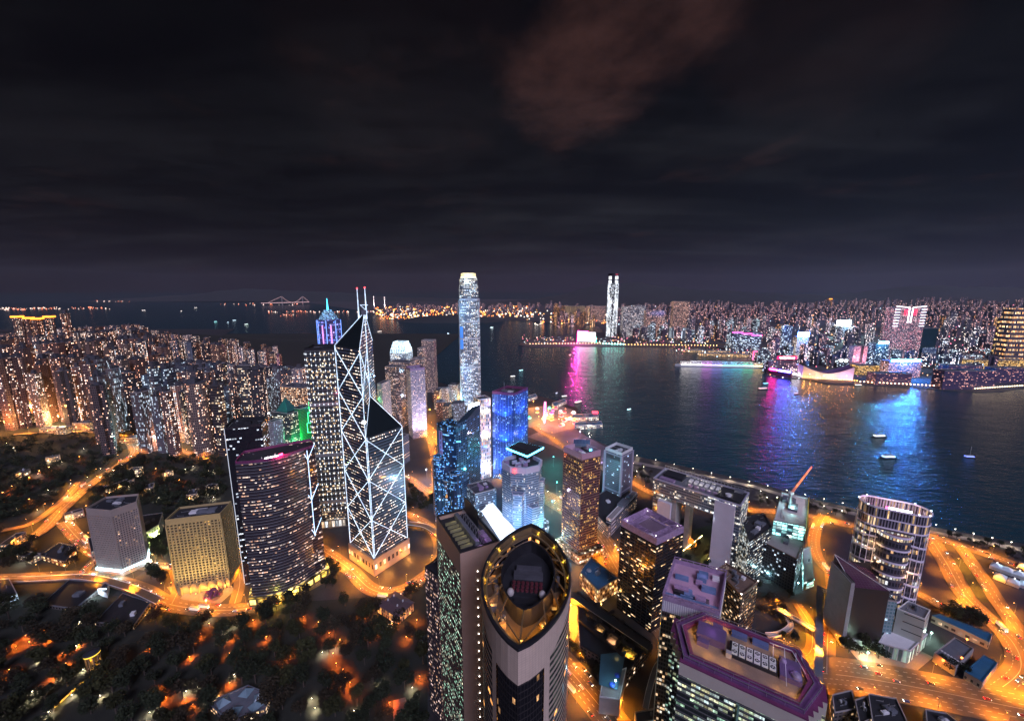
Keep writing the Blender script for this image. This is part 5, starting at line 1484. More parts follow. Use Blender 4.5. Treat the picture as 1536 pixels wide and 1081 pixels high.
# ---- 21 round windowed lilac tower -----------------------------------------------------------------------
q = [Vector(at(x, y, 176)[:2]) for x, y in ((604, 560), (622, 565), (637, 557))]
a = q[1]; e = (q[2] - q[1]); e = Vector((33, 20)).normalized() * 36; lf = Vector((-e.y, e.x))
base = Vector(at(620, 658)[:2])
poly = [tuple(base), tuple(base + e), tuple(base + e + lf), tuple(base + lf)]
m = facade('porthole wall', (.42, .39, .48), (.03, .03, .045), 3.4, 3.6, .62, .6, .42, [(0, (1, .6, .3)), (.4, (1, .85, .6)), (1, (.95, .95, 1))], 1.1, round_=True, rough=.6)
t = tower('porthole_tower', 'lilac square tower covered with round porthole windows', 'office tower', poly, 176, m, n=3, rim='mauve', par=6, roof='blueroof', seed=9)
light('SPOT', (base.x + 10, base.y - 46, 8), 396000, (.9, .78, 1), t, 1, R(110), (base.x + 6, base.y, 90)); light('SPOT', (base.x + 58, base.y - 14, 8), 288000, (.9, .78, 1), t, 1, R(110), (base.x + 22, base.y + 16, 90))

# ---- 22 towers behind it -----------------------------------------------------------------------------------
def simple(name, label, cat, px, py, w, d, rz, z, m, **k):
    """tower placed by the middle of its roof front edge"""
    p = at(px, py, z); c = Vector((p.x, p.y)) + Vector((-math.sin(rz), math.cos(rz))) * d / 2
    return tower(name, label, cat, rect(c, w, d, rz), z, m, **k), c
mb_ = facade('brown curtain wall', (.11, .08, .09), (.04, .035, .045), 2.6, 3.6, .7, .5, .42, [(0, (1, .5, .25)), (.5, (1, .75, .7)), (1, (.8, .75, 1))], 1.1, 4, .5, seed=3)
mp_ = facade('pink slab wall', (.20, .15, .16), (.04, .035, .045), 3.0, 3.4, .6, .5, .38, [(0, (1, .6, .4)), (.6, (1, .85, .85)), (1, (.9, .9, 1))], 1.0, seed=4)
simple('pink_grey_slab_tower', 'tall pinkish grey slab tower at the water edge with a green lit top floor', 'tower', 641, 510, 44, 30, R(-8), 188, mp_, n=3, par=3)
simple('brown_stepped_tower', 'brown tower behind the porthole tower with a flat dark roof', 'tower', 598, 543, 62, 40, R(-14), 170, mb_, n=2, seed=5)
simple('brown_side_tower', 'lower brown tower with warm windows left of the pink grey slab', 'tower', 624, 538, 34, 30, R(-8), 165, mb_, n=2, seed=6)
simple('brown_slim_tower', 'slim brown tower directly left of the pink grey slab tower', 'tower', 630, 522, 18, 26, R(-8), 180, mb_, n=1, seed=6)
simple('dark_lobed_tower', 'dark plum tower with bright column of light left of the porthole tower', 'tower', 588, 550, 40, 34, R(-10), 166, mb_, n=2, seed=8)
t, c = simple('crown_lit_tower', 'silver tower with a brilliant ice white stepped crown before the sea', 'skyscraper', 597, 530, 52, 50, R(-8), 172, facade('ice white glass', (.3, .36, .42), (.1, .16, .2), 2.6, 4, .8, .55, .7, COOL, 1.6, 5, .5), n=0)
ice = glow('ice crown', (.6, .85, 1), 1.6)
for k, (w, z0, z1) in enumerate(((50, 172, 184), (44, 184, 194), (38, 194, 203))):
    MB().prism(rect(c, w - 4, w - 6, R(-8)), z0, z1, True).build('crown_tier', facade('crown tier', (.4, .5, .55), (.2, .3, .36), 3, 5, .6, .7, .8, COOL, 1.4), t)
    cl = MB(); q = [Vector(p) for p in rect(c, w, w - 2, R(-8))]
    for i in range(4):
        for j in range(9): s = q[i].lerp(q[(i + 1) % 4], j / 9); cl.bar((*s, z0), (*s.lerp(c, .08), z1 + 3), 1.0)
    cl.build('crown_claw', ice, t)
simple('white_column_tower', 'slim pale tower edged with white light left of the brown stepped tower', 'tower', 569, 575, 12, 40, R(-10), 150, facade('pale edge wall', (.4, .38, .36), (.04, .04, .05), 3, 4, .5, .5, .3, WARM, 1.0), n=1)
simple('copper_lit_block', 'copper coloured block glowing with warm windows behind the braced tower', 'tower', 560, 592, 34, 30, R(-10), 120, facade('copper wall', (.25, .13, .08), (.06, .04, .03), 3, 3.6, .7, .6, .6, [(0, (1, .4, .12)), (1, (1, .7, .4))], 1.2), n=2)
simple('grey_bank_block', 'squat grey block behind the braced tower with white lit slats', 'building', 590, 655, 40, 26, R(-20), 60, facade('grey slats', (.3, .28, .3), (.05, .05, .06), 40, 3, .95, .5, .2, WARM, 1.0), n=3)
# ---- spired tower with magenta and blue lights
def spired():
    c = Vector((-588, 1270)); t = thing('spired_tower', 'tower with magenta and blue light lines and a stepped top ending in a cyan spire', 'skyscraper', (*c, 0))
    m = facade('violet banded glass', (.10, .08, .22), (.03, .03, .09), 3.0, 8, .8, .5, .55, [(0, (.1, .3, 1)), (.6, (.3, .35, 1)), (.85, (.9, .4, 1)), (1, (.5, .8, 1))], 1.3, 8, .6)
    star = [tuple(c + Vector((math.cos(a), math.sin(a))) * (36 if k % 2 == 0 else 30)) for k in range(16) for a in (math.pi * k / 8 + .2,)]
    MB().prism(star, 0, 268, True, vbase=0).build('glass_wall', m, t)
    z0 = 268
    for r, z1 in ((28, 280), (21, 290), (14, 298)):
        MB().cyl((*c, z0), r, z1 - z0, 16, r * .86).build('stepped_top', facade('top %d' % r, (.15, .2, .3), (.05, .1, .2), 4, 4, .8, .6, .8, [(0, (.2, .5, 1)), (1, (.5, .9, 1))], 1.3), t); z0 = z1
    MB().cyl((*c, 298), 3.4, 36, 8, .5).build('spire', glow('cyan spire', (.08, .6, 1), 2.4), t)
    ed = MB()
    for k in range(0, 16, 2): ed.bar((*star[k], 90), (*star[k], 266), 1.6)
    ed.build('light_line', glow('violet line', (.16, .32, 1), 1.6, False), t)
    pk = MB(); q = Vector(star[12]).lerp(Vector(star[13]), .5)
    for k in (11, 13): s = Vector(star[k]) ; s = s + (s - c).normalized() * 2.6; pk.bar((*s, 150), (*s, 250), 6, 1.2)
    pk.build('magenta_panel', glow('magenta panel', (.95, .35, 1), 1.1, False), t)
    light('POINT', (*c, 330), 108000, (.1, .5, 1), t, 2)
spired()
# ---- green lit group
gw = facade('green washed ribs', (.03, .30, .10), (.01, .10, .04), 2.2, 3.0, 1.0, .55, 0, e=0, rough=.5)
t, c = simple('green_lit_tower', 'tower with one face washed in bright green light', 'office tower', 443, 612, 22, 26, R(-20), 128, gw, n=2, roof='roofdark')
light('SPOT', (c.x + 4, c.y - 42, 60), 270000, (.05, 1, .25), t, 1, R(120), (c.x, c.y - 12, 70))
gt = MB()
x0 = Vector((c.x + 15, c.y - 10))
for k, (a_, z0, z1) in enumerate(((0, 76, 96), (3, 96, 118), (7, 118, 140), (11, 140, 166))):
    p0, p1 = x0 + Vector((a_, 0)), x0 + Vector((a_ + 7, 2))
    for p in (p0, p1): gt.bar((*p, z0), (*p, z1), .8)
    gt.bar((*p0, z0), (*p1, z0), .8); gt.bar((*p0, z1), (*p1, z1), .8)
gt.build('green_neon_frame', M['g_green'], t)
MB().bar((x0.x + 15, x0.y, 166), (x0.x + 15, x0.y, 190), 3, 3).build('cyan_sign', glow('cyan column', (.05, .55, .95), 2.0), t)
dk = facade('dark banded glass', (.06, .06, .07), (.02, .03, .03), 2.4, 3.8, .85, .4, .28, [(0, (1, .8, .5)), (.6, (.9, 1, .9)), (1, (.6, 1, .8))], 1.5, 6, .8, seed=7)
t, c = simple('teal_roofed_tower', 'dark tower with teal lit pyramid roof beside the green lit face', 'office tower', 420, 618, 46, 30, R(-20), 124, dk, n=0, roof='roofdark')
pm = MB(); q = rect(c, 30, 24, R(-20))
for i in range(4): pm.face([(*q[i], 124), (*q[(i + 1) % 4], 124), (*c, 150)])
pm.build('pyramid_roof', plain('teal roof', (.02, .10, .09), .5, .2), t); light('POINT', (c.x - 4, c.y - 28, 142), 10800, (.1, .8, .7), t, 1)
t2 = MB().dome((c.x - 28, c.y - 14, 122), 1.6, 1.6, 10, 4, True).build('floodlight', M['g_white'], t)
simple('white_ribbed_tower', 'narrow white ribbed tower at the left of the teal roofed tower', 'office tower', 404, 632, 14, 26, R(-20), 112, facade('white ribs', (.42, .42, .46), (.04, .04, .05), 1.6, 3.6, .5, .8, .2, COOL, 1.0), n=1)
t, c = simple('copper_windowed_tower', 'stepped copper tower crowded with small warm lamps behind the green lit face', 'hotel', 437, 580, 66, 40, R(-14), 132, facade('copper lamps', (.22, .13, .09), (.08, .05, .04), 4.4, 4.2, .55, .5, .75, [(0, (1, .45, .2)), (.6, (1, .75, .55)), (1, (1, .95, .9))], 1.8), n=3)
M['g_crown'] = glow('orange crown light', (1, .30, .03), 2.6)

for px, py, pw, c in ((655, 602, 60000, (1, .5, .08)), (676, 612, 60000, (1, .55, .12)), (645, 625, 50000, (1, .42, .06)), (690, 604, 50000, (1, .6, .2)), (650, 655, 40000, (1, .42, .06)), (612, 690, 40000, (1, .4, .05)), (585, 640, 50000, (1, .4, .08)), (560, 620, 50000, (1, .35, .06)), (700, 650, 30000, (.3, .6, 1)), (728, 690, 30000, (.5, .4, 1)), (830, 700, 30000, (.1, .9, .8)), (835, 740, 24000, (.1, .9, .75)), (640, 720, 24000, (.6, .7, 1)), (730, 720, 24000, (.6, .7, 1)), (800, 612, 60000, (1, .4, .08)), (822, 626, 60000, (1, .6, .2)), (848, 624, 70000, (1, .16, .04)), (856, 636, 70000, (1, .22, .06)), (838, 640, 40000, (1, .3, .2)), (808, 636, 50000, (1, .45, .06)), (692, 712, 40000, (.12, .42, 1)), (716, 752, 40000, (.15, .5, 1)), (748, 792, 40000, (.15, .55, 1)), (690, 768, 30000, (.3, .5, 1)), (828, 770, 30000, (.1, .7, .9)), (735, 660, 30000, (.1, .3, 1)), (870, 660, 24000, (.8, .5, .8)), (895, 690, 20000, (.7, .55, .9))):
    p = at(px, py); area_lamp(p, 0, pw * 2.6, (c[0], c[1] * .8, c[2] * .6) if c[0] == 1 else c, 'bright floodlight on the ground %s' % ('of the fairground' if px > 790 and py < 645 else 'of the event site' if px > 840 else 'between the downtown towers'), 'ground floodlights', h=22)  # added floods; the blue ones stand in for bounced light
# ================================================================== CITY OF THE LEFT SLOPE
PAL = {
 'brown': (.14, .08, .055), 'pinkish': (.19, .115, .095), 'grey': (.12, .10, .10), 'bluish grey': (.10, .115, .14), 'dark': (.045, .042, .048), 'beige': (.21, .15, .115), 'pale': (.28, .25, .25)}
HM = {}
for i, (k, c) in enumerate(PAL.items()):
    HM[k] = facade('apartments ' + k, c, (.02, .02, .025), 3.4, 3.4, .5, .46, .34, HOME, 3.2, strip=.22, rough=.75, seed=i * 3.3, tint=.2, vary=2.2)
OM = {
 'banded': facade('banded offices', (.09, .085, .09), (.025, .028, .034), 2.6, 3.7, .9, .45, .28, WARM, 1.6, 6, .8, .4, .12, seed=40, tint=.2),
 'cool': facade('cool offices', (.10, .12, .15), (.03, .045, .06), 2.4, 3.7, .85, .5, .26, COOL, 1.4, 5, .7, .4, .12, seed=41, tint=.2),
 'ribbed': facade('ribbed offices', (.22, .21, .22), (.03, .03, .035), 1.8, 3.7, .55, .8, .22, COOL, 1.2, 3, .6, .5, .15, seed=42, tint=.2)}
def cross_plan(w, d):
    a, b = w / 2, d / 2; n = .28
    return [(-a, -b * n), (-a * n * 1.6, -b * n), (-a * n * 1.6, -b), (a * n * 1.6, -b), (a * n * 1.6, -b * n), (a, -b * n), (a, b * n), (a * n * 1.6, b * n), (a * n * 1.6, b), (-a * n * 1.6, b), (-a * n * 1.6, b * n), (-a, b * n)]
def notch_plan(w, d):
    a, b, s = w / 2, d / 2, w * .1; out = []
    for i in range(3):
        x0, x1 = -a + w * i / 3, -a + w * (i + 1) / 3
        out += [(x0 + s * .4, -b), (x1 - s * .4, -b)] + ([(x1 - s * .4, -b + 2.4), (x1 + s * .4, -b + 2.4)] if i < 2 else [])
    return out + [(a, b), (-a, b)]
def proto(name, plan, h, mat, roofm, crown, r):
    t = thing(name, '', 'apartment tower')
    MB().prism(plan, -40, h, False, vbase=0).build('wall', mat, t)
    P = ccw(plan); 
    MB().face([(*p, h - .02) for p in P]).build('roof', M[roofm], t)
    w = max(p[0] for p in P) * 2; d = max(p[1] for p in P) * 2
    b = MB(); b.box((r.uniform(-.1, .1) * w, 0, h), (w * .34, d * .34, r.uniform(4, 8)))
    b.box((-w * .2, d * .1, h), (w * .14, d * .18, r.uniform(2, 4))).box((w * .22, -d * .05, h), (w * .12, d * .16, r.uniform(2, 4)))
    b.build('lift_house', mat if crown else M['roof'], t)
    if crown:
        MB().prism(rect((0, 0), w * .62, d * .62), h + 1, h + 5.5, True).build('lit_crown', M['g_crown'], t)
    return t
LM = [('braced tower', (560, 680)), ('grid tower with white dots', (490, 640)), ('black slab tower', (372, 720)), ('green lit tower', (440, 620)), ('spired violet tower', (492, 490)), ('copper lamp tower', (437, 600)), ('orange crowned towers', (60, 490)), ('hill road', (180, 690)), ('wooded slope', (70, 690)), ('harbour edge', (400, 520)),
      ('teal roofed tower', (420, 640)), ('white ribbed tower', (404, 660)), ('left picture edge', (0, 560))]
def near(px, lms):
    b = min(lms, key=lambda l: (l[1][0] - px[0]) ** 2 + 2 * (l[1][1] - px[1]) ** 2); dx, dy = px[0] - b[1][0], px[1] - b[1][1]
    dist = math.hypot(dx, dy)
    w = 'beside' if dist < 45 else ('beyond' if dy < -abs(dx) * .8 else ('left of' if dx < 0 else 'right of'))
    far = '' if dist < 45 else ('just ' if dist < 80 else ('well ' if dist < 150 else 'far '))
    if w == 'beyond' and far == 'just ': far = ''
    return (far + w + ' the ' + b[0]).replace('far beyond', 'far beyond')
USED = {}
def uniq(label, group_hint):
    USED[label] = USED.get(label, 0) + 1
    return label
PROT = {}
def get_proto(kind, pal, r):
    key = (kind, pal, r.randrange(2))
    if key not in PROT:
        rr = random.Random(str(key))
        if kind == 'cross': pl = cross_plan(rr.uniform(20, 27), rr.uniform(19, 25))
        elif kind == 'slab': pl = notch_plan(rr.uniform(28, 38), rr.uniform(14, 18))
        elif kind == 'pencil': pl = rect((0, 0), rr.uniform(13, 17), rr.uniform(14, 18))
        elif kind == 'square': pl = rect((0, 0), rr.uniform(24, 34), rr.uniform(22, 30))
        elif kind == 'round': pl = ngon((0, 0), rr.uniform(15, 20), 16)
        mat = HM.get(pal) or OM.get(pal)
        PROT[key] = [proto({'cross': 'apartment_tower', 'slab': 'apartment_slab', 'pencil': 'pencil_tower', 'square': 'office_tower', 'round': 'round_tower'}[kind], pl, 100, mat, rr.choice(['roof', 'roofdark', 'concrete']), False, rr), False]
    return PROT[key]
KN = {'cross': 'cross shaped apartment tower', 'slab': 'slab apartment block', 'pencil': 'slim apartment tower', 'square': 'office tower', 'round': 'round tower'}
def put(kind, pal, x, y, z, h, rz, lms, group, extra=''):
    pr = get_proto(kind, pal, rnd)
    px = pix((x, y, z + h * .8))
    size = 'very tall ' if h > 165 else 'tall ' if h > 120 else 'mid height ' if h > 75 else 'low '
    pn = {'banded': 'warm banded', 'cool': 'cool lit', 'ribbed': 'ribbed'}.get(pal, pal)
    label = (size + pn + ' ' + KN[kind] + extra + ' ' + near(px, lms)).strip()
    if not pr[1]:
        o = pr[0]; pr[1] = True; o.location = (x, y, z); o.rotation_euler.z = rz
    else: o = dup(pr[0], (x, y, z), rz)
    o.scale = (1, 1, h / 100) if h < 90 else (1, 1, h / 100)
    o['label'] = label; o['group'] = KN[kind] + 's ' + near(px, lms); o['category'] = {'square': 'office tower', 'round': 'tower'}.get(kind, 'apartment tower')
    return o
HEROES = []      # keep-out discs (pixels of the wooded parts and of the named towers)
def keep(x, y, r): HEROES.append((x, y, r))
for o in list(COL.objects):
    if o.type == 'EMPTY' and o.get('category') in ('skyscraper', 'office tower', 'tower', 'office block', 'building', 'hotel', 'podium', 'office complex', 'hall'):
        keep(o.location.x, o.location.y, 44)
def clear(x, y, r): return all((x - a) ** 2 + (y - b) ** 2 > (r + c * .62) ** 2 for a, b, c in HEROES)
def road_clear(x, y, r):
    for c, w, *_ in ROADS.values():
        for p in c:
            if (p[0] - x) ** 2 + (p[1] - y) ** 2 < (w / 2 + r) ** 2: return False
    return True
PLACED = []
def city(n, inside, hfun, kinds, pals, lms, group, gap, seed, rz0=.0, zfun=terr, roadr=12, tries=20):
    r = random.Random(seed); k = 0; t = 0
    while k < n and t < n * tries:
        t += 1; q = inside(r)
        if q is None: continue
        x, y = q
        if any((x - a) ** 2 + (y - b) ** 2 < gap * gap for a, b in PLACED): continue
        if not clear(x, y, 18) or (roadr and not road_clear(x, y, roadr)): continue
        z = zfun(x, y); h = hfun(x, y, r)
        if h is None: continue
        PLACED.append((x, y)); k += 1
        put(r.choice(kinds), r.choice(pals), x, y, z, h, rz0 + r.choice([0, math.pi / 2]) + r.uniform(-.15, .15), lms, group)
    return k
def band(px0, px1, py0, py1, bias=1.0):
    """random ground point whose base projects inside a pixel box of the photograph"""
    def f(r):
        x = r.uniform(px0, px1); y = py1 - (py1 - py0) * r.random() ** bias
        p = ats(x, y); return (p.x, p.y)
    return f
def cap(lo, hi, top):
    """height with its top kept under a skyline given in photograph pixels"""
    def f(x, y, r):
        z = terr(x, y); h = r.uniform(lo, hi)
        px = pix((x, y, z + h)); lim = top(px[0])
        while px[1] < lim and h > lo * .55:
            h -= 4; px = pix((x, y, z + h))
        return h if px[1] >= lim - 3 else None
    return f
def sky_left(x):
    pts = [(-100, 500), (0, 500), (95, 492), (130, 490), (200, 486), (230, 498), (300, 505), (350, 510), (420, 524), (470, 535), (560, 545), (700, 560)]
    for a, b in zip(pts, pts[1:]):
        if x <= b[0]: return a[1] + (b[1] - a[1]) * max(0, (x - a[0])) / (b[0] - a[0])
    return 560
APT = ['cross', 'pencil', 'pencil', 'cross', 'pencil', 'slab']
# the crowned group at far left
CROWNED = []
for i, (px, pyt, D) in enumerate(((26, 476, 1330), (44, 478, 1345), (56, 479, 1300), (74, 476, 1360), (97, 470, 1310))):
    d = ray(px, pyt); x = D * d.x / d.y; z = H + D * d.z / d.y; g_ = terr(x, D)
    o = put('cross', 'brown', x, D, g_, z - g_, .2, [LM[6]], 'orange crowned towers'); PLACED.append((x, D))
    o['label'] = ('tall brown apartment tower with a glowing orange crown, number %s from the left picture edge' % ['one', 'two', 'three', 'four', 'five'][i]) if i < 4 else 'tallest dark apartment tower right of the orange crowned towers'
    if i < 4: CROWNED.append((o, x, D, z, g_))
W1 = ['brown', 'pinkish', 'brown', 'beige', 'grey']
W2 = ['grey', 'bluish grey', 'pinkish', 'dark', 'brown', 'pale']
city(44, band(-40, 150, 608, 642), cap(115, 165, lambda x: 535), APT, W1, LM, 'x', 24, 11)
city(90, band(-60, 260, 565, 612), cap(100, 190, lambda x: sky_left(x) + 20), APT, W1, LM, 'x', 26, 12)
city(85, band(-60, 420, 530, 570), cap(110, 200, lambda x: sky_left(x) + 8), APT + ['square'], W1 + W2, LM, 'x', 28, 13, roadr=0)
city(60, band(-100, 560, 512, 540), cap(110, 200, lambda x: sky_left(x)), APT, W2, LM, 'x', 32, 14, roadr=0)
city(70, band(150, 345, 612, 682), cap(100, 175, lambda x: 528 + .05 * x), APT + ['square', 'square', 'round'], ['pinkish', 'grey', 'beige', 'banded', 'cool', 'ribbed', 'pale', 'dark'], LM, 'x', 24, 15)
city(60, band(260, 470, 560, 640), cap(90, 160, lambda x: 528 + .05 * x), ['pencil', 'square', 'slab', 'square', 'round'], ['banded', 'cool', 'ribbed', 'grey', 'dark', 'pale', 'bluish grey'], LM, 'x', 25, 16, roadr=8)
city(14, band(560, 690, 560, 640), cap(25, 60, lambda x: 575), ['square', 'slab'], ['banded', 'cool', 'brown', 'ribbed'], [('porthole tower', (620, 610)), ('tall silver tower', (702, 560)), ('braced tower', (560, 640))], 'low blocks near the silver tower', 34, 17, roadr=10)
# low institutional buildings on the slope
lowm = facade('long low block', (.28, .18, .12), (.05, .04, .03), 3.2, 3.4, .8, .45, .5, [(0, (1, .5, .15)), (.6, (1, .72, .4)), (1, (1, .9, .8))], 1.2, 5, .6)
for px, py, w, d, h, rz, lb in ((30, 632, 60, 18, 16, .1, 'long low lit block left of the glowing courtyard lamp'), (108, 622, 70, 20, 22, .0, 'long orange lit school block above the wooded slope'), (85, 648, 50, 16, 12, .12, 'low terrace block at the edge of the wooded slope'), (128, 642, 34, 18, 16, .15, 'small ochre block right of the long school block'), (200, 662, 40, 18, 12, .2, 'low white hall at the top of the hill road'), (268, 660, 34, 22, 24, .3, 'brick red block beside the lit church corner')):
    p = ats(px, py); z = terr(p.x, p.y)
    tower('low_block', lb, 'building', rect((p.x, p.y), w, d, rz), z + h, lowm, z0=z - 3, n=3, seed=int(px))
    area_lamp((p.x, p.y - d), z, 14000, (1, .42, .12), 'yard lamp in front of the ' + lb.split(' left of')[0].split(' above')[0])
for px, py, pw, c in ((90, 640, 40000, (1, .55, .2)), (255, 672, 26000, (1, .45, .25)), (232, 668, 22000, (.4, .9, 1)), (20, 622, 26000, (1, .35, .08)), (150, 600, 26000, (1, .5, .25)), (60, 600, 30000, (1, .32, .1)), (110, 575, 30000, (1, .4, .2)), (200, 630, 22000, (1, .5, .3)), (300, 640, 20000, (1, .6, .4)), (270, 600, 24000, (.5, .8, 1)), (330, 660, 18000, (1, .7, .5)), (40, 560, 30000, (1, .4, .2)), (430, 560, 24000, (1, .3, .7)), (15, 590, 30000, (1, .3, .06)), (85, 600, 30000, (1, .35, .08)), (45, 625, 30000, (1, .32, .06)), (130, 570, 26000, (1, .45, .2)), (180, 590, 22000, (1, .4, .15)), (230, 610, 20000, (1, .5, .3)), (240, 570, 24000, (.6, .7, 1)), (320, 590, 20000, (.6, .75, 1)), (350, 560, 24000, (1, .6, .5)), (170, 560, 26000, (1, .4, .3)), (10, 650, 20000, (1, .35, .06)), (290, 655, 14000, (1, .55, .3))):
    p = ats(px, py); area_lamp(p, terr(p.x, p.y) + 4, pw * 9, c, 'bright lamp glowing between the towers ' + near((px, py), LM), 'lamps between the left towers', h=22)  # added to wash glow over the tower walls

for o, x, D, z, g_ in CROWNED:
    c = MB().box((x, D, z), (24, 20, 5.5), .2).build('lit_crown', M['g_crown'], None)
    c.parent = o; c.matrix_parent_inverse.identity(); c.location = (0, 0, 0)
    for v in c.data.vertices: v.co = Vector(((v.co.x - x), (v.co.y - D), (v.co.z - z) * 100 / (z - g_) + 100))
# ================================================================== FAR SHORE CITY
KM = [
 facade('far flats plum', (.11, .085, .12), (.03, .025, .035), 5.0, 5.0, .6, .55, .24, [(0, (1, .4, .3)), (.16, (1, .72, .74)), (.45, (.92, .84, 1)), (1, (.42, .6, 1))], 4.0, strip=.2, seed=60, tint=.2, vary=2),
 facade('far flats blue', (.08, .095, .15), (.025, .03, .045), 5.0, 5.0, .6, .55, .26, [(0, (1, .7, .6)), (.3, (.8, .87, 1)), (1, (.4, .68, 1))], 4.0, strip=.2, seed=61, tint=.2, vary=2),
 facade('far flats warm', (.12, .085, .06), (.03, .025, .02), 5.0, 5.0, .6, .55, .30, [(0, (1, .4, .12)), (.5, (1, .65, .35)), (1, (1, .9, .75))], 4.0, strip=.2, seed=62, tint=.2, vary=2),
 facade('far offices', (.06, .07, .09), (.03, .04, .05), 4.5, 6.0, .85, .5, .3, COOL, 2.2, 4, .7, seed=63, tint=.2)]
KNAMES = ['plum', 'blue grey', 'warm brown', 'dark glass']
KLM = [('screen covered supertall tower', (919, 460)), ('pink edged screen', (880, 503)), ('arched residential towers', (970, 480)), ('red winged tower', (1356, 500)), ('white sign tower', (1202, 515)), ('curved roof theatre', (1245, 558)), ('cruise ship', (1080, 547)), ('warm banded tower', (1515, 500)), ('black slab by the winged tower', (1390, 515)), ('pink rimmed hotel', (1100, 510)), ('lit hilltop signs', (1262, 484)), ('headland', (660, 480)), ('mountains', (1250, 430)), ('right picture edge', (1536, 560)), ('container quay', (600, 465)), ('tall silver tower', (702, 450))]
def far_pos(px, py): p = at(px, py); return p.x, p.y
FP = {}
def far_tower(x, y, w, d, h, rz, mi, group, label=None, z=0):
    key2 = (mi, round(w / 8), round(d / 8), round(h / 14))
    label = label or ('%s %s tower %s' % ('tall' if h > 130 else 'mid height' if h > 80 else 'low', KNAMES[mi] + (' slab' if w > 1.6 * d or d > 1.6 * w else ''), near(pix((x, y, h * .7)), KLM)))
    if key2 not in FP:
        W_, D_, H_ = round(w / 8) * 8, round(d / 8) * 8, max(1, round(h / 14)) * 14
        m = MB(); pl = rect((0, 0), W_, D_) if rnd.random() < .5 else cross_plan(W_, D_)
        m.prism(pl, 0, H_, True, vbase=0); m.box((0, 0, H_), (W_ * .4, D_ * .4, 5))
        o = m.build('distant_tower', KM[mi]); FP[key2] = o
    else:
        o = FP[key2].copy(); COL.objects.link(o)
    o.location = (x, y, z); o.rotation_euler.z = rz
    tag(o, label, 'tower', KNAMES[mi] + ' towers ' + near(pix((x, y, h * .7)), KLM)); return o
def skyk(x):
    pts = [(560, 455), (700, 448), (830, 448), (860, 452), (905, 455), (1000, 452), (1060, 449), (1140, 451), (1250, 446), (1330, 444), (1400, 438), (1440, 436), (1510, 436), (1540, 444)]
    if x < 560: return 460
    for a, b in zip(pts, pts[1:]):
        if x <= b[0]: return a[1] + (b[1] - a[1]) * (x - a[0]) / (b[0] - a[0])
    return 444
KP = []
def far_city(n, px0, px1, py0, py1, lo, hi, gap, seed, mats, group, slack=0, tries=25):
    r = random.Random(seed); k = 0; t = 0; out = []
    while k < n and t < n * tries:
        t += 1; px = r.uniform(px0, px1); py = r.uniform(py0, py1); x, y = far_pos(px, py)
        if any((x - a) ** 2 + (y - b) ** 2 < gap * gap for a, b in KP): continue
        if any(abs(px - hx) < hw and py < hy + 1 and py > hy - 14 for hx, hy, hw in KEEPK): continue
        h = r.uniform(lo, hi) * (1.45 if r.random() < .12 else 1)
        lim = skyk(px) + slack + r.uniform(0, 7)
        while pix((x, y, h))[1] < lim and h > 20: h -= 6
        KP.append((x, y)); k += 1
        out.append((x, y, r.uniform(26, 52), r.uniform(22, 36), h, r.uniform(-.5, .7), r.choice(mats)))
    return out
KEEPK = [(918, 507, 12), (1202, 540, 12), (1356, 540, 28), (1391, 540, 16), (1515, 545, 30), (1245, 566, 45), (1290, 545, 16), (880, 512, 16), (1355, 565, 32), (1103, 534, 26), (1180, 553, 22), (1310, 560, 40), (1425, 575, 45), (1015, 505, 14)]
far = []
far += far_city(44, 930, 1140, 500, 514, 60, 110, 60, 21, [0, 1, 0, 3], 'towers behind the far quay', 16)
far += far_city(52, 1140, 1500, 530, 560, 40, 75, 46, 22, [0, 1, 3, 3, 1], 'blocks behind the far promenade', 60)
far += far_city(60, 1100, 1536, 508, 530, 50, 105, 56, 23, [0, 1, 3, 1], 'towers of the far shore', 32)
far += far_city(64, 930, 1545, 488, 508, 60, 125, 70, 24, [0, 1, 0, 2], 'towers further inland', 12)
far += far_city(50, 830, 905, 470, 492, 70, 125, 80, 25, [2, 0, 0], 'warm towers left of the supertall', 4)
for a in far: far_tower(*a[:7], {True: 'towers of the far shore'}[True])
# beyond: too many and too small to count -> one object
mass = []
KEEPK = []
mass += far_city(420, 920, 1545, 468, 490, 70, 140, 80, 26, [0, 1], '', 2, 12)
mass += far_city(430, 930, 1560, 450, 470, 90, 190, 100, 27, [0, 1], '', 0, 12)
mass += far_city(150, 575, 900, 459, 474, 60, 150, 110, 28, [2], '', 2, 12)
mass += far_city(120, 1240, 1545, 446, 452, 90, 200, 140, 31, [0, 1], '', -3, 12)
mb = MB()
for x, y, w, d, h, rz, mi in mass: mb.prism(rect((x, y), w, d, rz), 0, h, True, vbase=0)
fm = facade('far mass', (.09, .09, .13), (.03, .03, .04), 9, 8, .5, .45, .11, [(0, (1, .35, .25)), (.12, (1, .68, .64)), (.38, (.88, .88, 1)), (1, (.32, .6, 1))], 6.0, seed=70, vary=2.2)
tag(mb.build('distant_towers', fm), 'mass of tiny lit towers reaching back to the mountains', 'towers', kind='stuff')
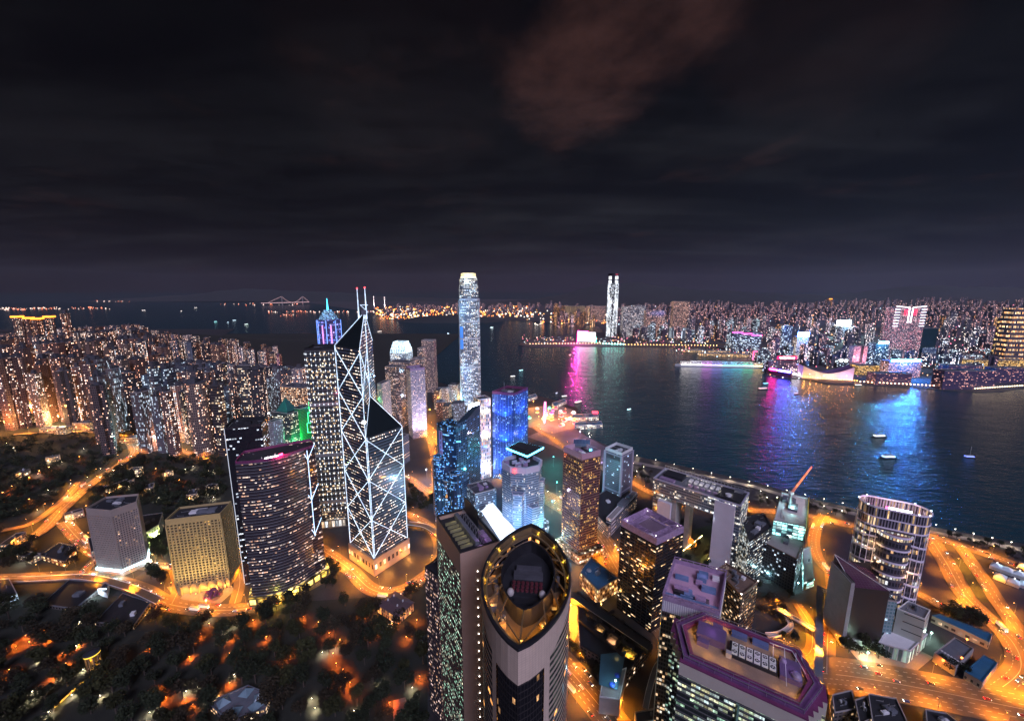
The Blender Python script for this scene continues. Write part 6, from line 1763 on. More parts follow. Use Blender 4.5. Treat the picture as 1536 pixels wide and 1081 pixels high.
# scattered street lights of the far districts: countless points
def sparks(name, label, boxes, seed, cols, size, zr=(4, 30)):
    r = random.Random(seed); mbs = [MB() for _ in cols]
    for n, x0, x1, y0, y1 in boxes:
        for _ in range(n):
            px, py = r.uniform(x0, x1), r.uniform(y0, y1); x, y = far_pos(px, py)
            s = size * y / 4000 * r.choice([.6, .8, 1, 1.5]); z = r.uniform(*zr)
            mbs[r.randrange(len(cols))].dome((x, y, z), s, s, 6, 2, True)
    root = None
    for m, (c, e) in zip(mbs, cols):
        if not m.f: continue
        o = m.build(name, glow(name + ' glow', c, e, False), root)
        if root is None: root = tag(o, label, 'lights', kind='stuff')
        else: o['kind'] = 'stuff'
sparks('quay_lights', 'countless orange lamps of the container quay beyond the silver tower', [(260, 560, 690, 461, 474), (90, 570, 640, 473, 480), (170, 715, 800, 460, 477), (140, 790, 910, 466, 489)], 41, [((1, .22, .04), 4), ((1, .45, .12), 3), ((1, .85, .7), 2.5)], 6)
sparks('street_lights', 'countless street lights scattered through the far city', [(420, 920, 1540, 450, 480), (420, 920, 1540, 480, 520), (300, 1140, 1540, 520, 574), (160, 780, 1080, 508, 518), (70, 1010, 1160, 524, 536)], 42, [((1, .45, .15), 5), ((1, .8, .6), 5), ((.6, .85, 1), 5), ((1, .2, .3), 4)], 3.2)
sparks('island_lights', 'tiny lights along the far left islands', [(40, 0, 40, 462, 465), (50, 45, 165, 461, 464), (40, 140, 200, 450.5, 452.5), (30, 330, 460, 455, 458), (60, 400, 560, 466.5, 469), (14, 420, 445, 472, 474)], 43, [((1, .25, .12), 2.5), ((1, .7, .55), 2)], 4, (2, 12))
# pale quay lamps along the headland: a countable row
for i in range(26):
    px = 640 + i * 2.05; x, y = far_pos(px, 481.8)
    t = thing('quay_light', 'yellow green lamp in the row along the headland quay', 'lamp', (x, y - 14, 0), 0, 'headland quay lamps')
    MB().cyl((x, y - 14, -2), 1.2, 10, 6).build('pole', M['grey'], t)
    MB().box((x, y - 14, 6), (8, 5, 15)).build('lamp_head', glow('quay %d' % (i % 3), [(1, .9, .35), (.75, 1, .5), (1, 1, .8)][i % 3], 2.2), t)

# ---- supertall with light show ------------------------------------------------------------------
def supertall():
    x, y = far_pos(918, 506.5); c = Vector((x, y + 30)); w = 64; rz = R(28)
    t = thing('supertall_tower', 'supertall dark tower with streaming white light patterns and white figures at its top', 'skyscraper', (*c, 0))
    m, nt, b = newmat('light show wall')
    uvn = nt.nodes.new('ShaderNodeUVMap'); u, v, _ = sep(nt, uvn.outputs[0])
    b.inputs['Base Color'].default_value = (.03, .035, .045, 1); b.inputs['Roughness'].default_value = .3
    wv = (u * .05 + fbm(nt, vec(nt, u * .004, v * .006), 1.0, 2) * 9)
    st = ((wv._m('SINE') * .5 + .5).pw(4.0) + (((u * .09 - v * .004)._m('SINE')) * .5 + .5).pw(9.0) * .7)
    cell, _, g_, _ = white(nt, vec(nt, (u / 4.5).floor(), (v / 7.0).floor(), 4.0))
    em = (st * 1.0 + cell.gt(.82) * .8) * (cell * .7 + .35) * v.lt(408) * v.gt(8)
    lk(nt, ramp(nt, g_, [(0, (.75, .85, 1)), (1, (1, 1, 1))]), b.inputs['Emission Color']); lk(nt, em * 1.3, b.inputs['Emission Strength'])
    m.cycles.emission_sampling = 'NONE'
    pl = []
    for (a, e) in ((-1, -1), (1, -1), (1, 1), (-1, 1)):
        h = w / 2; q = 8
        pl += ([(a * h, e * (h - q)), (a * (h - q), e * h)] if a * e > 0 else [(a * (h - q), e * h), (a * h, e * (h - q))])
    ca, sa = math.cos(rz), math.sin(rz); pl = [(c.x + p[0] * ca - p[1] * sa, c.y + p[0] * sa + p[1] * ca) for p in pl]
    MB().prism(pl, 0, 470, True, vbase=0).build('glass_wall', m, t)
    MB().ring(ccw(pl), inset(pl, 4), 470, 482).build('crown', M['darkm'], t)
    P = ccw(pl); gmat = glow('figure white', (.92, .96, 1), 2.6)
    # turned figures on the two visible faces
    SEG = {'2': 'abged', '8': 'abcdefg', '6': 'afgedc'}
    S_ = {'a': ((0, 2), (1, 2)), 'b': ((1, 2), (1, 1)), 'c': ((1, 1), (1, 0)), 'd': ((0, 0), (1, 0)), 'e': ((0, 1), (0, 0)), 'f': ((0, 2), (0, 1)), 'g': ((0, 1), (1, 1))}
    for i in range(len(P)):
        p, q = Vector(P[i]), Vector(P[(i + 1) % len(P)]); d = (q - p); L = d.length
        if L < 20: continue
        d.normalize(); o = Vector((d.y, -d.x))
        if o.y > -.2: continue
        mb = MB(); mid = (p + q) / 2 + o * 1.0
        for row, ch in ((0, '8'), (1, '2')):
            z0 = 444 - row * 30
            for s in SEG[ch]:
                (x0, y0), (x1, y1) = S_[s]
                A = mid + d * ((y0 - 1) * 12); B_ = mid + d * ((y1 - 1) * 12)
                mb.bar((*A, z0 - (x0) * 20 + 16), (*B_, z0 - (x1) * 20 + 16), 4.4, 2)
        mb.build('figures', gmat, t)
        if o.x > 0: MB().bar((*(mid - d * 12), 475), (*(mid + d * 12), 475), 2, 3).build('red_sign', glow('dim red', (1, .1, .15), .8), t)
supertall()
# ---- big pink edged screen
def screen():
    z0 = 8; a, b = at(867, 514), at(893, 514.5); A, B = Vector((a.x, a.y)), Vector((b.x, b.y))
    t = thing('screen_building', 'waterfront block carrying a huge white advertising screen with magenta edge light', 'building', (*((A + B) / 2), 0))
    d = (B - A).normalized(); n = Vector((-d.y, d.x)); L = (B - A).length
    MB().prism([tuple(A), tuple(B), tuple(B + n * 40), tuple(A + n * 40)], 0, 74).build('wall', M['darkm'], t)
    m, nt, bb = newmat('advert screen'); uvn = nt.nodes.new('ShaderNodeUVMap'); u, v, _ = sep(nt, uvn.outputs[0])
    uu, vv = u / L, v / 64.0
    box = lambda x0, x1, y0, y1: uu.gt(x0) * uu.lt(x1) * vv.gt(y0) * vv.lt(y1)
    cell, r_, g_, _ = white(nt, vec(nt, (u / 4).floor(), (v / 5).floor(), 2.0))
    ink = (box(.06, .92, .68, .82) * cell.gt(.35)).mx(box(.22, .5, .22, .58) * cell.gt(.3)).mx(box(.70, .82, .25, .6) * cell.gt(.4)).mx(box(.06, .14, .15, .5) * cell.gt(.6))
    hx, hy = uu - .56, (vv - .46) * .55
    heart = (hx * hx + hy * hy).lt(.0045)
    col = mixc(nt, ink, (1, .98, 1), (.35, .35, .6)); col = mixc(nt, heart, col, (1, .1, .3))
    lk(nt, col, bb.inputs['Emission Color']); bb.inputs['Emission Strength'].default_value = 2.2
    MB().pane(A - n * 1.0, B - n * 1.0, 10, 74, 0, 10).build('screen', m, t)
    pk = glow('magenta edge', (1, .03, .42), 30)
    MB().bar((*(A - n * 1.5 - d * 3), 4), (*(A - n * 1.5 - d * 3), 80), 7, 3).bar((*(A - n * 1.5), 78), (*(A + d * L * .55 - n * 1.5), 78), 2, 6).build('edge_light', pk, t)
    MB().bar((*(B - n * 1.5 + d * 3), 6), (*(B - n * 1.5 + d * 3), 40), 5, 3).build('edge_light', glow('green edge', (.02, .9, .55), 12), t)
    light('POINT', (*(A - d * 10 - n * 20), 80), 1200000, (1, .05, .5), t, 4)
screen()
def farblock(name, label, cat, px0, px1, pyb, pyt, m, depth=30, slant=0.0, **k):
    a, b = at(px0, pyb), at(px1, pyb + slant); A, B = Vector(a[:2]), Vector(b[:2]); d = (B - A).normalized(); n = Vector((-d.y, d.x))
    c = (A + B) / 2; r = ray((px0 + px1) / 2, pyt); z = H + c.y * r.z / r.y
    poly = [tuple(A), tuple(B), tuple(B + n * depth), tuple(A + n * depth)]
    return tower(name, label, cat, poly, z, m, **k), A, B, d, n, z
# towers beside the supertall
bl = facade('arched flats blue', (.07, .075, .11), (.03, .03, .05), 5, 5, .6, .6, .42, [(0, (1, .75, .6)), (.4, (.8, .88, 1)), (1, (.6, .75, 1))], 2.0, seed=71)
rd = facade('arched flats red', (.10, .06, .07), (.03, .02, .03), 5, 5, .6, .6, .36, [(0, (1, .45, .3)), (.5, (1, .8, .7)), (1, (1, .9, .9))], 2.0, seed=72)
yl = facade('yellow estate', (.26, .19, .11), (.06, .05, .03), 6, 6, .5, .5, .4, [(0, (1, .6, .2)), (1, (1, .85, .5))], 1.1, seed=73)
farblock('residential_block', 'wide blue grey residential block with even lit windows right of the supertall', 'apartment block', 933, 964, 505, 460, bl, 60, n=2)
farblock('residential_block', 'second blue grey residential block nearer the dark arts hall', 'apartment block', 950, 966, 503, 458, bl, 60, n=1)
farblock('residential_block', 'plum residential block between the blue grey blocks and the inland towers', 'apartment block', 967, 996, 505, 466, rd, 60, n=2)
farblock('residential_block', 'tall plum residential block with pink lit roof line', 'apartment block', 1008, 1032, 492, 452, rd, 60, n=2)
farblock('residential_block', 'yellow lit estate block left of the supertall', 'apartment block', 848, 877, 476, 459, yl, 60, n=1)
farblock('residential_block', 'red brown estate block directly left of the supertall', 'apartment block', 880, 908, 483, 459, rd, 60, n=1)
t, A, B, d, n, z = farblock('arts_hall', 'dark square hall with faint white lit facade behind the far park', 'hall', 1007, 1032, 508, 492, facade('arts wall', (.16, .17, .2), (.1, .13, .15), 9, 60, .7, .9, .5, COOL, .8), 50, n=0)
t, A, B, d, n, z = farblock('pink_rimmed_hotel', 'dark stepped hotel outlined in pink neon along its roof', 'hotel', 1096, 1140, 529, 499, KM[3], 60, n=1)
for k in range(3):
    p0, p1 = A.lerp(B, k / 3), A.lerp(B, (k + 1) / 3)
    MB().bar((*(p0 - n * 1), z + 3 - k * 9), (*(p1 - n * 1), z + 3 - k * 9), 3).build('neon_edge', M['g_pink'], t)
t, A, B, d, n, z = farblock('pink_framed_mall', 'low mall block framed in pink neon above the cruise ship', 'mall', 1129, 1150, 541, 527, KM[0], 40, n=1)
MB().bar((*(A - n), 4), (*(A - n), z), 5).bar((*(A.lerp(B, .5) - n), 4), (*(A.lerp(B, .5) - n), z), 5).bar((*(A - n), z), (*(B - n), z), 5).build('neon_frame', glow('rose neon', (1, .12, .3), 2.2), t)
farblock('pink_dotted_block', 'small block with pink lit lattice behind the piers', 'building', 1103, 1112, 528, 516, facade('pink lattice', (.3, .08, .14), (.1, .02, .05), 6, 6, .5, .5, .8, [(0, (1, .1, .35)), (1, (1, .4, .6))], 1.6), 20, n=0)
# white sign tower
t, A, B, d, n, z = farblock('white_sign_tower', 'slim white banded tower with a blinding white rooftop sign', 'office tower', 1192, 1209, 538, 505, facade('white banded', (.3, .3, .34), (.08, .08, .1), 5, 5, .85, .5, .8, [(0, (1, .6, .3)), (.5, (1, .9, .8)), (1, (.85, .92, 1))], 1.5, 2, .4), 30, n=0)
MB().pane(A - n * 1.2, B - n * 1.2, z - 1, z + 24).build('sign', glow('sign blue white', (.06, .2, 1), 60), t)
MB().bar((*A, z), (*A, z + 44), 1.4).build('mast', M['grey'], t); MB().bar((*B, z), (*B, z + 44), 1.4).build('mast', M['grey'], t)
light('POINT', (*((A + B) / 2 - n * 26), z + 14), 800000, (.1, .35, 1), t, 4); light('POINT', (*((A + B) / 2 + n * 60), z + 40), 600000, (.08, .3, 1), t, 4)
# red sign block with lettering
t, A, B, d, n, z = farblock('red_sign_block', 'pinkish waterfront block with a red glowing lettered rooftop sign', 'building', 1160, 1194, 556, 538, KM[0], 40, n=1)
MB().bar((*(A.lerp(B, .1) - n), z + 5), (*(A.lerp(B, .97) - n), z + 5), 1.5, 13).build('sign_board', glow('sign red', (1, .01, .08), 3), t)
def text(body, loc, rz, size, mat, parent, name='lettering'):
    cu = bpy.data.curves.new(name, 'FONT'); cu.body = body; cu.size = size; cu.align_x = 'CENTER'; cu.extrude = .2; cu.offset = size * .03
    o = bpy.data.objects.new(name, cu); COL.objects.link(o); cu.materials.append(mat)
    me = bpy.data.meshes.new_from_object(o.evaluated_get(bpy.context.evaluated_depsgraph_get())); bpy.data.objects.remove(o)
    o = bpy.data.objects.new(name, me); COL.objects.link(o)
    o.parent = parent; o.location = Vector(loc) - org(parent); o.rotation_euler = (R(90), 0, rz); return o
q = A.lerp(B, .53) - n * 2.4
text('Weather Forecast', (*q, z + 1.5), math.atan2(d.y, d.x), 9.0, M['g_white'], t)
# inland bright sign
t, A, B, d, n, z = farblock('hilltop_sign_block', 'inland block with a bright white sign glowing through the haze', 'building', 1252, 1273, 505, 489, KM[1], 40, n=0)
MB().pane(A - n * 2, B - n * 2, z, z + 46).build('sign', glow('sign haze white', (.80, .97, 1), 14), t)
light('POINT', (*((A + B) / 2 - n * 40), z + 30), 3000000, (.55, .95, 1), t, 6)
# red winged tower
wm = facade('winged flats', (.16, .12, .15), (.06, .05, .07), 5, 5, .7, .5, .55, [(0, (1, .25, .3)), (.4, (1, .7, .7)), (1, (.85, .85, 1))], 1.5, seed=75)
t, A, B, d, n, z = farblock('winged_tower', 'tall tower with white light wings and red patterns down its face', 'skyscraper', 1330, 1376, 541, 461, wm, 50, n=0)
mid = (A + B) / 2; L = (B - A).length
wl = MB(); 
for s in (-1, 1):
    wl.bar((*(mid + d * s * 7 - n * 1), z - 78), (*(mid + d * s * 9 - n * 1), z), 3.4)
    wl.bar((*(mid + d * s * 9 - n * 1), z), (*(mid + d * s * L * .48 - n), z + 6), 3)
wl.build('wing_light', glow('wing white', (.95, .9, 1), 3), t)
for s in (-1, 1):
    mb = MB()
    for k in range(7):
        zz = z - 10 - k * 14; mb.bar((*(mid + d * s * L * .34 - n), zz), (*(mid + d * s * L * .5 - n), zz), 2.6)
    mb.build('side_bar_light', glow('bar white', (.8, .85, 1), 2.4), t)
    mb = MB()
    for i in range(3):
        for k in range(3): mb.box((*(mid + d * s * (13 + i * 8) - n * 1.2), z - 40 + k * 11), (5, 1.2, 7), math.atan2(d.y, d.x))
    mb.build('red_pattern', glow('red pattern', (1, .03, .08), 3), t)
t, A, B, d, n, z = farblock('black_slab', 'black slab tower right of the red winged tower', 'office tower', 1376, 1399, 541, 492, facade('black glass', (.012, .03, .035), (.01, .03, .035), 5, 5, .9, .9, 0, e=0, rough=.3), 40, n=0, roof='roofdark')
MB().pane(A.lerp(B, .1) - n * 8, B - n * 8, 2, 70).build('lower_wall', facade('lower blue', (.08, .12, .2), (.05, .08, .14), 5, 5, .6, .5, .4, COOL, 1.0), t)
# long lit block
t, A, B, d, n, z = farblock('long_sign_block', 'low wide block with a very long white and blue rooftop sign by the water', 'hotel', 1330, 1379, 566, 542, facade('pink hotel', (.2, .12, .16), (.08, .05, .07), 5, 5, .7, .55, .75, [(0, (1, .35, .2)), (.5, (1, .6, .6)), (1, (.9, .8, 1))], 1.5), 40, n=0)
MB().bar((*(A.lerp(B, .05) - n * 1.5), z + 4), (*(A.lerp(B, .93) - n * 1.5), z + 4), 2, 9).build('sign', glow('sign long blue', (.03, .17, 1), 95), t)
light('POINT', (*((A + B) / 2 - n * 30), z + 12), 1200000, (.05, .35, 1), t, 4)
t, A, B, d, n, z = farblock('cyan_sign_block', 'dark block with a cyan white rooftop sign left of the red winged tower', 'building', 1309, 1328, 548, 515, KM[3], 40, n=0)
MB().bar((*(A.lerp(B, .2) - n), z + 4), (*(A.lerp(B, .95) - n), z + 4), 2, 9).build('sign', glow('sign cyan', (.3, .8, 1), 30), t)
light('POINT', (*((A + B) / 2 - n * 30), z + 8), 500000, (.1, .6, 1), t, 4)
t, A, B, d, n, z = farblock('rose_twin_block', 'rose lit twin slab above the curved roof theatre', 'hotel', 1278, 1303, 543, 519, facade('rose wall', (.42, .25, .3), (.15, .08, .1), 5, 5, .5, .5, .6, [(0, (1, .5, .4)), (1, (1, .8, .8))], 1.3), 30, n=0)
MB().pane(A.lerp(B, .42) - n * 1, A.lerp(B, .58) - n * 1, 0, z).build('dark_slot', M['darkm'], t)
light('POINT', (*((A + B) / 2 - n * 40), 20), 400000, (1, .45, .6), t, 3)
t, A, B, d, n, z = farblock('white_square_block', 'small dark block marked with white square frames behind the theatre', 'building', 1256, 1272, 552, 538, KM[3], 24, n=0)
for u, h in ((.25, z - 12), (.7, z - 14)):
    q = A.lerp(B, u) - n * 1.2; mb = MB(); s = 5
    for (x0, z0, x1, z1) in ((-s, 0, s, 0), (-s, 9, s, 9), (-s, 0, -s, 9), (s, 0, s, 9)): mb.bar((*(q + d * x0), h + z0), (*(q + d * x1), h + z1), 2)
    mb.build('square_frame', M['g_white'], t)
t, A, B, d, n, z = farblock('warm_banded_tower', 'tall dark tower with rows of warm gold lit floors at the right edge', 'skyscraper', 1503, 1560, 548, 462, facade('gold rows', (.14, .10, .11), (.06, .05, .05), 6, 22, .5, .42, .85, [(0, (1, .35, .1)), (.5, (1, .6, .25)), (1, (1, .8, .6))], 2.2, seed=77), 50, slant=1, n=0)
t, A, B, d, n, z = farblock('gold_row_side_tower', 'dark lower tower with gold lit crown rows beside the tall banded tower', 'office tower', 1498, 1514, 540, 478, facade('gold rows2', (.11, .08, .085), (.05, .04, .04), 4, 30, .5, .3, .9, [(0, (1, .5, .1)), (1, (1, .7, .3))], 2.2, seed=78), 40, n=0)
t, A, B, d, n, z = farblock('orange_topped_tower', 'slim far tower with orange beacon block', 'tower', 1240, 1246, 470, 449, KM[2], 40, n=0)
MB().box((*((A + B) / 2), z), (30, 30, 14)).build('orange_crown', M['g_crown'], t)
# ---- curved roof theatre
def theatre():
    A, B = Vector(at(1203, 567)[:2]), Vector(at(1279, 571)[:2]); d = (B - A); L = d.length; d.normalize(); n = Vector((-d.y, d.x))
    t = thing('curved_roof_theatre', 'pale windowless theatre with a sweeping concave roof at the water edge', 'theatre', (*((A + B) / 2), 0))
    N = 20; hz = lambda s: 24 + 30 * (2 * abs(s - .48)) ** 1.6
    w_ = MB(); r = MB(); u = 0
    for i in range(N):
        s0, s1 = i / N, (i + 1) / N; p, q = A + d * L * s0, A + d * L * s1
        p2, q2 = p + n * 55, q + n * 55
        w_.face([(*p, 0), (*q, 0), (*q, hz(s1)), (*p, hz(s0))]); w_.face([(*q2, 0), (*p2, 0), (*p2, hz(s0)), (*q2, hz(s1))])
        r.face([(*p, hz(s0) + .2), (*q, hz(s1) + .2), (*q2, hz(s1) + .2), (*p2, hz(s0) + .2)])
    for p, h in ((A, hz(0)), (B, hz(1))): w_.face([(*p, 0), (*(p + n * 55), 0), (*(p + n * 55), h), (*p, h)])
    w_.build('wall', plain('pink tile', (.50, .40, .40), .6, .06), t); r.build('roof', M['plum'], t)
    for s, c in ((.05, (1, .5, .08)), (.3, (1, .85, .5)), (.55, (.9, .85, .6)), (.8, (.85, .5, .9)), (.97, (.8, .4, .9))):
        q = A + d * L * s - n * 26; light('SPOT', (*q, 4), 70000, c, t, 1.5, R(120), (*(A + d * L * s), 26))
    for k in range(9): light('POINT', (*(A + d * L * k / 8 - n * 22), 5), 9000, (1, .38, .06), t, 1)
theatre()
def quayrow(px0, px1, py0, py1, n, label, group, c, e, r=2.2):
    m = glow('quay row ' + group, c, e)
    for i in range(n):
        f = i / (n - 1); p = at(px0 + (px1 - px0) * f, py0 + (py1 - py0) * f)
        t = thing('promenade_lamp', label, 'lamp', (p.x, p.y, 0), 0, group)
        MB().cyl((p.x, p.y, 0), .5, 8, 6).build('pole', M['grey'], t)
        MB().dome((p.x, p.y, 9), r, r, 6, 3, True).build('bulb', m, t)
quayrow(1203, 1285, 567.5, 574, 22, 'orange lamp on the promenade below the theatre', 'theatre promenade lamps', (1, .4, .07), 7)
quayrow(1290, 1400, 575.5, 581.5, 20, 'warm lamp on the promenade below the long sign block', 'hotel promenade lamps', (1, .55, .3), 9)
quayrow(1462, 1540, 586, 581, 22, 'bright gold lamp on the quay at the right edge', 'right quay lamps', (1, .72, .4), 5, 2.2)
quayrow(795, 905, 517.5, 516.5, 26, 'warm lamp on the quay beside the pink edged screen', 'screen quay lamps', (1, .6, .3), 12)
quayrow(905, 935, 517, 518, 8, 'cyan lamp on the quay below the supertall', 'supertall quay lamps', (.3, 1, .85), 26, 3)
quayrow(938, 1075, 518.5, 520, 30, 'orange lamp on the low far quay', 'far quay lamps', (1, .5, .15), 12)
quayrow(1150, 1202, 556, 566, 14, 'white lamp on the ferry quay below the red sign', 'ferry quay lamps', (1, .9, .95), 22, 3)
# low dark blocks on the right promenade
pm = facade('purple low block', (.10, .07, .15), (.04, .03, .07), 6, 5, .7, .4, .22, [(0, (1, .4, .3)), (.6, (1, .75, .7)), (1, (.7, .7, 1))], 1.6, seed=80)
for px0, px1, pyb, pyt, lb in ((1312, 1366, 577, 560, 'low purple museum block below the long sign'), (1412, 1490, 584, 556, 'long dark violet block on the right promenade'), (1490, 1540, 574, 552, 'purple lit terraces at the right edge'), (1420, 1470, 566, 548, 'plum block behind the dark violet block'), (1455, 1540, 558, 540, 'wide plum terraces below the gold banded tower'), (1285, 1320, 562, 548, 'gold lit low hall right of the theatre')):
    farblock('low_promenade_block', lb, 'building', px0, px1, pyb, pyt, pm if 'gold' not in lb else facade('gold low', (.3, .2, .08), (.1, .06, .02), 6, 5, .7, .5, .8, [(0, (1, .5, .1)), (1, (1, .75, .35))], 1.8), 40, n=2)
# magenta/violet ferry terminal sign by the red block: strong coloured signs that light the water
t, A, B, d, n, z = farblock('magenta_sign_pier', 'low pier shed with magenta and violet signs facing the water', 'pier', 1150, 1186, 561, 557, M['plum'], 14, slant=6, n=0)
MB().bar((*(A.lerp(B, .1) - n), z + 5), (*(A.lerp(B, .42) - n), z + 5), 2, 7).build('sign', glow('sign magenta2', (1, .02, .40), 34), t)
MB().bar((*(A.lerp(B, .5) - n), z + 5), (*(A.lerp(B, .97) - n), z + 5), 2, 7).build('sign', glow('sign violet2', (.10, .08, 1), 44), t)
# piers with the cruise ship
for px0, px1, py, h, lb in ((1050, 1128, 533, 14, 'long two storey pier shed with gold lights'), (1024, 1100, 527, 10, 'low pale pier shed nearest the far park')):
    a, b = at(px0, py), at(px1, py + 2); A, B = Vector(a[:2]), Vector(b[:2]); d = (B - A).normalized(); n = Vector((-d.y, d.x))
    t = tower('pier_shed', lb, 'pier', [tuple(A), tuple(B), tuple(B + n * 34), tuple(A + n * 34)], h, facade('pier gold ' + str(px0), (.3, .24, .16), (.1, .07, .04), 5, 5, .8, .5, .75, [(0, (1, .5, .15)), (1, (1, .8, .5))], 1.6), z0=-3, n=2, roof='concrete')
a, b = at(1016, 548.5), at(1148, 551.5); A, B = Vector(a[:2]), Vector(b[:2]); d = (B - A); L = d.length; d.normalize(); n = Vector((-d.y, d.x))
t = thing('cruise_ship', 'long white cruise ship at the pier lit violet, blue and green along its side', 'cruise ship', (*((A + B) / 2), -2.5))
hull = [A - d * 8 + n * 11, A + d * 14, B, B + n * 22, A + d * 14 + n * 22]
MB().prism([tuple(p) for p in hull], -3, 7, True).build('hull', M['white'], t)
dk_ = [(1, .9, .85), (.9, .85, 1), (.85, .3, 1), (.35, .3, 1), (.1, .55, 1), (.1, .85, 1), (.2, .9, .5), (1, .7, .3)]
for k in range(8):
    p, q = A + d * (18 + (L - 24) * k / 8), A + d * (18 + (L - 24) * (k + 1) / 8)
    MB().prism([tuple(p + n * 2), tuple(q + n * 2), tuple(q + n * 20), tuple(p + n * 20)], 7, 24 - (4 if k in (0, 7) else 0), True, vbase=7).build('deckhouse', facade('decks %d' % k, (.4, .4, .42), (.1, .1, .12), 4, 3, .8, .5, .7, [(0, dk_[k]), (1, tuple(.5 + .5 * c for c in dk_[k]))], 1.8), t)
    MB().bar((*(p - n * .3), 7.6), (*(q - n * .3), 7.6), .8, 2.4).build('hull_light', glow('hull light %d' % k, dk_[k], 9), t)
MB().cyl((*(A + d * L * .6 + n * 11), 24), 5, 9, 10, 4).build('funnel', M['grey'], t)
# cable stayed bridge pylons and suspension bridge far off
for px, pyt in ((561.5, 445), (577.5, 446)):
    p = at(px, 463); r = ray(px, pyt); z = H + p.y * r.z / r.y
    t = thing('bridge_pylon', 'tall pale bridge pylon %s above the container quay' % ('on the left' if px < 570 else 'on the right'), 'pylon', (p.x, p.y, 0))
    MB().cyl((p.x, p.y, 0), 10, z, 8, 5).build('shaft', plain('lit pylon', (.6, .55, .55), .6, .05), t)
    MB().dome((p.x, p.y, z), 7, 7, 8, 3, True).build('beacon', glow('pylon beacon', (1, .8, .75), 3), t)
    light('SPOT', (p.x, p.y - 120, 20), 8000000, (1, .85, .8), t, 3, R(80), (p.x, p.y, z * .7))
pa, pb = at(392, 458.5), at(464, 456.5)
t = thing('suspension_bridge', 'far suspension bridge picked out in faint pink lights on the left horizon', 'bridge', (pa.x, pa.y, 0))
gl_ = glow('bridge light', (1, .5, .45), .45, False)
d = (pb - pa); ln = MB(); ln.bar((pa.x, pa.y, 60), (pb.x, pb.y, 60), 14); ln.build('deck', gl_, t)
tw = [pa + d * .42, pa + d * .86]
for q in tw: MB().bar((q.x, q.y, 0), (q.x, q.y, 210), 16).build('tower', M['concrete'], t)
cb_ = MB(); pts = []
for k in range(25):
    f = k / 24; 
    h = 210 - (150 * (1 - ((f - .64) / .22) ** 2) if .42 <= f <= .86 else (150 * min(1, (.42 - f) / .3) if f < .42 else 150 * min(1, (f - .86) / .14)))
    pts.append((*(pa + d * f)[:2], h))
for p, q in zip(pts, pts[1:]): cb_.bar(p, q, 6)
cb_.build('cable', gl_, t)
# ================================================================== SMALLER BUILDINGS AND STREET THINGS
def pxpoly(l, z=0.0): return [tuple(at(x, y, z)[:2]) for x, y in l]
def block(name, label, cat, pts, h, wall, roof='roofdark', rim='concrete', n=3, seed=1, z0=-1, par=1.0, **k):
    poly = pxpoly(pts, h) if h else pts
    t = tower(name, label, cat, poly, h, wall, z0=z0, roof=roof, rim=rim, n=n, seed=seed, par=par, **k)
    keep(*cent(poly), max(math.dist(cent(poly), p) for p in poly) + 4); return t, ccw(poly)
orw = facade('orange lit shops', (.30, .17, .07), (.1, .05, .02), 4, 5, .75, .6, .6, [(0, (1, .45, .1)), (.5, (1, .75, .4)), (1, (1, .95, .85))], 1.4)
drk = facade('dark low walls', (.12, .10, .09), (.03, .03, .03), 4, 4, .6, .5, .25, WARM, 1.2)
t, P = block('shop_block', 'square block with flat blue grey roof and orange lit walls beside the highway', 'building', [(870, 856), (886, 835), (927, 866), (897, 884)], 20, orw, roof='blueroof', rim='grey', n=3)
c = cent(P); MB().dome((c[0] - 8, c[1] + 6, 19), 3.2, 2.6, 14, 5).build('dish', M['steel'], t)
for p in P[:3]: area_lamp((p[0] * 1.02, p[1] - 9), 0, 5000, (1, .5, .12), 'lamp at the foot of the orange lit shop block', 'shop block lamps')
# mall roof with sunken lit courts
t, P = block('mall_roof', 'sprawling dark flat mall roof with sunken orange lit courts', 'mall', [(866, 906), (880, 893), (978, 962), (940, 1008), (870, 966)], 16, drk, roof='roofdark', rim='darkm', n=0)
keepmall = cent(P)
def onroof(px, py, z): q = at(px, py, z); return Vector((q.x, q.y))
bm_ = MB()
for a, b in (((866, 888), (972, 968)), ((882, 915), (900, 905)), ((890, 940), (920, 915)), ((912, 952), (935, 930)), ((925, 965), (948, 945)), ((870, 930), (935, 985)), ((880, 920), (950, 975))):
    p, q = onroof(*a, 17), onroof(*b, 17); bm_.bar((*p, 17), (*q, 17), 3.0, 3.5)
bm_.build('roof_beam', M['darkm'], t)
for (px, py, w, d_, c, pw) in ((918, 962, 12, 12, (1, .50, .22), 900), (943, 982, 14, 11, (1, .55, .05), 1200), (900, 945, 9, 8, (1, .5, .15), 500), (925, 990, 8, 7, (1, .4, .1), 500), (888, 928, 8, 7, (1, .5, .2), 400), (935, 955, 6, 5, (1, .6, .2), 300)):
    p = onroof(px, py, 16); q = rect(p, w, d_, -.6)
    MB().ring(ccw(q), inset(q, .8), 15, 17.6).build('court_rim', M['darkm'], t)
    MB().face([(*v, 15.4) for v in ccw(inset(q, .8))]).build('court_floor', M['pave'], t)
    light('POINT', (*p, 18), pw * 3.2, c, t, .5)
p, q = onroof(858, 893, 19), onroof(975, 972, 19); d = (q - p).normalized(); n = Vector((-d.y, d.x))
MB().prism([tuple(p - n * 4), tuple(q - n * 4), tuple(q + n * 5), tuple(p + n * 5)], 15, 20, True).build('long_roof', M['roofdark'], t)
MB().bar((*(p - n * 4.2), 20.3), (*(q - n * 4.2), 20.3), .35).build('roof_line', M['steel'], t)
t, P = block('plaza_canopy', 'pale blue tiled terrace with blue parasols below the mall roof', 'terrace', [(905, 1012), (940, 1000), (930, 1048), (899, 1044)], 18, M['concrete'], roof='concrete', rim='white', n=0)
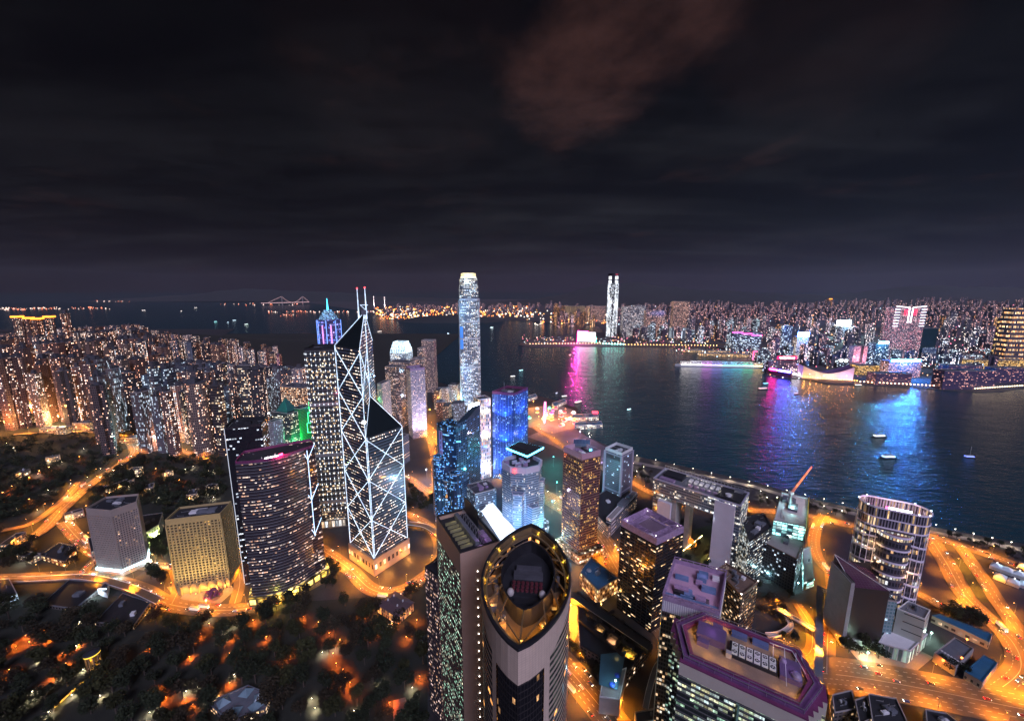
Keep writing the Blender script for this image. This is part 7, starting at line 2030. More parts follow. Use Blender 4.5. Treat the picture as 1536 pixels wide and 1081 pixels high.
for px, py in ((918, 1028), (926, 1014)):
    p = onroof(px, py, 18); s = thing('parasol', 'blue parasol %s on the pale terrace' % ('nearer the avenue' if py > 1020 else 'nearer the mall roof'), 'parasol', (p.x, p.y, 16.7))
    MB().cyl((p.x, p.y, 16.7), .08, 3, 6).build('pole', M['steel'], s); MB().cyl((p.x, p.y, 19.5), 2.6, 1.1, 8, .1).build('canopy', plain('blue canvas', (.02, .08, .55), .7, .1), s)
p = onroof(915, 1035, 18); area_lamp(p + Vector((5, 2)), 16.7, 2600, (.55, .85, 1), 'cool lamp on the pale tiled terrace')
t, P = block('lit_hoarding', 'low kiosk with a glowing pale blue hoarding beside the avenue', 'kiosk', [(952, 1066), (985, 1060), (990, 1078), (955, 1084)], 8, M['white'], n=1)
MB().pane(Vector(P[0]) + Vector((0, -.5)), Vector(P[1]) + Vector((0, -.5)), 1, 8).build('hoarding', glow('hoarding', (.35, .75, 1), 1.5), t)
# old hall, lit arcade, kiosks on the left
t, P = block('old_hall', 'old stone hall with dark roofs and orange lit arcades beside the curving road', 'hall', [(58, 832), (88, 812), (116, 818), (98, 842)], 13, orw, roof='roofdark', rim='brown', n=3)
area_lamp((P[0][0] + 8, P[0][1] - 8), terr(*P[0]), 7000, (1, .48, .1), 'lamp before the old stone hall')
t, P = block('brick_house', 'narrow pink brick house between the hill road and the grey office block', 'house', [(131, 806), (142, 803), (146, 822), (136, 828)], 22, facade('pink brick', (.32, .15, .11), (.05, .03, .03), 4, 4, .4, .5, .3, WARM, .8), n=1)
t, P = block('lit_court_building', 'pale green lit old courtyard building behind the grey office block', 'building', [(196, 790), (214, 772), (244, 768), (238, 786), (205, 806)], 22, facade('greenish stone', (.40, .42, .30), (.03, .03, .03), 4, 5, .45, .5, .1, WARM, .8), n=2)
for x, y in ((222, 826), (236, 810), (206, 838)):
    p = ats(x, y); area_lamp(p, terr(p.x, p.y), 50000, (.85, 1, .4), 'greenish floodlight lighting the trees behind the grey office block', 'green floodlights')
t, P = block('white_cottage', 'blue white lit house at the left picture edge', 'house', [(-8, 868), (14, 866), (26, 890), (-4, 902)], 12, facade('white house', (.5, .52, .56), (.05, .06, .08), 3, 3.5, .4, .5, .3, COOL, 1.0), n=1)
p = ats(20, 905); area_lamp(p, terr(p.x, p.y), 5000, (.6, .8, 1), 'cold lamp beside the white house at the left edge')
for l, lb in (([(62, 905), (104, 868), (160, 873), (112, 912)], 'large dark sloping hall roof left of the white lit kiosk'), ([(142, 932), (184, 888), (226, 902), (200, 938)], 'large dark flat roof right of the white lit kiosk')):
    block('dark_roofed_hall', lb, 'hall', l, 8, drk, roof='darkm', rim='grey', n=2, seed=len(lb))
t, P = block('lit_kiosk', 'small kiosk with a brilliant white patterned sign panel', 'kiosk', [(148, 884), (156, 872), (163, 874), (160, 888)], 9, M['white'], n=0)
q = Vector(cent(P)); MB().bar((q.x - 4, q.y - 4, 6), (q.x + 5, q.y - 3, 6), .5, 7).build('sign_panel', glow('kiosk panel', (.75, .9, 1), 2.2), t)
light('POINT', (q.x, q.y - 10, 6), 3000, (.7, .9, 1), t, .6)
# little houses on the wooded slope
hm_ = facade('slope house', (.34, .29, .25), (.05, .04, .03), 3.2, 3.2, .5, .5, .6, [(0, (1, .5, .2)), (.5, (1, .8, .5)), (1, (.9, .95, 1))], 1.6)
for k, (px, py, w_, d_, h_, nm_) in enumerate(((205, 712, 18, 11, 14, 'pale villa with dark roof beside the top of the hill road'), (186, 728, 26, 12, 8, 'long low house under trees right of the hill road'), (225, 735, 20, 12, 9, 'small lit house between the hill road and the grey office block'), (160, 735, 24, 10, 7, 'low terrace house beside the hill road bend'), (252, 712, 14, 10, 8, 'yellow lit garden house right of the pale villa'), (290, 745, 22, 14, 10, 'flat roofed house behind the ochre block'), (318, 735, 16, 12, 10, 'white house behind the black slab tower'), (112, 775, 20, 11, 9, 'brick house inside the bend of the hill road'), (20, 815, 30, 11, 8, 'long dark house below the hill road at left'), (45, 838, 26, 10, 7, 'low arcaded shop row left of the old hall'), (80, 690, 18, 10, 8, 'lit house among the trees left of the hill road'), (35, 712, 16, 10, 8, 'orange lit house on the wooded slope'))):
    p = ats(px, py); z = terr(p.x, p.y)
    t = tower('slope_house', nm_, 'house', rect((p.x, p.y), w_, d_, .2 + k), z + h_, hm_, z0=z - 2, n=1, seed=k, roof='roofdark', rim='concrete', par=.6); keep(p.x, p.y, 10)
    light('POINT', (p.x + 3, p.y - d_ * .5 - 5, z + 4), 5000, (1, .5, .15) if k % 3 else (1, .85, .6), t, .5)
# flagstaff house
t, P = block('colonial_house', 'white colonnaded villa with dark hipped roof glowing orange among the trees', 'villa', [(566, 905), (592, 887), (620, 903), (596, 924)], 11, facade('villa wall', (.45, .34, .24), (.06, .04, .03), 3.2, 5.5, .55, .7, .5, [(0, (1, .35, .06)), (1, (1, .6, .2))], 1.4), roof='plum', rim='white', n=0, par=.6)
q = inset(P, -1.2); q2 = inset(P, 7); rf = MB()
for i in range(4): j = (i + 1) % 4; rf.face([(*q[i], 10.8), (*q[j], 10.8), (*q2[j], 14), (*q2[i], 14)])
rf.face([(*v, 14) for v in q2]); rf.build('hipped_roof', plain('plum slate', (.085, .05, .055), .7, .25), t)
for i in range(4):
    s = lerp(q2[i], cent(P), .15); MB().box((s[0], s[1], 13.8), (1.3, 1.3, 2.2)).build('chimney', M['white'], t)
for i in (0, 1, 3): 
    for f in (.15, .5, .85):
        s = Vector(lerp(P[i], P[(i + 1) % 4], f)); o = (s - Vector(cent(P))).normalized() * 4
        light('POINT', (*(s + o), 2.5), 900, (1, .30, .04), t, .3)
# lit drum lookout with its stair
p = at(143, 1004); c = (p.x, p.y)
t = thing('lookout_tower', 'round lookout tower glowing yellow between its piers, with a flat domed cap', 'tower', (*c, 0)); keep(*c, 14)
MB().cyl((*c, 0), 3.2, 19, 16).build('core', plain('ochre core', (.35, .22, .07), .6, .1), t)
for k in range(10):
    a = k * .628; MB().box((c[0] + 5 * math.cos(a), c[1] + 5 * math.sin(a), 0), (.9, .9, 18), a).build('pier', M['brown'], t)
MB().cyl((*c, 18), 5.9, 1.4, 20).build('lit_ring', M['g_yellow'], t); MB().cyl((*c, 19.4), 6.3, .8, 20, 5.6).cyl((*c, 20.2), 5.6, 1.6, 20, 1.2).build('cap', M['roofdark'], t)
for k in range(5):
    a = k * 1.256; light('POINT', (c[0] + 4.2 * math.cos(a), c[1] + 4.2 * math.sin(a), 6 + k * 2), 420, (1, .58, .06), t, .3)
a, b = at(138, 1012), at(82, 1062); d = Vector((b.x - a.x, b.y - a.y)); t = thing('garden_wall', 'yellow lit garden stair wall leading down from the lookout tower', 'wall', (a.x, a.y, 0))
MB().bar((a.x, a.y, 1.2), (b.x, b.y, 1.2), 1.0, 2.4).build('wall', plain('ochre wall', (.32, .22, .09), .7, .2), t)
for k in range(7): q = a.lerp(b, (k + .5) / 7); light('POINT', (q.x + 1.4, q.y - 1.6, 2.6), 500, (1, .58, .08), t, .3)
for l, lb in (([(165, 1045), (205, 1022), (250, 1050), (205, 1085)], 'brown tiled plaza with dots of light among the park trees'), ([(590, 1050), (608, 1045), (618, 1085), (590, 1090)], 'round rose paved terrace in the park')):
    sheet('plaza', l, plain('brown tiles', (.13, .085, .075), .8, .3, .4), lb, z=.1)
t, P = block('glass_conservatory', 'grey blue faceted conservatory roofs at the lower park edge', 'conservatory', [(310, 1052), (372, 1026), (408, 1040), (398, 1062), (340, 1078)], 7, drk, roof='grey', rim='grey', n=0)
c = cent(P)
for k in range(5):
    q = Vector(P[k]).lerp(Vector(c), .45); mb = MB(); r_ = rect(q, 9, 9, k)
    for i in range(4): mb.face([(*r_[i], 6.4), (*r_[(i + 1) % 4], 6.4), (*q, 11)])
    mb.build('glass_gable', plain('conservatory glass %d' % k, (.16, .24, .28), .3, .2), t)
# pale theatre block, sheds and yards at right
t, P = block('pale_theatre_block', 'pale green white theatre block with dark slit windows', 'theatre', [(1346, 912), (1362, 900), (1396, 914), (1388, 928)], 42, facade('pale theatre', (.50, .54, .46), (.05, .06, .06), 30, 9, .6, .12, 0, e=0), roof='grey', rim='white', n=4)
q0 = Vector(P[0]); 
for s in ((1338, 965), (1300, 990), (1395, 960)):
    p = at(*s); area_lamp((p.x, p.y), 0, 14000, (.62, 1, .8), 'greenish white floodlight before the pale theatre block', 'theatre floodlights')
t, P = block('theatre_foyer', 'white roofed glass fronted foyer below the pale theatre block', 'foyer', [(1318, 962), (1338, 930), (1392, 950), (1366, 975)], 15, facade('foyer glass', (.45, .45, .42), (.10, .14, .12), 3.5, 15, .8, .85, .6, [(0, (.7, 1, .8)), (1, (1, .95, .8))], .7), roof='white', rim='white', n=1)
t, P = block('blue_roofed_shed', 'broad shed with bright blue roof beside the bending road', 'shed', [(1447, 1006), (1476, 981), (1497, 993), (1474, 1022)], 9, facade('shed wall', (.45, .38, .32), (.05, .05, .05), 4, 9, .4, .3, .2, WARM, .8), roof='blueroof', rim='blueroof', n=0, par=.5)
t, P = block('grey_roofed_shed', 'grey flat roofed workshop with a row of pale roof vents', 'shed', [(1401, 978), (1432, 955), (1461, 972), (1434, 1000)], 10, M['concrete'], roof='grey', rim='concrete', n=0)
for k in range(6):
    s = lerp(lerp(P[0], P[1], .25), lerp(P[3], P[2], .25), .12 + .15 * k); MB().box((*s, 8.6), (1.4, 1.4, 1.2)).build('roof_vent', M['white'], t)
t, P = block('long_blue_shed', 'long low shed with dark blue roof along the orange road', 'shed', [(1398, 922), (1410, 920), (1489, 950), (1484, 962)], 9, facade('long shed wall', (.4, .33, .25), (.06, .05, .04), 5, 9, .6, .3, .4, WARM, .9), roof='blueroof', rim='blueroof', n=0, par=.5)
for s, lb in (((1440, 998), 'between the two sheds'), ((1412, 1002), 'beside the grey roofed workshop'), ((1448, 970), 'behind the blue roofed shed')):
    p = at(*s); area_lamp((p.x, p.y), 0, 5000, (1, .22, .03), 'red orange yard lamp ' + lb)
for l, h, lb in (([(1248, 1040), (1278, 1033), (1285, 1062), (1252, 1068)], 14, 'dark flat roofed block with a white lamp at the lower right'), ([(1282, 1048), (1300, 1042), (1312, 1075), (1290, 1085)], 18, 'narrow dark roofed block at the lower right'), ([(1302, 1038), (1345, 1046), (1362, 1082), (1310, 1090)], 20, 'large dark roofed block with plant boxes at the lower right'), ([(1388, 1062), (1420, 1068), (1450, 1092), (1392, 1100)], 16, 'dark pitched block at the bottom edge')):
    block('street_block', lb, 'building', l, h, drk, roof='roofdark', rim='concrete', n=4, seed=h)
# construction block with teal light and yellow scaffold
t, P = block('site_base_block', 'dark stepped office block with a few white windows under the lit building site', 'office block', [(1145, 812), (1168, 790), (1206, 812), (1196, 838)], 46, facade('site base', (.06, .06, .075), (.03, .03, .04), 3, 4, .6, .5, .14, COOL, 1.6), roof='concrete', rim='brown', n=2)
q = pxpoly([(1158, 800), (1170, 756), (1209, 765), (1206, 810)], 46); q = ccw(q)
teal = facade('teal floors', (.28, .45, .43), (.2, .4, .4), 6, 4.5, .9, .75, .75, [(0, (.25, .8, .8)), (.6, (.6, 1, .95)), (1, (1, 1, .9))], 2.2)
t = tower('building_site', 'half built concrete frame flooded with turquoise work light', 'building site', q, 66, teal, z0=45, roof='white', n=4)
cc = cent(q); light('POINT', (cc[0] - 4, cc[1] - 22, 62), 16000, (.4, 1, .95), t, .8); light('POINT', (cc[0], cc[1], 71), 9000, (.5, 1, .95), t, .8)
k_ = max(range(4), key=lambda i: (q[i][0] + q[(i + 1) % 4][0]) - .35 * (q[i][1] + q[(i + 1) % 4][1])); s0, s1 = Vector(q[k_]), Vector(q[(k_ + 1) % 4]); sc_ = MB(); o = (s0.lerp(s1, .5) - Vector(cc)).normalized() * 1.5
for k in range(7): sc_.bar((*(s0 + o), 46 + k * 3.3), (*(s1 + o), 46 + k * 3.3), .4)
for k in range(14): s = s0.lerp(s1, k / 13) + o; sc_.bar((*s, 45), (*s, 67), .35)
st = thing('scaffold', 'yellow scaffold screen on the side of the turquoise lit site', 'scaffold', (*s0, 45)); sc_.build('pole', plain('yellow tube', (.5, .3, .03), .5, .1), st)
MB().pane(s0 + o * .7, s1 + o * .7, 46, 66).build('netting', plain('yellow net', (.40, .24, .03), .8, .2), st)
light('POINT', (*(s0.lerp(s1, .4) + o * 7), 56), 4200, (1, .6, .08), st, .6)
# crane
b = Vector((cc[0] + 2, cc[1] + 8)); t = thing('tower_crane', 'luffing tower crane with a long raised orange lattice boom over the site', 'crane', (*b, 45))
MB().bar((*b, 45), (*b, 82), 2.2).build('mast', M['steel'], t); MB().box((*b, 82), (5, 4, 3)).build('cab', M['white'], t)
e0 = Vector((*b, 84)); r = ray(1217, 700); tt = (b.y + 16) / r.y; e1 = Vector((r.x * tt, b.y + 16, H + r.z * tt))
mb = MB(); 
for o_ in ((-.9, 0, -.9), (.9, 0, -.9), (0, 0, 1)): mb.bar(e0 + Vector(o_) * 1.6, e1 + Vector(o_) * .9, .7)
for k in range(16):
    p, q_ = e0.lerp(e1, k / 16), e0.lerp(e1, (k + 1) / 16); mb.bar(p + Vector((-.9, 0, -.9)), q_ + Vector((.8, 0, -.8)), .28); mb.bar(p + Vector((.9, 0, -.9)), q_ + Vector((0, 0, 1)), .28)
mb.build('boom', plain('orange crane paint', (.55, .20, .07), .5, .1), t)
MB().bar(e0, e0 - (e1 - e0).normalized() * 9 + Vector((0, 0, -1)), 1.6).build('counter_jib', M['grey'], t)
for f in (.3, .55, .8): p = e0.lerp(e1, f); light('POINT', (p.x, p.y - 4, p.z + 2), 3000, (1, .55, .25), t, .4)
MB().dome(e1, .7, .7, 8, 3, True).build('beacon', M['g_red'], t)
# teal lit escalator hall beside it, bridges
t, P = block('teal_link_building', 'low turquoise lit glass link building between the site block and the roundabout', 'building', [(1204, 822), (1216, 818), (1222, 866), (1206, 872)], 12, teal, roof='white', n=1)
for px, py in ((1196, 884), (1150, 868), (1214, 845)):
    p = at(px, py); area_lamp((p.x, p.y), 0, 4200, (.45, .95, 1), 'turquoise lamp near the glass link building', 'turquoise lamps')
def deck(name, label, cat, px, w, z, th, mat, rail=True, roof=False):
    c = crom([tuple(at(x, y, z)[:2]) for x, y in px], 5)
    t = thing(name, label, cat, (*c[0], 0)); b = MB(); rl = MB(); pl = MB()
    for i in range(len(c) - 1):
        b.bar((*c[i], z - th / 2), (*c[i + 1], z - th / 2), w, th)
        d = (Vector(c[i + 1]) - Vector(c[i])); n = Vector((-d.y, d.x)).normalized() * (w / 2 - .2)
        if rail:
            for s in (-1, 1): rl.bar((*(Vector(c[i]) + n * s), z + 1.0), (*(Vector(c[i + 1]) + n * s), z + 1.0), .18, .9)
        if i % 4 == 0: pl.bar((*c[i], 0), (*c[i], z - th), 1.0)
    b.build('roof' if roof else 'deck', M[mat], t); pl.build('pier', M['concrete'], t)
    if rail: rl.build('railing', M['white'], t)
    return t
deck('covered_footbridge', 'long covered footbridge with grey roof running straight away', 'footbridge', [(1227, 1036), (1228, 1000), (1229, 950), (1230, 878)], 6.5, 9, 1.0, 'grey', False, True)
deck('white_footbridge', 'white footbridge from the covered walkway to the dark wedge block', 'footbridge', [(1232, 884), (1250, 890), (1268, 898)], 5, 9, .8, 'white')
deck('green_footbridge', 'green lit footbridge crossing beside the small garden', 'footbridge', [(1165, 912), (1190, 926), (1222, 944)], 5, 8, .8, 'concrete')
deck('curved_ramp', 'curved pale ramp swinging round the little garden', 'ramp', [(1180, 925), (1186, 938), (1170, 950), (1150, 952)], 5, 5, .8, 'pale')
deck('covered_walkway', 'curved roofed walkway beside the violet crowned tower', 'walkway', [(1000, 985), (985, 1000), (975, 1030), (968, 1062)], 5, 9, .8, 'grey')
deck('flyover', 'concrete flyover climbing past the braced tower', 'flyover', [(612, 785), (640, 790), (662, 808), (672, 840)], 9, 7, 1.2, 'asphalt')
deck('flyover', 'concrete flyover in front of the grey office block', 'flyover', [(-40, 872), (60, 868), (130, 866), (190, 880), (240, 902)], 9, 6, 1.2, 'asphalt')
# tents at right, fairground and piers
for k, (px, py) in enumerate(((1494, 852), (1510, 858), (1528, 864), (1500, 868), (1520, 876), (1538, 880), (1545, 862), (1536, 852))):
    p = at(px, py); t = thing('marquee', 'white marquee tent under blue white floodlights at the right edge', 'tent', (p.x, p.y, 0), .3, 'marquee tents')
    mb = MB(); q = rect((p.x, p.y), 13, 10, .25)
    for i in range(4): mb.face([(*q[i], 4), (*q[(i + 1) % 4], 4), (p.x, p.y, 8)])
    mb.build('roof', plain('tent white', (.55, .62, .68), .6, .05), t); MB().prism(q, 0, 3.9, False).build('wall', M['white'], t)
    if k % 2 == 0: MB().dome((p.x, p.y, 8.4), .5, .5, 8, 3, True).build('lamp', M['g_white'], t); light('POINT', (p.x + 5, p.y - 5, 11), 1300, (.6, .85, 1), t, .5)
tc = [(1, .05, .1), (1, .4, .05), (1, .75, .15), (.1, .8, .4), (1, .1, .5), (1, .6, .6)]
tn = ['red', 'orange', 'yellow', 'green', 'pink', 'rose']
r = random.Random(17)
for k in range(34):
    px, py = (r.uniform(793, 835), r.uniform(612, 633)) if k < 18 else (r.uniform(836, 862), r.uniform(618, 640))
    p = at(px, py); ci = r.randrange(6) if k < 18 else r.choice([0, 5, 1])
    t = thing('fair_tent', '%s lit fairground tent between the wheel and the piers' % tn[ci], 'tent', (p.x, p.y, 0), 0, 'fairground tents')
    s = r.uniform(6, 11); q = rect((p.x, p.y), s, s, r.random()); mb = MB()
    for i in range(4): mb.face([(*q[i], 4), (*q[(i + 1) % 4], 4), (p.x, p.y, 8)])
    mb.build('roof', glow('tent %s' % tn[ci], tc[ci], .35, False), t); MB().prism(q, 0, 3.9, False).build('wall', glow('tentwall ' + tn[ci], tuple(.25 + .75 * c for c in tc[ci]), .8, False), t)
    if k % 3 == 0: light('POINT', (p.x, p.y - 7, 9), 16000, tc[ci], t, 1)
p = at(817, 634); t = thing('ferris_wheel', 'tall pink lit ferris wheel seen edge on beside the fairground', 'ferris wheel', (p.x, p.y, 0))
ax = Vector((.15, 1, 0)).normalized(); hub = Vector((p.x, p.y, 31)); rim = MB(); sp = MB()
N = 28; pts = [hub + (ax * math.cos(6.2832 * k / N) + Vector((0, 0, 1)) * math.sin(6.2832 * k / N)) * 28 for k in range(N)]
for s in (-1.6, 1.6):
    o = Vector((s, 0, 0))
    for k in range(N): rim.bar(pts[k] + o, pts[(k + 1) % N] + o, .9)
rim.build('rim', glow('wheel pink', (1, .18, .55), 3), t)
for k in range(0, N, 2): sp.bar(hub, pts[k], .4)
sp.build('spoke', M['white'], t)
for k in range(0, N, 1): MB().dome(pts[k] + Vector((0, 0, -2)), 1.5, 1.7, 8, 4, True).build('gondola', glow('gondola', (.9, .6, .95), 1.1, False), t)
lg = MB()
for s in (-9, 9): lg.bar((p.x + s * .3, p.y + s, 0), hub, 1.1)
lg.build('leg', M['white'], t); light('POINT', (p.x - 6, p.y - 30, 20), 40000, (1, .3, .6), t, 1)
pierm = facade('pier lights', (.4, .38, .36), (.1, .1, .1), 5, 5, .7, .5, .8, [(0, (1, .75, .45)), (1, (.9, 1, .95))], 1.6)
for l, h, lb in (([(858, 621.5), (896, 619.5), (898, 624), (858, 626.5)], 9, 'finger pier with white lamps and a red lit end'), ([(862, 633), (902, 631.5), (904, 636), (862, 638)], 9, 'lower finger pier with a row of pale lights'), ([(828, 604), (846, 598), (850, 601), (832, 609)], 9, 'green roofed ferry pier with gold windows'), ([(790, 594), (803, 590), (806, 594), (792, 598)], 9, 'ferry pier with gold windows behind the blue lit tower'), ([(752, 596), (785, 588), (790, 592), (756, 602)], 10, 'long pale ferry pier right of the white lattice tower')):
    t, P = block('ferry_pier', lb, 'pier', l, h, pierm, roof='blueroof', rim='white', n=2, z0=-3, par=.6)
    c = cent(P); light('POINT', (c[0], c[1] - 14, 8), 9000, (1, .85, .65) if 'red' not in lb else (1, .3, .3), t, .6)
    if 'red' in lb:
        e = max(P, key=lambda p: p[0]); MB().box((e[0] - 6, e[1] + 2, 8), (16, 9, 6)).build('red_hall', glow('red hall', (1, .06, .1), 2.4), t)
# ------------------------------------------------------------------ boats
def boat(px, py, L, rz, label, col, e, kind='ferry', mast=False):
    L *= .78; p = at(px, py, -2.5); t = thing(kind, label, 'boat', (p.x, p.y, -2.5), rz)
    W = L * .26; o = (p.x, p.y)
    loc = lambda x, y: (p.x + x, p.y + y)
    hl = [loc(-L / 2, -W / 2), loc(L * .25, -W / 2), loc(L / 2, 0), loc(L * .25, W / 2), loc(-L / 2, W / 2)]
    MB().prism(hl, -2.6, -2.5 + L * .07, True).build('hull', M['darkm'], t)
    c1 = [loc(-L * .42, -W * .4), loc(L * .26, -W * .4), loc(L * .26, W * .4), loc(-L * .42, W * .4)]
    m = glow('boat light ' + label[:12], col, e)
    MB().prism(c1, -2.5 + L * .07, -2.5 + L * .14, True).build('cabin', facade('cabin ' + label[:12], (.4, .42, .45), (.1, .1, .12), 1.6, L * .07, .7, .6, .9, [(0, col), (1, tuple(.5 + .5 * c for c in col))], 1.6), t)
    MB().prism(inset(c1, W * .08), -2.5 + L * .14, -2.5 + L * .20, True).build('upper_deck', M['white'], t)
    MB().ring(ccw(inset(c1, -.2)), inset(c1, .25), -2.5 + L * .132, -2.5 + L * .15).build('deck_light', m, t)
    MB().cyl((p.x - L * .05, p.y, -2.5 + L * .20), L * .012, L * (.9 if mast else .16), 6).build('mast', M['steel'], t)
    return t
boat(1320, 655.5, 48, .1, 'white lit ferry in the blue reflection', (.85, .95, 1), 3)
boat(1334, 687, 46, .05, 'flat blue lit barge ferry nearest the camera in mid harbour', (.35, .6, 1), 5)
boat(1455, 686, 30, -.1, 'small blue lit sailing junk with a tall mast', (.12, .2, 1), 5, 'sailing_boat', True)
boat(944, 614.5, 24, .6, 'small cyan lit boat alone in mid harbour', (.5, .9, 1), 7)
boat(1145, 584, 52, .2, 'pink lit ferry beside the cruise pier', (1, .5, .5), 3)
boat(1149, 576, 40, .4, 'cyan lit launch beside the cruise pier', (.2, .7, 1), 5)
boat(1195, 590.5, 24, .2, 'small dark red launch in the violet reflection', (1, .2, .3), 1.5)
boat(1288, 578.5, 40, .1, 'warm lit ferry below the theatre promenade', (1, .8, .6), 5)
boat(855, 533, 30, 1.0, 'small orange lit boat below the pink edged screen', (1, .5, .2), 5)
boat(782, 556, 34, .8, 'cyan lit boat left of the pink reflection', (.4, .9, 1), 6)
boat(770, 565, 34, .4, 'pale lit boat behind the blue lit tower', (1, .9, .8), 5)
boat(738, 492, 60, .9, 'white lit boat right of the tall silver tower', (.8, 1, 1), 8)
boat(868, 604, 46, .7, 'dark ferry with red and white lamps leaving the piers', (1, .75, .6), 3)
boat(847, 595, 34, .5, 'ferry moored beyond the green roofed pier', (1, .9, .75), 3)
boat(835, 590, 24, 1.2, 'small dark boat off the ferry piers', (.7, .8, 1), 2)
for px, py, c in ((342, 484, (.6, .9, 1)), (352, 481, (.6, .9, 1)), (324, 483, (.3, .9, .9)), (370, 487, (.8, 1, .9)), (216, 466, (1, .9, .8)), (272, 467, (1, .85, .7)), (294, 462, (1, .9, .8)), (427, 473, (1, .3, .1)), (570, 498, (1, .8, .6)), (672, 501, (.7, .9, 1))):
    boat(px, py, 90 * (1 if py < 480 else .7), rnd.uniform(0, 3), 'distant lit ship on the dark water at left', c, 5, 'distant_ship').__setitem__('group', 'distant ships')
# ------------------------------------------------------------------ cars
CC = [('white', (.6, .6, .6)), ('silver', (.35, .36, .38)), ('black', (.02, .02, .022)), ('red', (.4, .02, .02)), ('blue', (.03, .06, .25)), ('grey', (.15, .15, .16))]
glass = plain('car glass', (.015, .017, .02), .1, .1)
def car_proto(cn, col, bus=False):
    t = thing('bus' if bus else 'parked_car', '', 'bus' if bus else 'car'); t.name = 'bus' if bus else 'car'
    L, W, h = (11.5, 2.5, 3.9) if bus else (4.6, 1.85, .72)
    pm_ = plain('paint ' + cn + str(bus), col, .35, .05)
    b = MB()
    if bus: b.box((0, 0, .4), (L, W, h))
    else:
        b.prism([(-L / 2, -W / 2), (L * .42, -W / 2), (L / 2, -W * .36), (L / 2, W * .36), (L * .42, W / 2), (-L / 2, W / 2)], .28, .28 + h, True, True)
        r0, r1 = rect((-.3, 0), 2.7, 1.6), rect((-.35, 0), 1.7, 1.35)
        for i in range(4): j = (i + 1) % 4; b.face([(*r0[i], .99), (*r0[j], .99), (*r1[j], 1.5), (*r1[i], 1.5)])
        b.face([(*p, 1.5) for p in r1])
    b.build('body', pm_, t)
    g = MB()
    if bus:
        for z in (1.4, 3.0): g.ring(ccw(rect((0, 0), L + .06, W + .06)), rect((0, 0), L - .2, W - .2), z, z + .8)
        g.build('windows', glow('bus windows', (1, .85, .6), .8, False), t)
    else:
        r0, r1 = rect((-.3, 0), 2.62, 1.66), rect((-.35, 0), 1.80, 1.46)
        for i in range(4): j = (i + 1) % 4; g.face([(*lerp(r0[i], r0[j], .06), 1.04), (*lerp(r0[i], r0[j], .94), 1.04), (*lerp(r1[i], r1[j], .94), 1.44), (*lerp(r1[i], r1[j], .06), 1.44)])
        g.build('windows', glass, t)
    for s in (-1, 1):
        MB().box((L / 2, s * W * .34, .6), (.12, .55, .3)).build('headlight', M['g_head'], t)
        MB().box((-L / 2, s * W * .34, .62), (.12, .55, .3)).build('tail_light', M['g_tail'], t)
        for x in (-L * .3, L * .3):
            w = MB(); n = 10
            a = [(x + .33 * math.cos(6.283 * k / n), s * (W / 2 - .08), .33 + .33 * math.sin(6.283 * k / n)) for k in range(n)]
            b2 = [(p[0], s * (W / 2 + .02), p[2]) for p in a]
            for k in range(n): w.face([a[k], a[(k + 1) % n], b2[(k + 1) % n], b2[k]])
            w.face(b2); w.build('wheel', M['darkm'], t)
    return t
CP_ = [[car_proto(*c), c[0], False] for c in CC]; BP_ = [[car_proto('cream', (.5, .42, .28), True), 'cream', False], [car_proto('redbus', (.42, .05, .04), True), 'red', False]]
rc = random.Random(23)
def cars(key, n, desc, t0=0.0, t1=1.0, big=.08):
    c, w, lanes, dz, ed = ROADS[key]; N = len(c); k = 0; used = []
    while k < n:
        f = rc.uniform(t0, t1) * (N - 2); i = int(f); p = Vector(c[i]).lerp(Vector(c[i + 1]), f - i)
        ln = rc.randrange(lanes); off = -w / 2 + w * (ln + .5) / lanes; k += 1
        q = p + ed[i][1] * off; fw = off < 0       # left hand traffic
        if any((q - u).length < 6.5 for u in used): continue
        px = pix((q.x, q.y, 1))
        if not (-30 < px[0] < 1566 and px[1] < 1110): continue
        used.append(q); a = math.atan2(ed[i][2].y, ed[i][2].x) + (0 if off > 0 else math.pi)
        pr = rc.choice(BP_) if rc.random() < big else rc.choice(CP_)
        z = terr(q.x, q.y) + dz + .02
        if not pr[2]: o = pr[0]; pr[2] = True; o.location = (q.x, q.y, z); o.rotation_euler.z = a
        else: o = dup(pr[0], (q.x, q.y, z), a)
        vis = 'showing head lamps' if math.cos(a) * 0 + math.sin(a) < 0 else 'showing red tail lamps'
        lab = '%s %s %s on the %s' % (pr[1], 'bus' if pr in BP_ else 'car', vis, desc)
        o['label'] = lab; o['group'] = 'vehicles on the ' + desc
cars('jam', 60, 'crowded street behind the grey office tower', big=.12); cars('cotton', 40, 'curving road below the ochre block'); cars('hill', 26, 'hill road'); cars('slip', 8, 'short link road')
cars('boc', 30, 'street around the braced tower'); cars('boc2', 14, 'street right of the braced tower', big=.15)
cars('harcourt', 90, 'wide highway between the towers', .1, .95); cars('queens', 46, 'avenue at the foot of the oval tower', .2, 1, .15)
cars('shore2', 16, 'waterfront road at right'); cars('mid', 22, 'road between the vacant plots'); cars('mid2', 10, 'carriageway beside the grass strip'); cars('glou', 18, 'wide highway at lower right'); cars('loop', 12, 'road around the vacant plot', big=.3); cars('drake', 6, 'street beside the footbridge roof')
cars('central', 12, 'street left of the blue glass tower'); cars('central2', 12, 'street before the porthole tower')
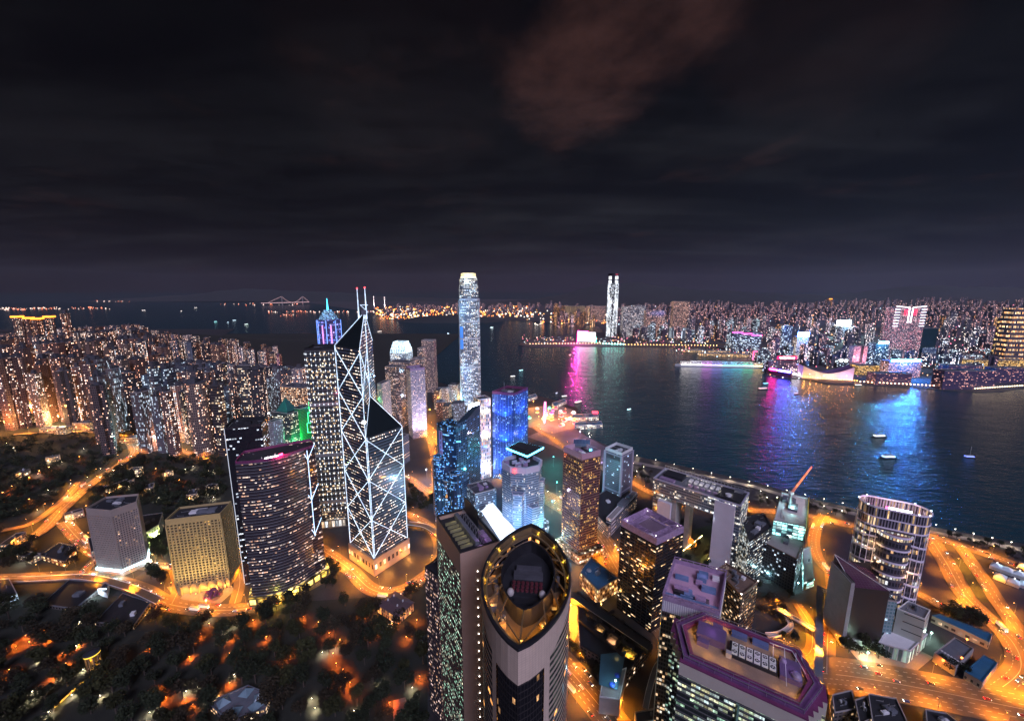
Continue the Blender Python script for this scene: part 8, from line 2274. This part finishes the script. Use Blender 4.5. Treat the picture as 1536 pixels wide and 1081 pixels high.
# ------------------------------------------------------------------ trees
LEAF = []
for nm, c in (('dark leaves', (.020, .026, .013)), ('olive leaves', (.030, .032, .012)), ('brown green leaves', (.030, .024, .014))):
    m, nt, b = newmat(nm); rn = S(nt, nt.nodes.new('ShaderNodeObjectInfo').outputs['Random'])
    n = fbm(nt, geo_pos(nt), .45, 4, .65)
    lk(nt, ramp(nt, n * .8 + rn * .25, [(.3, tuple(x * .45 for x in c)), (.55, c), (.8, tuple(x * 1.7 for x in c))]), b.inputs['Base Color'])
    b.inputs['Roughness'].default_value = .85; b.inputs['Specular IOR Level'].default_value = .15; LEAF.append(m)
bark = plain('bark', (.05, .038, .028), .9, .3, .8)
def leaf(mb, p, s, r):
    a, t_ = r.uniform(0, 6.28), r.uniform(-.9, .9); u = Vector((math.cos(a), math.sin(a), t_ * .7)).normalized(); v = Vector((-math.sin(a) * t_, math.cos(a) * t_, 1)).cross(u).normalized()
    mb.face([p - u * s - v * s * .2, p + v * s * .55, p + u * s - v * s * .15, p - v * s * .55])
def tree_proto(k):
    r = random.Random(100 + k); t = thing('tree', '', 'tree'); h = r.uniform(5, 8); Rr = r.uniform(4.6, 6.6)
    tr = MB(); tr.cyl((0, 0, -1), .45, h, 7, .25, False)
    cl = []
    for i in range(r.randrange(6, 9)):
        a = r.uniform(0, 6.28); rr = Rr * r.uniform(.15, .75); q = Vector((rr * math.cos(a), rr * math.sin(a), h + r.uniform(-.5, 3.8)))
        cl.append((q, Rr * r.uniform(.32, .55))); tr.bar((0, 0, h - 2), q - Vector((0, 0, .8)), .22)
    tr.build('trunk', bark, t)
    cr = MB()
    for q, s in cl:
        for _ in range(95):
            d = Vector((r.gauss(0, 1), r.gauss(0, 1), r.gauss(0, .8))).normalized() * s * r.uniform(.6, 1.08)
            leaf(cr, q + d, r.uniform(.45, .95), r)
    cr.build('crown', LEAF[k % 3], t); return t
TP = [[tree_proto(k), False] for k in range(7)]
def inpoly(x, y, P):
    c = False
    for i in range(len(P)):
        a, b = P[i], P[i - 1]
        if (a[1] > y) != (b[1] > y) and x < (b[0] - a[0]) * (y - a[1]) / (b[1] - a[1]) + a[0]: c = not c
    return c
rt = random.Random(31); TREES = []
TL = [('park villa', (594, 905)), ('lookout tower', (143, 985)), ('conservatory', (360, 1050)), ('pale slab tower', (670, 950)), ('braced tower', (570, 860)), ('curved office block', (410, 880)), ('ochre block', (300, 890)), ('grey office block', (170, 850)), ('dark roofed halls', (120, 900)), ('left picture edge', (0, 960)), ('bottom picture edge', (450, 1075)), ('hill road', (120, 740)), ('curved glass tower', (1300, 900)), ('footbridge', (1230, 950)), ('arch building', (1050, 800)), ('mall roof', (910, 960)), ('blue glass tower', (680, 740)), ('blue roofed shed', (1470, 1000))]
def tree(x, y, s, group, zf=terr, lab=None):
    pr = TP[rt.randrange(len(TP))]; z = zf(x, y)
    if not pr[1]: o = pr[0]; pr[1] = True; o.location = (x, y, z)
    else: o = dup(pr[0], (x, y, z))
    o.rotation_euler.z = rt.uniform(0, 6.28); o.scale = (s, s, s * rt.uniform(.85, 1.2))
    sz = 'large spreading ' if s > 1.25 else 'small ' if s < .9 else ''
    o['label'] = sz + ['dark green', 'olive green', 'brownish green'][TP.index(pr) % 3] + ' leafy tree ' + near(pix((x, y, z + 6)), TL); o['group'] = 'trees ' + near(pix((x, y, z + 6)), TL)
def grove(px, n, gap, group, s0=.9, s1=1.5, ra=6.0):
    P = px; xs, ys = [p[0] for p in P], [p[1] for p in P]; k = t = 0
    while k < n and t < n * 30:
        t += 1; x, y = rt.uniform(min(xs), max(xs)), rt.uniform(min(ys), max(ys))
        if not inpoly(x, y, P): continue
        p = ats(x, y)
        if any((p.x - a) ** 2 + (p.y - b) ** 2 < gap * gap for a, b in TREES): continue
        if not road_clear(p.x, p.y, ra) or any((p.x - a) ** 2 + (p.y - b) ** 2 < (c * .55) ** 2 for a, b, c in HEROES if c < 44): continue
        TREES.append((p.x, p.y)); tree(p.x, p.y, rt.uniform(s0, s1), group); k += 1
for p in ((205, 1050), (600, 1065), (350, 1055), (110, 895), (185, 915)): q = at(*p); keep(q.x, q.y, 20)
grove([(-30, 905), (60, 912), (130, 930), (225, 915), (330, 925), (400, 922), (470, 905), (560, 885), (636, 872), (640, 1100), (-30, 1100)], 150, 11.5, 'trees of the dark park', 1.15, 1.8)
grove([(205, 690), (330, 690), (338, 745), (290, 770), (215, 760), (170, 745), (140, 760), (150, 725)], 44, 9, 'trees right of the hill road', 1.1, 1.7)
grove([(-30, 802), (50, 815), (60, 850), (40, 862), (-30, 862)], 14, 8, 'x', 1, 1.5)
grove([(98, 795), (128, 812), (128, 845), (112, 850), (100, 815)], 8, 7, 'x', .9, 1.3)
grove([(614, 715), (650, 728), (652, 772), (616, 768)], 14, 8, 'trees between the braced and blue glass towers', 1.0, 1.5)
grove([(195, 800), (250, 800), (252, 845), (205, 845)], 16, 7, 'floodlit trees behind the grey office block')
grove([(222, 862), (258, 858), (262, 890), (236, 892)], 10, 6, 'trees left of the ochre block')
grove([(1240, 860), (1268, 860), (1262, 900), (1240, 892)], 5, 7, 'trees by the roundabout', 1.1, 1.6)
grove([(1270, 975), (1325, 985), (1320, 1005), (1272, 1000)], 12, 6, 'trees before the dark wedge block')
grove([(1415, 915), (1470, 930), (1462, 945), (1412, 925)], 12, 6, 'trees behind the long blue shed')
grove([(1420, 1000), (1470, 1020), (1440, 1030), (1410, 1020)], 10, 6, 'trees before the blue roofed shed')
grove([(1130, 880), (1215, 905), (1210, 980), (1150, 960)], 12, 8, 'trees of the little garden', .7, 1.1, 3)
grove([(845, 955), (870, 985), (900, 1015), (880, 1010), (848, 975)], 14, 5.5, 'trees along the avenue', .8, 1.1, 3)
grove([(1020, 790), (1075, 780), (1075, 850), (1025, 865)], 10, 9, 'trees seen through the arch', .7, 1.0, 3)
grove([(1130, 735), (1280, 770), (1275, 785), (1130, 755)], 16, 8, 'trees of the waterfront gardens', .6, 1.0, 4)
grove([(1400, 798), (1536, 828), (1536, 842), (1400, 806)], 16, 8, 'trees of the right promenade', .6, .9, 4)
grove([(945, 695), (985, 705), (975, 735), (945, 718)], 10, 7, 'trees beside the arch building', .6, 1.0, 4)
grove([(460, 815), (520, 870), (500, 890), (440, 860)], 14, 7, 'trees in front of the braced tower', .8, 1.2, 4)
grove([(370, 905), (470, 890), (440, 912), (380, 922)], 10, 7, 'trees below the curved office block', .9, 1.3, 4)
grove([(1500, 975), (1550, 985), (1550, 1040), (1510, 1040)], 14, 7, 'trees at the right edge', .8, 1.2, 4)
# the wooded slope at the far left reads as one mass
wd = MB(); r = random.Random(51); area_lamp(at(856, 925), 0, 90000, ORANGE, 'tall sodium lamp in the orange plaza', h=16); area_lamp(at(850, 950), 0, 70000, ORANGE, 'second tall sodium lamp at the lower end of the orange plaza', h=16)  # both lamps are added to brighten the plaza
P = [(-60, 655), (60, 655), (145, 652), (186, 680), (150, 706), (100, 742), (60, 772), (-60, 796)]
k = 0
P3_ = [(205, 690), (330, 690), (340, 740), (255, 772), (215, 760), (135, 762), (128, 735), (180, 705)]
while k < 640:
    x, y = r.uniform(-60, 345), r.uniform(650, 800)
    if not inpoly(x, y, P) and not inpoly(x, y, P3_): continue
    p = ats(x, y); k += 1
    if not road_clear(p.x, p.y, 7) or not clear(p.x, p.y, 0): continue
    z = terr(p.x, p.y); s = r.uniform(4, 7.5)
    for c in range(3):
        q = Vector((p.x + r.uniform(-4, 4), p.y + r.uniform(-4, 4), z + r.uniform(4, 9)))
        for _ in range(26):
            d = Vector((r.gauss(0, 1), r.gauss(0, 1), r.gauss(0, .8))).normalized() * s * .6 * r.uniform(.6, 1.1)
            leaf(wd, q + d, r.uniform(.9, 1.7), r)
tag(wd.build('woodland', LEAF[0]), 'dark wooded slope left of the hill road', 'woodland', kind='stuff')
# ------------------------------------------------------------------ haze
hz = bpy.data.materials.new('haze air'); hz.use_nodes = True; hnt = hz.node_tree; hnt.nodes.clear()
ho = hnt.nodes.new('ShaderNodeOutputMaterial'); hv = hnt.nodes.new('ShaderNodeVolumePrincipled')
hv.inputs['Color'].default_value = (.80, .86, 1, 1); hv.inputs['Density'].default_value = 1.7e-5; hv.inputs['Anisotropy'].default_value = .3
hnt.links.new(hv.outputs[0], ho.inputs['Volume']); hz.cycles.homogeneous_volume = True
b = MB(); b.prism([(-16000, -900), (16500, -900), (16500, 19000), (-16000, 19000)], -30, 1050, True, True)
tag(b.build('haze', hz), 'thin blue grey night haze over the harbour', 'haze', kind='stuff')
sc.cycles.volume_bounces = 0
